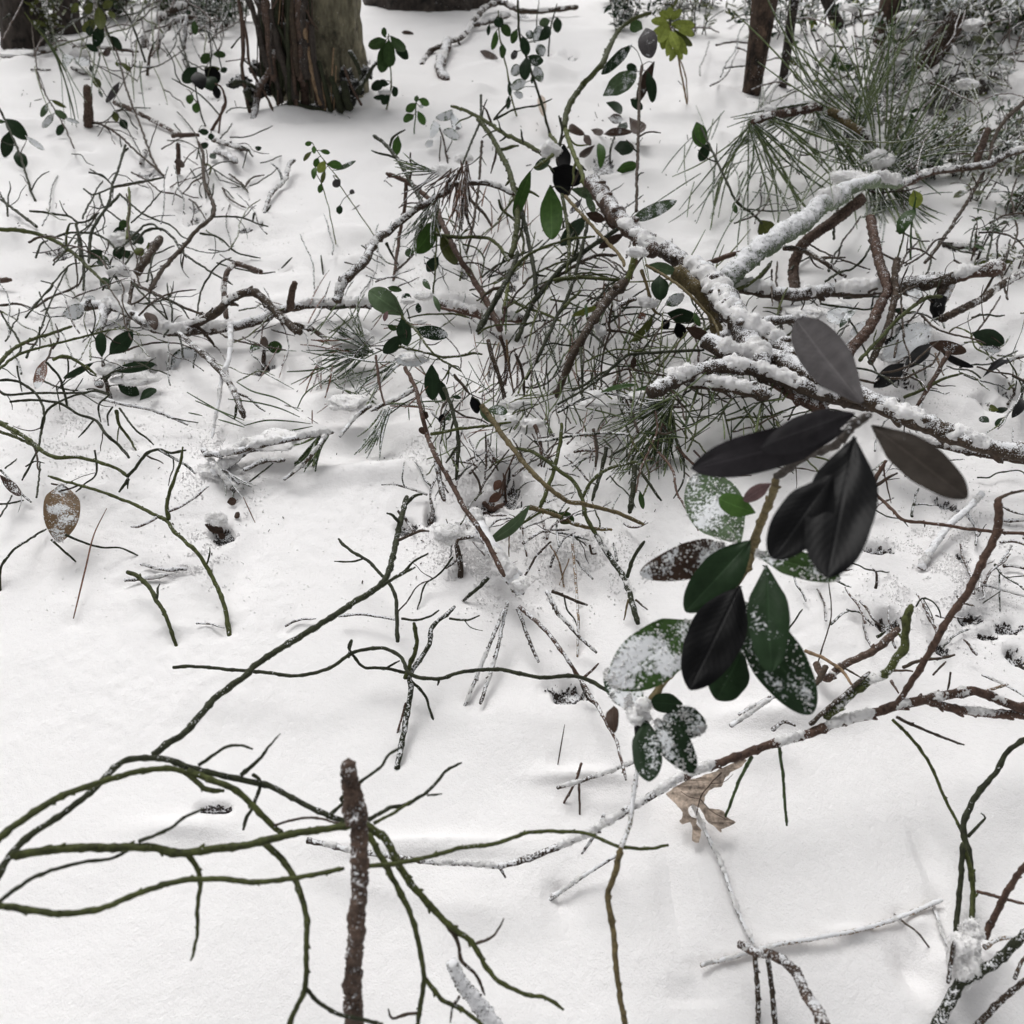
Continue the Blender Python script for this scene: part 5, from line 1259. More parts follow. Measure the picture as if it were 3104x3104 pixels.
L M .2 50 370,1260 750,1180 roll=30
L M .1 44 700,1240 1040,1165 roll=30
S g 16 14 .1 0 p1 790,860 800,980 840,1080 880,1130
S k 16 10 .1 0 p0 800,840 880,730 935,660
S g 24 14 .1 0 p0 660,890 680,760 740,720 800,780
L B .2 60 720,900 700,1030
S g 12 10 .1 0 5,3 130,1380 180,1500 200,1590
S g 26 14 .1 0 5,5 100,700 60,640 -10,580
S k 18 10 .1 0 8,8 230,1300 120,1360 
S k 10 8 .1 0 6,6 770,950 900,1020 1060,1080
M 200 40 3 350,1330
M 90 30 5 320,1270
M 200 36 6 1230,1070
M 90 30 6 760,1270
O lingonberry_plant|stem|glossy dark green leaves hanging in the fork above the snowy branches|plant
T M2
S y 30 26 .05 0 10,9,8 830,10 1020,120 1200,250 1380,430 1500,570 1560,750
S y 34 28 .1 0 p0 790,60 850,250 900,430 960,500
L S .15 110 840,15 1125,80 roll=10
L D .0 170 960,115 970,355 roll=5
L D .12 150 1040,480 1325,540 roll=0
L K .0 90 1010,540 1040,640
L K .0 120 1130,570 1195,730
L B .15 110 1220,620 1470,740
L G .1 74 900,510 690,760
L B .2 90 780,640 760,740
L S .7 120 1020,400 1200,310
L R .3 70 740,520 830,500
L M .1 60 1300,470 1360,610
M 100 50 7 850,380
M 90 40 7 1450,800
O lingonberry_leaf|leaf|pale green leaf pair left of the thick leaning branch|leaf
T M2
L L .1 62 105,510 360,420 h=4
L M .1 30 240,400 260,580 h=4
O grey_branch|branch|stout tan brown broken branch end slanting down right of the black leaves|branch
T A2
S b 92 100 .3 .1 13,12,11 1540,1060 1600,1160 1680,1260 1780,1360 1900,1480
S y 90 60 .2 0 p0 @M2 1120,60 1300,220 1420,370 1495,520 1540,800
S d 30 16 .1 0 p0 @M2 1410,300 1410,205
M 60 34 12 1800,1475
O fallen_mossy_branch|branch|long mossy branch loaded with snow sloping down to the right edge|branch
T F
S d 34 36 .35 1.1 9,8,7 1255,470 1300,505 1340,540 1385,600 1450,640 1510,680
S d 36 32 .35 .5 7,6,5 1500,675 1560,705 1620,745 1700,782 1760,805 1850,838 1990,868
S d 28 28 .35 .9 7,7,5 1230,740 1300,705 1380,690 1450,705 1530,735 1640,765
S r 26 24 .3 .5 6,4 1440,700 1500,745 1560,775
S d 14 12 .4 .8 4,3 1700,820 1820,850 1960,875
S d 18 16 .4 1.4 7,6 1350,640 1420,610 1520,600
S d 40 42 .4 .9 9,8,7 1310,500 1350,540 1385,590 1410,640 1440,690
S d 32 36 .4 .7 8,7,7 1330,640 1380,665 1440,670 1500,690 1560,720
S d 26 28 .4 .8 6,6 1300,720 1380,730 1450,745
M 40 16 7 1420,655
O lichen_branch|branch|pale lichen crusted branch thick with frost crossing the upper right|branch
T A3
X l 120 100 .55 .5 7,8,9 380,1640 480,1550 600,1450 720,1370 850,1290 950,1200 1080,1130
S l 100 60 .5 1.4 9,9 950,1200 1080,1110 1200,1075 1290,1060 1420,1080
X b 46 34 .3 .5 p2 1400,1090 1500,1045 1600,1005 1760,985 1960,960
X d 34 40 .35 .4 p1 @R1 1350,1410 1500,1400 1650,1370 1800,1290 1990,1230
X b 60 56 .1 0 p0 1190,1160 1100,1230 1000,1310 870,1400 810,1480 780,1600 795,1720
S r 34 26 .12 0 7,6 540,1470 400,1500 230,1555
S d 30 26 .2 .3 6,5 730,1450 850,1470 950,1530 1090,1620
S g 22 16 .1 0 6,7 430,1710 540,1650 600,1600 655,1530
S d 10 8 .1 0 5,6 560,1660 640,1570 655,1540
S d 12 9 .1 0 6,6 655,1580 655,1700 660,1790
M 120 40 9 1120,1040
O snowy_branch|branch|horizontal branch with a thick snow ridge at right, under the lichen branch|branch
T A3
S d 70 80 .4 1.6 5,5,5 400,1670 600,1705 800,1725 1000,1700 1200,1700 1400,1660
S d 90 84 .3 1.6 p-1 1340,1670 1480,1665 1600,1650 1750,1625
S r 70 80 .25 .9 p-1 1700,1630 1800,1600 1932,1580 2010,1555
S d 44 30 .15 0 p0 @R2 1270,430 1230,540 1200,640
S K 100 60 .15 0 p0 @R2 1225,560 1210,640 1200,730
S c 44 34 .55 0 p0 @R2 1340,420 1300,510 1250,600
X d 42 40 .15 .2 4,5,5 @R2 1240,740 1400,660 1600,560 1700,480 1960,330
S d 16 12 .1 0 p0 @R2 1700,350 1640,440 1580,550
M 130 34 4 850,1830
O scaly_twig|stem|knobbly dark twig standing up through the snowy right branch|twig
T A3
X r 46 60 .15 0 9,7,5 1235,1280 1260,1420 1290,1550 1335,1690 1290,1790 1220,1932 @B3 1130,100 1050,220
X d 38 34 .15 0 9,6,4 @R2 870,240 850,400 860,500 830,650 790,800 720,960 650,1100
S g 22 20 .1 0 6,7 @R2 560,1080 800,820 900,720 1020,620 1120,560 1240,548
O lingonberry_shoot|stem|pair of lime green leaves on a thin stalk at upper right|plant
T R1
S M 18 16 .1 0 5,12 @R2 985,240 985,100 @R1 985,1930 1000,1780 1030,1650
S g 16 14 .1 0 5,9 @R2 870,230 920,60 @R1 935,1900
L L .1 110 1010,1590 1035,1740
L M .25 115 1020,1740 890,1960
O dead_needle|stem|thin grey stalk slanting up to the right between the two right branches|stalk
T A3
S d 20 20 .1 0 4,10 1555,1540 1680,1370 1800,1180 1900,1010
S d 12 12 .1 0 6,8 @R2 940,290 1100,190 1190,80 1290,60
O brown_stalk|stem|brown stalk rising from the upper right branch to the right edge|stalk
T R1
S d 24 44 .1 0 9,13 1640,1340 1690,1140 1800,980 1990,810
O cut_stub|stem|brown cut stub sticking up above the upper right branch|stub
X b 50 60 .05 0 8,11 1535,1360 1575,1230 1620,1095
O pine_bough|twig|red pine twig with long frosted green needles reaching across upper right|branch
T A3
X r 38 46 .15 .3 12,12 540,720 640,680 760,660 870,640 940,620
X y 46 46 .2 .5 p-1 990,650 1060,680 1120,740 1180,770
X d 46 50 .4 .6 p-1 1180,770 1240,820 1290,900 1310,1000
N N 16 598 9.9 545,720 301 36
N N 7 573 9.9 545,720 236 14
N N 9 534 9.9 640,690 327 20
N N 11 547 12.6 930,600 197 16 .3
N N 3 789 9.9 945,590 119 8
N N 9 712 9.9 930,660 309 16
N N 7 457 9.0 960,680 341 8 .3
N N 9 637 9.9 1160,700 137 20
N N 13 815 10.8 1160,770 75 14
N N 13 534 9.9 1170,760 301 26
N N 4 534 9.9 1160,760 247 8
N N 14 815 10.8 1290,1000 80 22
N N 7 662 9.9 1330,980 18 18
N N 13 457 10.8 1290,1020 309 24
N N 8 509 12.6 1310,1000 405 12
N N 6 420 9.9 1310,1000 266 18
M 90 60 -1 1290,930
M 50 24 -1 900,600
M 40 24 -1 640,640
M 70 70 -1 1260,860
O lingonberry_plant|stem|leafy stem with an olive leaf at each end left under the pine needles|plant
T A3
S k 15 12 .1 0 3,8,9 600,1310 540,1250 450,1180 380,1040 290,850 240,740
L G .05 105 590,1290 660,1400 roll=0
L H .0 90 215,715 250,860
L D .0 66 285,840 235,945
L M .0 30 430,1190 450,1250
O lingonberry_plant|stem|lime yellow young leaves on a tan stalk, top centre right|plant
T A3
S c 12 10 .0 0 v0 160,610 130,450 100,300 60,150
S c 8 8 .0 0 p0 110,330 150,440 165,600
L L .0 65 60,120 -5,250
L L .0 55 60,140 205,150
L L .0 62 55,150 15,290
L L .0 60 60,180 110,290
L L .0 52 80,200 160,320
L L .0 50 60,110 0,70
L L .0 44 70,100 60,40
L L .1 50 90,150 200,210
L L .0 48 60,160 -40,190
L L .0 46 70,190 40,330
L L .0 44 90,230 130,350
L L .0 44 50,110 130,60
L L .1 46 50,130 -50,120
L G .1 44 80,170 190,270
L L .0 40 100,260 60,360
O lingonberry_leaves|leaf|large grey snowy leaves hanging beside a vertical stem, upper centre|plant
T A2
S d 18 18 .1 0 8,16 1795,1240 1800,1000 1810,700 1812,520 1830,380
L S .4 110 1600,560 1795,430 
L B .2 66 1900,360 1800,600
L E .2 115 1850,165 1880,340
L D .1 60 1860,420 1890,600
L M .1 70 1830,170 1760,140
L S .4 80 1745,1300 2030,1175 roll=10
L D .45 66 1770,260 1590,435
L D .2 50 1800,420 1740,380
L D .1 50 1760,580 1830,640
O lingonberry_plant|stem|low cluster of round dark leaves in a snow hollow, upper centre|plant
T A2
S k 12 12 .1 0 0,2 1640,960 1650,850 1700,720
L D .1 55 1620,600 1710,655 h=2
L B .6 55 1630,690 1715,700 h=2
L D .1 82 1665,870 1782,860 h=2.5
L H .0 52 1575,840 1585,985 h=2
L H .0 66 1680,1000 1800,965 h=1
L B .3 46 1605,785 1770,775 h=3
L B .2 86 1755,690 1835,770 h=4
L D .3 44 1700,760 1740,720 h=3
L B .2 40 1530,760 1600,780 h=2
L B .1 50 1400,740 1490,790 h=6
L B .1 44 1490,790 1530,850 h=6
L B .1 44 1550,850 1460,920 h=5
O lingonberry_plant|stem|two near black leaves over a bright green oval leaf, centre top|plant
T A2
S G 26 26 .1 0 13,13,12 1380,760 1420,880 1470,1000 1490,1090
S G 20 20 .1 0 13,14 1290,790 1330,850 1300,910 1200,980
S g 34 22 .1 0 12,15,18 1370,750 1400,620 1480,500 1590,380 1640,270 1700,170 1800,100 1880,80
S r 14 12 .1 0 p0 1350,690 1360,760
S k 16 14 .1 0 p0 1330,920 1360,760 1340,680
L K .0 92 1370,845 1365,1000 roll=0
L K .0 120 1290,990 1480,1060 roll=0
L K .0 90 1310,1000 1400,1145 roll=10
L H .0 138 1292,1085 1300,1402 roll=0 fold=.05
L H .05 74 1175,1000 1080,1270 roll=10
L S .3 66 1410,1105 1620,1150
L D .05 84 1500,1265 1352,1440
L B .2 60 1500,1250 1610,1290
L B .1 80 1600,1235 1690,1345
L B .25 52 1725,1370 1575,1450
L E .3 32 1475,1165 1405,1250
L S .2 46 1500,1150 1550,1240
L S .3 60 1290,930 1200,990
S y 20 20 .05 0 12,11 1380,1150 1450,1230 1560,1350 1700,1500 1725,1560
M 56 60 -1 1290,880
O bilberry_shrub|stem|tall crossing green and black stems meeting at the centre|shrub
T A2
S g 26 18 .05 0 12,11 1260,910 1120,830 1000,770 900,700 800,650 710,620
S g 26 34 .1 0 11,10,8 870,700 940,790 1000,900 1050,1000 1080,1130 1100,1260 1085,1400 1060,1500
S k 14 12 .1 0 11,11 885,560 880,700 830,830 770,980
S k 12 12 .1 0 p0 960,700 1000,650 1060,590
S k 13 9 .1 0 p0 960,700 1080,640 1200,620 1300,580
S k 9 7 .1 0 p0 890,690 905,620 920,580
S k 26 20 .1 0 8,10 640,1330 550,1200 470,1060 400,940 330,850 255,795
L H .1 54 400,795 375,915 
S r 36 24 .1 0 3,6,9 1000,1932 930,1790 830,1620 740,1480 650,1290 620,1210 520,1110 430,1055 330,1015
S r 22 18 .1 0 p0 445,1070 440,1200 405,1400 370,1650
L G .1 46 620,1240 640,1370
S g 20 20 .1 0 7,8 600,1370 750,1390 900,1390 980,1430 1050,1530
S k 26 24 .1 0 8,5 1120,1220 1160,1400 1190,1550 1210,1730
S g 15 15 .1 0 8,6 990,1170 1010,1230 1080,1290 1130,1380 1130,1500
S k 26 36 .1 0 8,7,4 1100,1480 1060,1600 980,1740 @M1 1340,280 1250,430 1120,660
S G 18 22 .1 0 6,5 @M1 1420,180 1400,300 1370,480
S k 30 26 .1 0 3,6,9 @M1 1500,750 1620,460 @A2 1200,1760 1350,1580 1450,1500 1600,1400 1700,1330
S k 22 20 .1 0 3,6,9 @M1 1590,1120 1700,930 1800,720 1910,480 @A2 1400,1720 1450,1560 1510,1310
S g 18 14 .1 0 p0 1060,1600 1150,1500 1280,1440 1400,1400 1550,1385
S d 20 18 .15 0 5,6 1230,1690 1380,1590 1550,1500 1680,1495
S g 20 18 .1 0 8,8 1310,1640 1450,1625 1700,1640
S g 22 20 .1 0 9,6 1360,1140 1395,1350 1400,1500 1380,1600
S k 12 10 .1 0 5,8 1450,1330 1400,1400 
L H .12 110 610,1300 500,1480
L G .1 80 650,1370 740,1550
L D .05 70 635,1505 570,1590 roll=0
L S .2 50 495,1470 440,1490
S g 12 10 .1 0 4,8 600,1740 615,1600 625,1380
S g 10 10 .1 0 6,5 780,1430 850,1450 900,1510 890,1620
S d 10 8 .1 0 3,4 985,1550 920,1620
S d 18 16 .15 0 6,3 820,1170 900,1250 945,1325
S d 15 15 .1 0 9,4 890,830 870,1100 835,1340 800,1480
S d 14 12 .1 0 4,4 380,1590 430,1550 490,1490
S d 14 12 .1 0 4,3 330,1430 370,1500 400,1550
S g 14 14 .1 0 7,6 1350,1230 1370,1330
S k 10 8 .1 0 4,4 1500,1790 1530,1740 
S g 12 12 .1 0 6,3 @M2 0,150 200,90 350,100 500,150
S g 28 18 .1 0 6,6 @M2 -40,160 150,130 350,140 560,160
S g 24 12 .1 0 6,6 @M2 40,420 100,350 195,265
S d 9 7 .1 0 4,4 @M2 265,320 340,250 430,240 490,270
S d 8 6 .1 0 4,4 @M2 310,280 350,330 350,380
S d 18 12 .1 0 4,4 @M2 430,200 510,265
S g 10 8 .1 0 4,4 860,1760 1000,1700 1190,1860
S g 18 16 .1 0 4,4 @M1 1420,350 1600,430 1750,480 1932,560
O dead_grass_tuft|blade|tuft of brown dead grass blades and needles drooping at upper centre|grass
T A2
S d 56 46 .3 .5 7,9,9,8 40,1765 80,1650 200,1530 270,1400 330,1370 
S d 40 28 .35 .6 p0 330,1370 400,1310 500,1230 600,1170 680,1120 720,1080 880,1070 980,1090 1080,1140
S k 16 14 .2 0 p0 330,1420 370,1500 
N r 14 260 10 790,960 262 22 .1
N t 10 240 10 770,1080 262 16 .2
N r 10 200 9 730,1000 225 30 .1
N d 9 260 9 770,1100 275 14 .1
N c 12 220 10 790,1040 266 16 .4
N n 11 260 9 620,1150 248 26 .3
N n 10 220 9 600,1010 168 22 .2
N n 7 230 9 560,1260 235 18 .2
N d 6 220 9 640,1020 205 20 .3
L B .2 60 790,1120 800,1200
L B .5 44 760,1060 780,1180
M 70 34 8 660,1000
M 50 34 8 780,930
M 34 60 7 790,1150
O brown_leaf_pair|leaf|crumpled snow covered dead leaves on a dark stalk, upper centre|plant
T A2
S d 12 10 .1 0 0,3 690,945 660,800 630,720
S d 8 8 .1 0 0,3 640,940 650,800
L E .75 60 740,740 715,660 h=3
L S .9 60 660,770 755,800 h=2.5
L S .9 50 720,650 620,690 h=3
L S .8 50 620,720 590,810 h=3
L S .9 40 600,820 565,860 h=2
O lingonberry_plant|stem|upright plant with drooping pointed dark green leaves right of the big tree|plant
T A2
S G 10 8 .1 0 v0 330,640 350,560 360,480 350,350 342,200
L M .0 62 332,235 225,270
L M .0 80 335,245 300,425 roll=0
L M .0 72 345,230 348,395 roll=0
L M .0 62 355,210 440,300
L D .0 62 375,250 458,345
L M .0 34 322,220 315,160
L M .0 56 365,290 350,390
L D .1 54 320,475 243,522
L D .1 42 345,495 288,480
L D .0 42 372,505 388,565
L D .2 52 345,555 308,612
L D .1 30 340,560 255,572
M 40 14 -1 320,540
M 20 10 -1 275,492
O lingonberry_plant|stem|small light green seedling standing in open snow, upper centre|plant
T A2
S M 8 7 .0 0 v0 495,785 500,680 510,560
L H .0 46 505,605 445,652
L H .0 46 515,650 555,732
L H .0 44 492,672 433,715
L H .1 42 520,580 582,612
L H .0 30 505,600 510,560
L S .5 20 520,620 550,625
O forked_branch|branch|crooked dead branch with snow along it, lying at the top centre|branch
T A2
S d 26 28 .2 .7 0,2,3,2 538,378 580,310 640,275 700,245 780,210 860,100 920,40 1000,15 1060,40 1130,65 1250,65 1450,40
S b 48 52 .45 .5 2,.5 690,235 665,320 640,380 650,430 685,460
S d 26 30 .3 1.0 2,2 840,145 950,120 1050,85
S d 16 12 .2 0 p0 750,240 765,265
O leafy_plant|stem|slender stem hung with dark oval leaves, top centre above open snow|plant
T A2
S G 11 9 .1 0 v0 1095,680 1060,560 1040,420 1010,290 990,170 985,60
L H .0 40 975,180 948,292
L M .1 54 1000,140 1055,212
L M .1 42 1010,255 1008,342
L D .0 24 935,140 925,208
L D .0 30 1050,470 1055,560
L D .0 30 1050,560 1040,640
L D .2 60 975,100 1000,160
O leafy_plant|stem|taller leafy stem with dark oval leaves beside the slender one, top centre|plant
S k 16 14 .1 0 v0 1290,800 1250,640 1200,480 1150,330 1110,200 1100,-20
L D .1 62 1128,210 1155,325
L D .05 72 1150,335 1145,470
L M .1 44 1095,170 1065,255
L D .5 60 1160,330 1250,360
L S .75 60 1120,390 1060,430
L S .6 60 1200,380 1240,480
L S .8 60 1150,480 1060,510
L D .3 60 1220,240 1290,160
L D .5 60 1200,250 1230,150
L S .6 60 1250,330 1220,260
L E .5 40 1100,300 1060,340
L D .1 16 1180,450 1185,490
L S .8 40 1080,540 1130,570
L D .4 44 1180,230 1160,180
O leafy_plant|stem|stem with one round leaf high beside the forked branch, top centre|plant
S k 10 8 .1 0 v0 1280,330 1290,180 1330,20
L D .05 56 1330,100 1335,192
L S .3 50 1290,120 1225,140
S k 7 7 .1 0 v0 1205,210 1215,90 1222,0
O lingonberry_plant|stem|thin drooping stem with snow dusted oval leaves in open snow, upper left|plant
T T1
S d 15 12 .1 0 1,5,9 725,1445 600,1180 520,1050 450,930 375,750 345,560 310,250 270,-20
L M .1 74 530,1070 655,1165
L G .1 42 498,975 648,1050
L S .45 55 468,1008 400,1142
L S .8 62 522,1110 415,1245
L S .8 40 640,1160 778,1200
L D .1 66 618,1208 560,1322
L G .1 50 300,180 440,140
L G .1 60 270,190 170,150
L G .1 50 300,200 460,250
S d 9 8 .1 0 p0 450,930 410,800 370,700
O lingonberry_plant|stem|stem with big round dark leaves at the far left edge|plant
T T1
S k 22 22 .05 0 0,3,6 345,1960 300,1850 240,1650 180,1470 100,1290 40,1150 -40,1000
L D .05 140 55,1160 262,1365 roll=5
L D .0 112 95,1280 40,1535 roll=5
L S .8 60 250,1330 432,1462
L D .0 116 170,1470 235,1645 roll=0
L M .2 40 60,1190 -40,1180
O pine_needles|needle|long grey green needles hanging in front of the left dark trunk|needles
T T1
S G 18 12 .1 0 v3 640,700 560,560 480,430 300,210 240,120
Z n 9 9 .1 0 v0 632,1210 610,950 590,700 500,480 300,210
Z n 9 8 .1 0 v0 705,1220 660,900 550,560 400,300
Z n 9 8 .1 0 v0 748,1245 700,1010 560,560 420,320
Z n 9 8 .1 0 v0 765,1160 720,920 640,700 500,420
Z n 9 8 .1 0 v0 735,1190 650,850 560,600 450,350
Z n 9 8 .1 0 v1 640,540 480,360 350,240
Z n 9 8 .1 0 v1 700,420 560,330 400,220
Z n 9 8 .1 0 v1 760,470 600,380 430,260
Z n 9 8 .1 0 v1 620,660 500,470 380,280
Z n 9 8 .1 0 v1 580,420 450,300 340,190
O wood_stub|stem|thick brown stub standing upright in open snow, upper left|stub
T T1
X b 84 66 .1 0 v0 868,1235 862,1050 852,845
O wood_stub|stem|slim pale topped stub standing in snow near the twig web|stub
X b 46 44 .08 0 v0 1735,1695 1742,1550 1736,1405
O dead_twig|stem|tall thin dark stem slanting down to the right, upper left|stem
T T1
S d 22 14 .08 0 0,4,9 1600,1720 1530,1640 1430,1400 1350,1170 1280,1000 1210,780 1150,540 1080,400 1030,300 960,100 900,-30
S d 13 10 .1 0 p0 1340,790 1240,720 1200,700
S d 11 9 .1 0 p1 1330,595 1210,790 1100,990
L E .1 60 1165,800 1035,1000 
L G .1 50 1180,610 1275,700
L G .1 40 1140,600 1150,650
S d 12 10 .1 0 p0 1190,770 1080,710 950,640 840,570
S d 11 9 .1 0 p0 1190,690 1090,690 1000,650 920,660
O dead_twig|stem|brown twig lying aslant across snow left of the slim stub|twig
S b 44 30 .1 .2 1.5,.5 1120,1000 1300,1080 1470,1170 1700,1290 1770,1310
S d 14 12 .1 0 1,1 1150,1080 1220,1070 1310,1095
O dead_twig|stem|dark broken stick with frost at the left foot of the big tree|twig
S b 36 44 .05 0 1,1.5 1680,1328 1800,1320 1940,1318
S d 44 40 .3 .8 1,1.5,1 @T2 150,1360 330,1420 500,1470
S k 12 8 .1 0 1,0 @T2 480,1480 440,1640
S d 10 8 .2 0 1,1 @T2 350,1410 470,1400 560,1480 690,1500
S k 13 11 .1 0 1,1 1700,1210 1770,1300
S k 12 10 .1 0 1,1 1630,1368 1800,1380 1932,1450
S d 50 60 .6 .8 .5,.5 @T2 170,1480 260,1500 370,1580
L D .1 66 @T2 120,1500 170,1550 h=.8
L D .0 60 @T2 95,1340 160,1330 h=2
L D .1 60 @T2 10,1290 105,1290 h=2
L D .1 60 @T2 20,1440 100,1400 h=1.5
L D .1 46 @T2 560,1450 620,1440 h=1
O dead_twig|stem|thin brown runner arching from the thick stub to the twig web|twig
T T1
S d 22 20 .1 0 .3,2,.3 850,1185 1000,1220 1150,1310 1300,1450 1400,1540 1530,1650 1600,1720
S d 14 12 .1 0 .5,.5 900,1210 1060,1190 1190,1200
S d 9 8 .1 0 .5,2 960,1330 1090,1130 1180,1080
O lingonberry_plant|stem|thin stem with scattered olive leaves right of the thick stub|plant
S k 10 9 .1 0 0,3,5 1380,1510 1250,1270 1120,1070 1000,880 910,720 880,620 870,500
L G .05 74 915,750 970,860
L G .0 66 1110,1085 1140,1190 roll=0
L D .0 78 1175,1160 1238,1262 roll=0
L D .1 44 880,630 900,705
L D .3 30 960,880 1000,950
S k 9 8 .1 0 p0 1120,1110 1040,1170 940,1240
O bent_dead_branch|branch|snow topped grey branch bent like an arch near the top left|branch
T T1
S d 56 56 .2 1.6 0,6,9 1400,470 1440,320 1530,220 1650,120 1830,50
S d 44 44 .2 1.2 0,5,8 1520,560 1570,350 1680,230 1800,180 1900,160
S d 30 22 .3 .4 v0 1440,735 1455,600 1490,430
S k 22 18 .1 0 v0 1420,610 1330,340 1240,150 1120,-20
S d 40 40 .5 1.2 p0 1790,470 1810,300 1820,150
S k 12 8 .1 0 p0 1490,440 1540,380
O fallen_branch|branch|dark branch lying level on snow behind the thick stub|branch
S d 36 28 .2 1.0 1.5,1 730,470 800,440 1000,465 1200,490 1345,500
S d 34 34 .2 1.2 1,1 -30,540 100,550 300,530 550,480
S d 18 16 .1 .3 .3,.3 300,680 490,680
S d 26 34 .2 .6 .3,.5 700,660 780,700 845,715
L E .7 110 740,560 860,640 h=2
L S .7 80 700,560 620,680 h=2
L B .3 60 990,530 1080,490 h=2
M 90 50 1 780,520
M 200 26 2 150,520
O bilberry_shrub|stem|open web of wiry dark stems standing in snow at left|shrub
T A1
S k 12 16 .08 0 6,5,3 735,850 690,1000 655,1090 640,1180 580,1280 530,1380 520,1540
S k 11 10 .08 0 4,5 490,1105 540,1140 600,1125 680,1090 820,1065 960,1040
S k 11 10 .08 0 p0 520,1010 600,1030 655,1085
S k 12 10 .08 0 p0 755,870 725,880 740,850
S k 14 12 .1 0 4,5 470,1500 460,1400 450,1310 500,1300 575,1250
S k 12 14 .1 0 4,5 455,1305 400,1265 300,1250 170,1235
S k 14 14 .1 0 2,4 490,1700 490,1550 470,1400 440,1310
S g 26 16 .1 0 5,4,2 -40,1340 150,1355 300,1400 450,1500 530,1580 640,1680
S k 14 12 .1 0 4,4 300,1400 400,1365 530,1365 620,1400 680,1460
S g 16 10 .1 0 p0 390,1440 390,1370 410,1310 450,1310
S d 16 26 .08 0 6,5,2 1160,830 1190,900 1190,1000 1200,1080 1250,1200 1240,1270 1150,1350 1070,1450 1020,1500 950,1580 880,1700
S k 12 9 .1 0 p0 1240,1270 1400,1270 1480,1300 1570,1325
S k 12 10 .1 0 p0 1170,1365 1280,1390 1370,1470 1440,1495 1525,1512
S k 16 11 .1 0 3,4 780,1430 860,1350 940,1340 1020,1400 1070,1480 1200,1570 1360,1665
S k 14 12 .1 0 3,3 680,1480 780,1380 850,1320 900,1315 940,1350
S k 12 10 .1 0 p0 1240,1590 1180,1700 1150,1860
S k 11 9 .1 0 p0 1240,1590 1300,1530 1355,1510
S k 12 10 .1 0 5,4 700,1135 760,1190 850,1260 1000,1320 1060,1380 1105,1400
S k 10 8 .1 0 5,4 770,1305 870,1210 950,1115
S G 20 14 .1 0 3,5 745,1400 750,1300 760,1200 755,1100
S k 16 16 .1 0 2,4 520,1500 540,1350 600,1250 700,1140
S k 11 10 .1 0 4,4 580,1130 600,1200 640,1240 720,1300
S d 46 46 .05 0 2,4 800,1600 850,1530 940,1395
S d 20 14 .15 0 2,1 770,1650 800,1670 950,1740 1100,1810 1210,1845
S k 12 11 .1 0 2,1 780,1660 860,1750 980,1870
S d 22 20 .2 0 2,0 780,1640 760,1760 750,1932
S k 10 8 .1 0 2,1 840,1780 940,1760 1005,1730
S k 10 9 .1 0 2,1 970,1750 1060,1800 1110,1870
S k 12 12 .1 0 1,3 600,1700 650,1620 720,1560 780,1480
S k 16 14 .2 0 1,3 700,1660 640,1560 600,1500
S k 11 10 .1 0 3,4 150,1860 280,1700 400,1560 470,1540
S d 14 12 .15 0 1,1.5 -10,1790 100,1780 200,1800 300,1740 400,1700 470,1660
S k 9 8 .1 0 1,2 230,1710 260,1790 290,1860
S k 10 9 .1 0 1,3 240,1925 300,1760 400,1560
S k 9 8 .1 0 2,1 240,1645 310,1670 260,1730
S k 12 10 .1 0 3,2 0,1820 60,1932 
S k 12 12 .1 0 2,3 210,1510 240,1430 280,1410
S k 10 9 .1 0 3,1 880,1580 890,1650 870,1760
S k 12 9 .1 0 3,4 860,1650 900,1500 950,1470 1020,1440
S k 10 8 .1 0 4,3 1060,1440 1090,1510
S k 14 11 .1 0 p0 1490,1250 1480,1300
L D .1 70 720,1320 680,1420
L M .1 60 740,1330 700,1300
L D .2 66 760,1350 830,1430
L D .1 60 720,1440 680,1520
L G .1 60 800,1450 830,1500
L D .0 60 600,1470 520,1500
L M .1 50 560,1500 640,1540
L D .0 40 600,1560 580,1520
L D .1 66 690,1560 640,1620
L D .1 60 760,1470 720,1500
L G .1 50 870,1420 890,1470
L S .4 70 590,1680 640,1640
M 60 40 1.5 690,1590
M 70 50 2 700,1400
O bilberry_shrub|stem|small knot of thin twigs beside the slim stub, upper left|shrub
T T2
S k 14 13 .1 0 .5,1,2 80,1932 60,1800 50,1700 30,1560 0,1450
S k 13 11 .1 0 .5,1 140,1640 200,1680 290,1740 430,1810 490,1880
S k 11 10 .1 0 .5,1 150,1650 210,1750 330,1790 420,1830
S d 13 11 .1 0 .5,.8 300,1700 400,1770 440,1830
S d 12 11 .1 0 .5,1 470,1800 520,1740 640,1710
S k 10 9 .1 0 .3,.3 320,1830 440,1825
S G 22 20 .1 0 1,1.5 60,1700 60,1620 100,1600 125,1650 110,1710
S k 12 10 .1 0 0,1 40,1932 10,1850 60,1740
S k 12 12 .1 0 0,1 130,1932 110,1850 70,1770 70,1700
S k 10 10 .1 0 0,.5 240,1830 300,1880 350,1940
S d 10 10 .1 0 1,2 @T1 1820,1540 1932,1610
S d 14 10 .1 0 1,2 @T1 1780,1600 1880,1480 1932,1440
S k 13 10 .1 0 .5,1 @T1 1860,1650 1910,1730 1960,1800
S r 12 10 .1 0 .5,1 @T1 1660,1830 1740,1780 1860,1740
O dead_twig|stem|wiry curved stems joining the foot of the tall slanting stem|twig
T T1
S d 15 14 .1 0 .5,2 1600,1730 1440,1770 1250,1810 1130,1830 1080,1840
S d 15 16 .1 0 1,2 1280,1680 1380,1730 1480,1800 1570,1870 1700,1890 1800,1940
S k 13 12 .1 0 3,1 1250,1450 1220,1480 1180,1560 1120,1750
S k 14 12 .1 0 1,.5 880,1650 960,1700 1050,1760 1110,1820
S k 10 9 .1 0 1,.5 700,1500 780,1510 840,1580 910,1615
S d 40 30 .2 .5 .5,.5 1420,1480 1390,1550 1370,1600
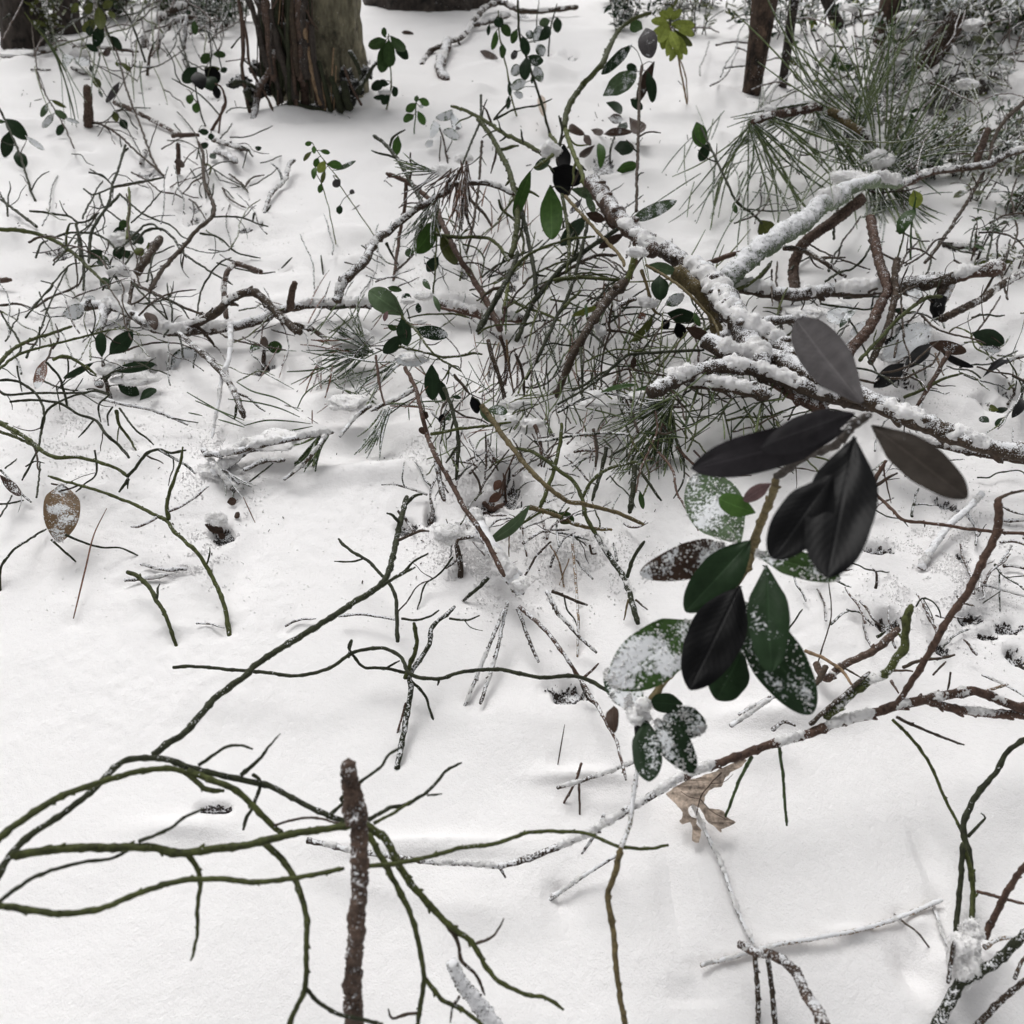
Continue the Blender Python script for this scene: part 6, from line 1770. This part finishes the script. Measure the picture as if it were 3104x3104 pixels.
M 50 20 .8 1480,1620
O leafy_sprig|stem|thin sprig with a clump of black green leaves left of the big tree|plant
T A1
S k 10 8 .1 0 v0 1205,740 1180,680 1150,540 1140,490
S k 10 8 .1 0 v0 1290,680 1220,600 1150,540 1060,490 1005,460
S k 8 7 .1 0 v3 1060,490 1030,440 1010,350 950,250
S r 18 12 .1 0 v0 1240,765 1280,690 1320,610 1300,520 1260,490
S r 12 10 .1 0 v0 1280,780 1300,650 1315,600
S k 8 7 .1 0 v5 1235,400 1235,300 1225,190
S k 8 7 .1 0 v5 1300,400 1270,280 1230,190
L D .0 72 1152,395 1072,482 roll=0
L K .0 88 1150,420 1185,525 roll=0
L K .0 96 1200,400 1285,480 roll=0
L D .0 92 1215,450 1255,535 roll=0
L K .0 46 1262,500 1275,578
L M .1 50 1228,312 1180,368
L M .1 38 1248,318 1322,322
L G .1 26 1210,395 1290,405
L H .0 44 1122,552 1108,610
L H .0 46 1152,600 1145,662 roll=0
L D .1 36 1158,775 1222,772
L D .1 42 1238,785 1218,820
L D .1 30 1290,420 1330,400
O lingonberry_plant|stem|lime green leafed plant standing in open snow below the big tree|plant
T T2
S G 11 9 .05 0 v0 @A2 275,1400 150,1220 20,1030 @T2 1380,1750 1290,1640 1220,1550 1150,1450 1110,1390
S G 12 9 .05 0 v0 @A2 35,1430 0,1250 @T2 1250,1932 1210,1800 1160,1700 1150,1630
L H .0 80 1258,1600 1405,1612 roll=0
L S .3 42 1340,1665 1540,1570
L H .1 46 1190,1470 1290,1492
L H .1 46 1115,1390 1045,1412
L H .0 44 1130,1425 1132,1500
L G .1 42 1110,1480 1032,1572
L H .0 62 1172,1540 1140,1630
L L .0 82 1242,1570 1175,1685 roll=0
L H .0 56 1150,1630 1130,1750
L G .0 44 1240,1660 1208,1792
L H .0 54 1205,1790 1183,1885
L E .2 78 1390,1755 1320,1820
L E .1 30 @A2 145,1130 115,1120
L D .1 40 @A2 60,1200 55,1255
O snow_covered_log|branch|low branch buried in a snow ridge crossing left to centre|branch
T A1
S d 50 54 .5 1.3 2,2 445,1800 600,1785 720,1815 850,1885 1000,1932
S d 60 54 .45 1.6 1.5,2 850,1900 1000,1940 1200,1930 1350,1915 1500,1880 1600,1840
S d 50 50 .45 1.3 2,2 1560,1840 1750,1790 1932,1780 @A2 150,1780 300,1775
S r 62 56 .3 1.2 2,2 @A2 640,1775 780,1810 900,1840 1000,1855 1130,1870
S d 50 44 .15 .3 2,6,4 1000,1932 1150,1890 1270,1830 1350,1750 1480,1715 1560,1770 1650,1860 1760,1950
S d 30 24 .15 .2 2,1 1720,1900 @B1 1850,10 1932,80
S d 30 24 .3 .2 p0 @B2 0,60 60,110 100,150
S b 44 38 .1 0 v2 1700,1810 1708,1720 1727,1655
S k 20 16 .1 0 2,2 @A2 0,1810 120,1790 240,1775
L B .2 66 860,1830 905,1932 h=3
L D .75 86 362,1850 490,1800 h=3
L D .75 40 500,1740 560,1760 h=2
S d 60 56 .55 .3 2,1 640,1760 600,1850 580,1932
L B .2 50 1020,950 1080,960 h=3
O scaly_twig|stem|scaly brown twig shaped like a hook standing left of the short stub|twig
T A1
X b 30 30 .15 .1 1,5,5 1325,1860 1312,1700 1328,1600 1380,1548 1450,1565 1528,1592
O dead_twig|stem|crooked frosted twig in open snow left of the lime green plant|twig
S d 20 26 .35 .3 0,1,2 1528,1315 1560,1200 1600,1120 1670,1050 1690,970 1725,938
S d 10 9 .1 0 .5,.5 1300,1100 1350,1170 1440,1215
S d 10 9 .1 0 .5,.5 1440,1090 1480,1040 1545,1025
S d 11 9 .1 0 .5,.5 1345,1020 1420,1080 1450,1120
O loose_needle|needle|short dark needle lying on snow right of the web of stems|needle
Z k 14 12 0 0 .3,1 1650,1570 1710,1508
O loose_needle|needle|short dark needle standing in snow above the short stub|needle
Z k 12 12 0 0 .2,1 1890,1585 1880,1495
O dead_twig|stem|straight thin stick at the left edge above the web of stems|twig
S k 18 14 .05 0 .5,2 215,1328 100,1240 0,1165
O wood_stub|stem|brown stick end poking in from the left edge|stub
S b 34 30 .1 .2 1,1.5 -30,1645 65,1638
O rhododendron_sprig|stem|large dark glossy leaved sprig looming in the right foreground|plant
T B3
S y 30 36 .05 0 3,6,9 @C2 1590,2150 1570,1932 1545,1800 1520,1600 1510,1450 1480,1260 1510,1160 1550,1000
S y 26 30 .45 .3 9,11 @C2 1550,1000 1600,860 1610,760 1640,560 1660,310
S y 44 50 .05 0 11,16 @C2 1665,300 1760,140 1850,30 @B3 160,1850 300,1650 470,1450 545,1300
S y 50 46 .1 0 16,21 545,1300 570,1190 620,1060 660,960 685,860
S V 46 44 .15 0 21,26 685,860 860,740 1000,690 1080,620 1170,520
S V 60 50 .2 0 26,27 1060,650 1130,560 1230,500
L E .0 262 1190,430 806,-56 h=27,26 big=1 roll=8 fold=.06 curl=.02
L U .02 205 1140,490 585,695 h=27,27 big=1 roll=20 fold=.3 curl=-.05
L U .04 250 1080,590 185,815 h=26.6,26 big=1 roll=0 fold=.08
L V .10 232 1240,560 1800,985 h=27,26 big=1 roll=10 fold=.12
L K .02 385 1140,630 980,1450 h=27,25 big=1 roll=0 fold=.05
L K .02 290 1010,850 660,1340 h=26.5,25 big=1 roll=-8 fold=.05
L S .42 330 470,1250 200,850 big=1 roll=0 h=19,20
L H .15 130 560,1070 345,985 roll=10 h=21
L P .1 84 650,900 490,1000 roll=10 h=21.5
L B .5 200 380,1260 -115,1430 h=18.5,19 big=1 roll=10
L D .1 240 530,1235 150,1650 h=20,18 big=1 roll=0 fold=.1
L K .1 330 470,1500 175,2105 h=19,17.5 big=1 roll=0 fold=.08
L M .38 160 560,1310 1055,1450 h=20,20 big=1 roll=15
L D .22 235 625,1380 650,2010 h=20,18 big=1 roll=0 fold=.08
L D .33 310 470,1590 890,2250 h=17.5,16 big=1 roll=0 fold=.05
L M .56 330 220,1720 -290,2080 h=17,16.5 big=1 roll=0 fold=.04
L D .15 235 485,1880 330,2165 h=15.5,15 big=1 roll=10
L D .5 260 600,1950 420,1600 h=16.5,17 roll=0
T F
L D .12 38 1288,1328 1228,1325 h=14,14 roll=0
L D .52 62 1252,1352 1332,1372 h=13.5,14 big=1 roll=0
L D .42 62 1238,1358 1312,1458 h=13.5,13 big=1 roll=0
L D .22 58 1218,1358 1224,1474 h=13.5,13 big=1 roll=0 curl=.0
L D .72 42 1200,1350 1145,1262 h=13,13 big=1 roll=10
L S .8 40 1210,1350 1180,1270 h=13,13
L B .1 26 1158,1332 1160,1382 h=11,11
L K .1 14 1205,1352 1204,1400 h=13,13
M 22 14 13.5 1205,1350
M 16 12 14 1215,1330
O lingonberry_leaf|leaf|lone oval dark green leaf on a wiry stalk near the right edge|leaf
T R2
S G 14 13 .1 0 2,4,4 1700,1075 1600,1020 1520,975 1480,860 1370,808 1310,842
S G 13 12 .1 0 p0 1430,935 1560,940 1640,1040 1690,1120
L D .1 160 1500,850 1768,950 roll=0
L E .7 60 1560,970 1740,1000
O dead_leaves|leaf|cluster of near black and brown curled leaves among the right branches|leaves
T R2
L K .1 130 1150,950 945,1140 h=5,5 roll=0
L K .2 150 930,1110 680,1310 h=5,4.5 roll=0
L B .25 110 1140,935 1450,1010 h=5.5,5
L K .1 60 1240,1010 1510,1140 h=4,3.5
L D .95 230 1150,800 740,1080 h=4,4 roll=0 big=1
L D .9 150 1000,880 860,820 h=4,4
L E .6 100 930,440 1080,600 h=4,4
L B .2 80 260,790 110,780 h=6,6
L D .4 60 520,660 390,810 h=6,6
L D .2 60 850,650 950,690 h=4,4
L K .1 100 760,930 900,940 h=4,4
L D .9 160 480,620 300,760 h=6,6 
L E .8 100 640,760 480,880 h=5,5
S r 40 34 .1 0 6,3 1300,1010 1200,1200 1120,1330 1040,1465
S d 20 20 .2 0 5,4 670,1270 800,1170 940,1060 1090,960
S g 30 22 .1 0 3.5,5 930,1392 1100,1320 1250,1240 1420,1192
S g 16 14 .1 0 4,3 1000,1160 1040,1230 1090,1320
S k 20 16 .3 .3 4,3 1100,1100 1110,1250
S c 20 16 .3 0 5,3 1190,1020 1240,1160 1260,1210
M 120 34 3.5 850,1060
M 110 34 4 350,620
O dead_leaf|leaf|folded black leaf edge poking from snow at the far right|leaf
T R2
L K .0 60 1590,1222 1810,1085 h=2,3 roll=30
S d 30 30 .4 1.2 2,3 1720,1120 1820,1080 1960,1040
S g 14 12 .1 0 0,3 1920,1300 1860,1180 1790,1060
S d 13 10 .1 0 0,2 1780,1220 1690,1150
O dark_plant|stem|dark leafy twigs in a hollow at the right edge|plant
T R2
S d 20 16 .2 .2 0,2 1800,1450 1850,1350 1800,1270
S k 30 24 .2 0 0,2 1900,1420 1925,1300 1960,1200
L K .2 90 1900,1400 1830,1560 h=2
L D .3 60 1700,1550 1780,1480 h=1
L D .4 60 1640,1600 1560,1560 h=1
L D .2 60 1760,1560 1700,1640 h=1
L G .3 60 1720,1500 1640,1470 h=1
O reddish_twig|stem|red brown twig with side spurs running right from behind the black leaves|twig
T R3
S r 26 28 .1 0 5,4,4 650,230 750,320 850,420 930,490 1100,510 1300,535 1500,565 1720,590 1960,605
S r 40 34 .1 0 5,7 650,220 700,120 780,-10
S d 24 22 .1 0 5,6 680,210 800,130 872,92
S r 13 10 .1 0 p1 755,30 780,180 820,342
S k 13 10 .1 0 5,3 660,380 780,450 900,480 962,542
S k 18 16 .1 0 5,2 650,240 640,140 610,20
S r 12 10 .1 0 p0 1100,515 1100,545
S r 12 10 .1 0 p0 700,265 715,320
O frosted_stick|stem|straight stick coated in white frost slanting on snow, right side|stick
X b 58 50 .75 .5 .3,2 1070,880 1180,700 1300,540 1450,400 1582,265
X d 24 20 .7 .3 p0 1450,440 1510,520
O wood_stick|stem|pale brown broken stick lying aslant near the right green stem|stick
T R3
S b 60 64 .15 .2 1,3 @C3 830,20 @R3 280,1810 400,1715 550,1640 700,1560 880,1400
S c 30 24 .1 0 2,2 100,1582 250,1640 400,1740 490,1862
S d 18 15 .1 0 2,2 420,1720 570,1805
S d 48 44 .1 0 2,2 270,1715 235,1790 190,1865
S d 20 18 .1 0 2,3 820,1745 1000,1750
S d 30 22 .1 0 2,3 920,1722 1040,1670 1250,1640 1350,1612
S d 18 16 .1 0 2,2 1170,1782 1280,1670
S d 18 16 .1 0 2,1 1320,1760 1290,1932
S r 24 18 .2 0 2,2 820,1830 880,1932
O buried_twig|stem|rough twigs crusted with snow under the right branch, left of the oak leaf|twig
T C3
S d 26 20 .5 1.4 3,3 380,350 500,270 600,200
S r 20 20 .3 .6 3,3 420,290 560,215 640,190
S d 22 16 .3 0 p0 600,375 660,330 720,350
O moss_shoot|stem|thin curled dark shoot beside the green budding stem, right|shoot
T R3
S k 15 12 .1 0 1,3,2 1030,1210 1060,1160 1100,1140 1170,1170 1220,1240 1235,1305
L D .2 22 1090,1150 1115,1135
O thin_stalk|stem|thin wavy grass stalk on open snow below the black leaves|stalk
S d 13 10 .1 0 .3,3 235,1590 300,1380 320,1200 300,1010
O thin_stalk|stem|short dark stalk leaning right on snow below the black leaves|stalk
S k 14 12 .1 0 2,.3 478,842 560,870 640,905 770,920
O thin_stalk|stem|short dark stalk emerging left under the dark green leaves|stalk
S k 16 14 .1 0 .3,1 -10,1360 80,1232
O buried_twig|stem|snow crusted twig lying in grey snow at the right edge|twig
S d 22 20 .5 1.0 .5,1 1530,1060 1600,1030 1760,1075 1960,1130
S k 10 8 .1 0 .5,1 1590,1182 1745,1072
S d 20 20 .3 .5 .5,1 1580,1010 1600,1120 1560,1150
O buried_twig|stem|beaded dark twig end at the right edge beside the red stem|twig
S d 18 18 .4 .4 .3,1 1710,870 1780,780 1830,700
S d 36 30 .5 1 .3,.5 1700,480 1800,490 1932,490
S k 14 12 .1 0 .5,1 1540,130 1640,130 1720,90 1900,75 1960,130
S d 28 24 .3 .6 .3,.5 1760,870 1850,870 1960,900
O buried_twig|stem|frosted brown twigs in the snow at the lower right edge|twig
S d 22 20 .4 .8 1,1 1580,1780 1700,1830 1800,1880 1932,1960
S c 30 20 .3 .5 1,2 1400,1932 1600,1915 1800,1860
O hanging_leaves|stem|stem with broad dull green leaves hanging before the top left shrubs|plant
T T1
S k 16 13 .1 0 v12 1120,480 1050,300 990,130 950,-30
S k 12 11 .1 0 p0 1030,260 900,190 830,170
L G .1 110 960,60 985,290
L D .2 100 1000,230 925,460
L G .1 90 930,190 810,310
L D .1 80 1085,350 1190,480
L G .1 70 1000,80 1100,20
L G .1 70 900,30 830,130
L D .1 70 870,250 880,350
L D .2 70 930,300 990,420
L G .1 60 1060,100 1120,180
L M .1 66 1900,200 1900,340
L G .1 60 700,130 760,30
L D .1 60 830,430 960,500 
O moss_and_leaves|shard|brown dead leaf lying on snow left of the leafy stems, top centre|leaf
T A2
L B .2 30 420,190 490,195 h=.5
L B .3 40 880,300 985,345 h=.8
O dead_leaf|leaf|curled pale brown leaf hanging on the taller leafy stem, upper centre|leaf
L o .2 50 1235,560 1250,680 h=4

O needle_tangle|needle|tangle of fallen needles and thin twigs left of the foreground leaves|needles
T F
R nNg 70 1190,680 1480,860 80 4.2 2,6 60 75 .15 n
R dkgr 34 1180,640 1500,880 100 4.6 2,6 30 90 .15 t
O needle_tangle|stalk|upright dead grass and twigs around the centre of the picture|stalks
R kdrn 40 930,600 1180,740 70 4 1,5 82 32 .15 n
R dkg 18 900,520 1200,740 90 4.6 2,6 50 70 .12 t
O needle_tangle|needle|needles and twiglets on the snow below the pine bough|needles
R nNG 40 1330,260 1720,420 60 3.4 1,6 60 60 .25 n
R dk 16 1380,240 1750,440 70 4 1,4 30 80 .2 t
O needle_tangle|needle|stray needles around the drooping bundle left of centre|needles
R nNt 46 560,600 780,780 70 3.4 1,5 20 50 .2 n
O wiry_twigs|stem|finest wiry twigs filling the web of stems at the left|twigs
R kd 26 0,400 440,740 85 3.8 1,6 40 90 .12 t
O wiry_twigs|stem|fine twigs behind the crossing green stems, centre|twigs
R dkg 10 860,440 1200,600 80 4 2,6 50 80 .12 t
R dt 20 860,380 1000,560 60 3 2,6 75 30 .12 n
O wiry_twigs|stem|short dark twigs on snow beneath the foreground leaves|twigs
R kdb 34 1520,900 1932,1240 60 5 .3,2 30 90 .3 t
O wiry_twigs|stem|dark twigs among the snowy right branches|twigs
R kd 46 1480,420 1932,720 80 4.4 1,7 40 80 .15 t
O wiry_twigs|stem|fine twigs poking from snow at upper left|twigs
R kd 22 120,120 520,380 60 3 .5,3 50 90 .12 t
O wiry_twigs|stem|bits of twig about the central hollow and snow clump|twigs
R kdr 36 800,800 1180,1080 55 4.5 .3,3 60 80 .3 t
O wiry_twigs|stem|fine twigs at the foot of the top right thicket|twigs
R kdb 40 1280,40 1932,240 80 3.4 1,8 55 70 .3 t
R kdb 18 200,20 430,130 60 3.2 1,8 60 60 .3 t

O brush_tangle|stem|fine green and dark stems crossing through the middle of the picture|twigs
T F
R dkgG 46 860,430 1200,760 80 3.4 1.5,5 65 70 .2 t
R nNrt 40 900,560 1200,780 60 3 1,4 80 55 .2 n
O brush_tangle|stem|frosted fine stems and needles under the snowy fork|twigs
R dkg 44 1150,600 1480,900 80 3.6 1,5 40 80 .15 t
R nNk 40 1160,640 1440,860 70 3.2 1,5 50 80 .15 n
O brush_tangle|stem|faint fine stems among the wiry web at left|twigs
R kdG 46 0,380 480,760 70 3 1,5 40 90 .25 t
O brush_tangle|stem|fine stems and fallen needles between the left web and the centre|twigs
R kdg 30 450,440 850,700 70 3.2 .5,4 40 90 .3 t
R nNtd 30 450,560 850,780 60 3 .5,3 30 60 .25 n
O brush_tangle|stem|fine stems behind the black leaves at the right|twigs
R kdG 36 1500,560 1932,900 70 3.6 .5,4 50 80 .35 t
O brush_tangle|stem|dead brush in front of the top left trunks|twigs
R kdbG 46 0,10 420,110 70 3 2,12 75 60 .2 t
R Gn 26 60,20 330,130 80 3 3,12 -70 30 .2 n

O brush_tangle|stem|bare stems, grassy blades and small leaves of the top right thicket|twigs
T F
R kdbG 90 1480,20 1932,330 95 3.2 1,12 60 60 .25 t
R GnN 60 1400,120 1932,400 80 3 1,8 60 70 .3 n
O brush_tangle|stem|loose long pine needles spreading below and left of the pine bough|needles
R nN 40 1280,200 1600,420 105 3.4 4,10 235 35 .2 n
R nN 30 1500,120 1800,330 120 3.4 6,12 60 35 .2 n
O brush_tangle|stem|long yellow green needles crossing among the centre stems|needles
R NG 40 880,500 1460,820 95 3.2 2,6 50 75 .1 n
T F
O seedling|stem|small green leaved seedling in the top right thicket|plant|seedlings in the top right thicket
S k 3 2.4 .2 0 v0 1583,66 1580,52 1568,36 1580,14
L G 0.0 5.3 1580,52 1569,51
L L 0.4 7.4 1568,36 1572,52
L L 0.4 5.2 1568,36 1572,46
L S 0.1 5.3 1580,52 1587,43
L H 0.4 5.1 1580,52 1581,64
O seedling|stem|small green leaved seedling in the top right thicket|plant|seedlings in the top right thicket
S G 3 2.4 .2 0 v0 1483,115 1488,100 1496,85 1494,70
L M 0.0 5.0 1488,100 1490,111
L H 0.6 7.6 1488,100 1472,104
L G 0.0 7.6 1494,70 1484,84
L S 0.4 6.3 1496,85 1508,78
L D 0.1 6.7 1488,100 1479,111
O seedling|stem|small green leaved seedling in the top right thicket|plant|seedlings in the top right thicket
S k 3 2.4 .2 0 v0 1877,66 1865,51 1873,32 1865,16
L L 0.0 4.2 1873,32 1864,34
L M 0.4 7.5 1873,32 1871,15
L L 0.6 4.6 1873,32 1868,41
L H 0.1 4.3 1865,16 1861,7
L H 0.1 5.0 1873,32 1870,42
O seedling|stem|small green leaved seedling in the top right thicket|plant|seedlings in the top right thicket
S k 3 2.4 .2 0 v0 1625,42 1613,28 1620,12 1615,-1
L M 0.0 4.5 1620,12 1629,7
L G 0.0 6.5 1615,-1 1622,11
L M 0.0 4.9 1615,-1 1604,0
L L 0.1 7.6 1615,-1 1610,15
L S 0.0 5.6 1620,12 1624,23
O seedling|stem|small green leaved seedling in the top right thicket|plant|seedlings in the top right thicket
S d 3 2.4 .2 0 v0 1576,155 1580,138 1572,123 1559,108
L D 0.1 5.6 1580,138 1582,125
L H 0.0 7.4 1572,123 1588,129
L L 0.0 7.3 1559,108 1546,118
L H 0.1 5.6 1572,123 1563,132
L L 0.4 5.7 1572,123 1568,136
O seedling|stem|small green leaved seedling in the top right thicket|plant|seedlings in the top right thicket
S G 3 2.4 .2 0 v0 1838,177 1842,157 1836,133 1849,121
L H 0.1 4.2 1849,121 1844,112
L G 0.6 4.3 1836,133 1831,125
L S 0.1 5.5 1849,121 1837,123
L H 0.4 4.6 1842,157 1845,167
L S 0.1 6.8 1842,157 1830,166
O seedling|stem|small green leaved seedling in the top right thicket|plant|seedlings in the top right thicket
S d 3 2.4 .2 0 v0 1722,268 1713,248 1709,225 1716,208
L H 0.0 4.2 1709,225 1718,227
L G 0.0 5.0 1709,225 1698,221
L M 0.4 7.2 1709,225 1723,233
L H 0.6 4.4 1709,225 1713,217
L S 0.1 7.6 1709,225 1713,241
O seedling|stem|small green leaved seedling in the top right thicket|plant|seedlings in the top right thicket
S G 3 2.4 .2 0 v0 1813,262 1811,249 1822,227 1818,203
L G 0.4 4.3 1818,203 1820,194
L G 0.4 6.9 1822,227 1809,235
L S 0.4 4.6 1811,249 1815,258
L L 0.1 7.3 1822,227 1806,223
L M 0.6 4.5 1811,249 1805,241
O seedling|stem|small green leaved seedling in the top right thicket|plant|seedlings in the top right thicket
S d 3 2.4 .2 0 v0 1825,196 1826,178 1824,162 1816,148
L D 0.6 6.2 1826,178 1820,165
L S 0.6 7.2 1816,148 1811,163
L D 0.4 6.8 1824,162 1833,174
L L 0.1 6.2 1826,178 1814,183
L H 0.4 5.4 1824,162 1833,155
O seedling|stem|small green leaved seedling in the top right thicket|plant|seedlings in the top right thicket
S k 3 2.4 .2 0 v0 1776,269 1765,249 1776,233 1772,219
L M 0.4 7.5 1772,219 1789,221
L S 0.0 6.2 1765,249 1772,261
L L 0.1 5.8 1765,249 1771,261
L L 0.6 6.4 1772,219 1776,205
L G 0.4 5.8 1772,219 1773,232
O seedling|stem|small green leaved seedling in the top right thicket|plant|seedlings in the top right thicket
S G 3 2.4 .2 0 v0 1641,233 1642,215 1641,193 1641,170
L D 0.1 6.2 1641,193 1628,199
L D 0.6 6.1 1641,170 1628,173
L M 0.6 4.6 1641,193 1634,186
L D 0.0 6.2 1641,170 1653,163
L S 0.0 6.4 1641,193 1627,195
O seedling|stem|small green leaved seedling in the top right thicket|plant|seedlings in the top right thicket
S d 3 2.4 .2 0 v0 1545,101 1539,78 1530,57 1535,38
L M 0.1 4.9 1530,57 1541,58
L D 0.0 4.3 1539,78 1548,75
L L 0.1 7.3 1535,38 1531,54
L G 0.0 5.5 1535,38 1542,48
L H 0.1 4.1 1535,38 1529,45
O seedling|stem|small green leaved seedling in the top right thicket|plant|seedlings in the top right thicket
S G 3 2.4 .2 0 v0 1701,80 1710,62 1698,48 1709,33
L D 0.1 7.2 1709,33 1702,18
L D 0.0 7.6 1698,48 1714,54
L G 0.0 4.6 1698,48 1708,45
L H 0.0 4.9 1709,33 1713,23
L S 0.6 6.0 1698,48 1709,41
O seedling|stem|small green leaved seedling in the top right thicket|plant|seedlings in the top right thicket
S G 3 2.4 .2 0 v0 1627,84 1628,70 1628,47 1624,24
L G 0.4 7.0 1624,24 1622,9
L D 0.6 6.4 1624,24 1633,13
L M 0.1 7.0 1624,24 1631,11
L L 0.0 6.4 1628,47 1638,38
L D 0.0 5.8 1624,24 1618,36
O seedling|stem|small green leaved seedling in the top right thicket|plant|seedlings in the top right thicket
S d 3 2.4 .2 0 v0 1557,51 1558,29 1564,16 1569,0
L H 0.0 4.5 1558,29 1555,19
L H 0.0 6.3 1558,29 1566,17
L L 0.1 4.1 1569,0 1578,0
L L 0.4 7.3 1558,29 1548,41
L S 0.0 6.3 1564,16 1573,5
O seedling|stem|small green leaved seedling in the top right thicket|plant|seedlings in the top right thicket
S d 3 2.4 .2 0 v0 1556,168 1543,150 1544,131 1538,117
L S 0.6 4.8 1544,131 1539,141
L L 0.6 7.3 1544,131 1536,145
L D 0.0 4.8 1544,131 1544,120
L L 0.1 6.2 1543,150 1532,158
L G 0.0 4.4 1538,117 1538,107
O seedling|stem|small green leaved seedling in the top right thicket|plant|seedlings in the top right thicket
S d 3 2.4 .2 0 v0 1788,282 1781,268 1785,247 1789,235
L M 0.0 4.9 1781,268 1787,277
L L 0.1 6.1 1785,247 1781,260
L G 0.0 7.1 1789,235 1803,242
L H 0.4 5.0 1781,268 1776,258
L H 0.4 7.6 1789,235 1781,249
O seedling|stem|small green leaved seedling in the top right thicket|plant|seedlings in the top right thicket
S d 3 2.4 .2 0 v0 1913,82 1921,69 1908,55 1920,32
L S 0.0 6.5 1908,55 1904,41
L H 0.6 5.5 1921,69 1924,58
L S 0.0 5.6 1920,32 1915,43
L D 0.1 5.3 1921,69 1926,80
L H 0.4 4.8 1908,55 1899,50
O seedling|stem|small green leaved seedling in the top right thicket|plant|seedlings in the top right thicket
S k 3 2.4 .2 0 v0 1648,179 1637,164 1651,150 1652,138
L D 0.6 6.5 1637,164 1633,178
L S 0.1 6.9 1637,164 1652,159
L D 0.4 6.3 1637,164 1651,164
L M 0.6 4.5 1637,164 1628,167
L H 0.0 5.1 1637,164 1646,172
O seedling|stem|small green leaved seedling in the top right thicket|plant|seedlings in the top right thicket
S d 3 2.4 .2 0 v0 1873,165 1886,146 1877,127 1880,108
L H 0.1 5.6 1880,108 1893,110
L D 0.1 4.7 1880,108 1890,111
L D 0.1 6.0 1877,127 1877,114
L H 0.4 6.5 1880,108 1872,120
L M 0.1 7.5 1877,127 1864,117
O seedling|stem|small green leaved seedling in the top right thicket|plant|seedlings in the top right thicket
S k 3 2.4 .2 0 v0 1640,264 1632,246 1621,224 1624,200
L M 0.4 6.2 1624,200 1621,186
L H 0.1 4.2 1632,246 1630,237
L D 0.6 6.3 1624,200 1630,212
L D 0.0 5.8 1621,224 1625,236
L M 0.4 5.6 1632,246 1629,258
O seedling|stem|small green leaved seedling in the top right thicket|plant|seedlings in the top right thicket
S G 3 2.4 .2 0 v0 1712,261 1722,249 1720,236 1718,213
L G 0.1 7.5 1722,249 1731,235
L M 0.0 7.4 1718,213 1732,205
L H 0.6 5.9 1722,249 1735,245
L L 0.1 6.4 1722,249 1734,256
L M 0.0 6.5 1718,213 1723,226
O seedling|stem|small green leaved seedling in the top right thicket|plant|seedlings in the top right thicket
S d 3 2.4 .2 0 v0 1508,153 1498,140 1505,124 1500,108
L M 0.0 6.4 1500,108 1511,118
L L 0.6 5.0 1498,140 1508,143
L G 0.4 7.5 1505,124 1491,115
L S 0.1 7.6 1500,108 1484,113
L M 0.1 6.1 1505,124 1519,124
O seedling|stem|small green leaved seedling in the top right thicket|plant|seedlings in the top right thicket
S G 3 2.4 .2 0 v0 1595,192 1597,173 1602,150 1593,136
L H 0.4 6.0 1602,150 1598,137
L D 0.0 6.4 1602,150 1592,160
L G 0.1 5.2 1597,173 1600,162
L M 0.0 7.6 1602,150 1616,159
L L 0.1 4.1 1597,173 1603,166
O seedling|stem|small green leaved seedling in the top right thicket|plant|seedlings in the top right thicket
S k 3 2.4 .2 0 v0 1578,103 1591,87 1583,69 1590,54
L M 0.6 4.4 1583,69 1586,60
L L 0.0 4.6 1591,87 1583,93
L H 0.4 5.4 1590,54 1592,66
L M 0.6 5.3 1590,54 1598,63
L H 0.6 5.3 1590,54 1593,65
O seedling|stem|small green leaved seedling in the top right thicket|plant|seedlings in the top right thicket
S k 3 2.4 .2 0 v0 1723,63 1713,46 1714,25 1702,12
L S 0.4 5.3 1714,25 1703,29
L S 0.0 7.3 1714,25 1706,11
L M 0.6 7.6 1714,25 1726,13
L G 0.1 5.4 1714,25 1726,24
L M 0.1 5.3 1714,25 1711,36

O brush_tangle|stem|fine upright stems and snow dusted needles reaching down below the centre|twigs
T F
R dkgN 60 800,740 1200,900 62 3 .5,3.5 75 50 .15 t
R Nnrt 60 820,700 1240,900 55 2.8 .5,3.5 60 60 .2 n
R dkg 30 820,860 1200,1000 46 3 .3,2.5 60 70 .3 t
'''
run(TRACES)
lay_snow()
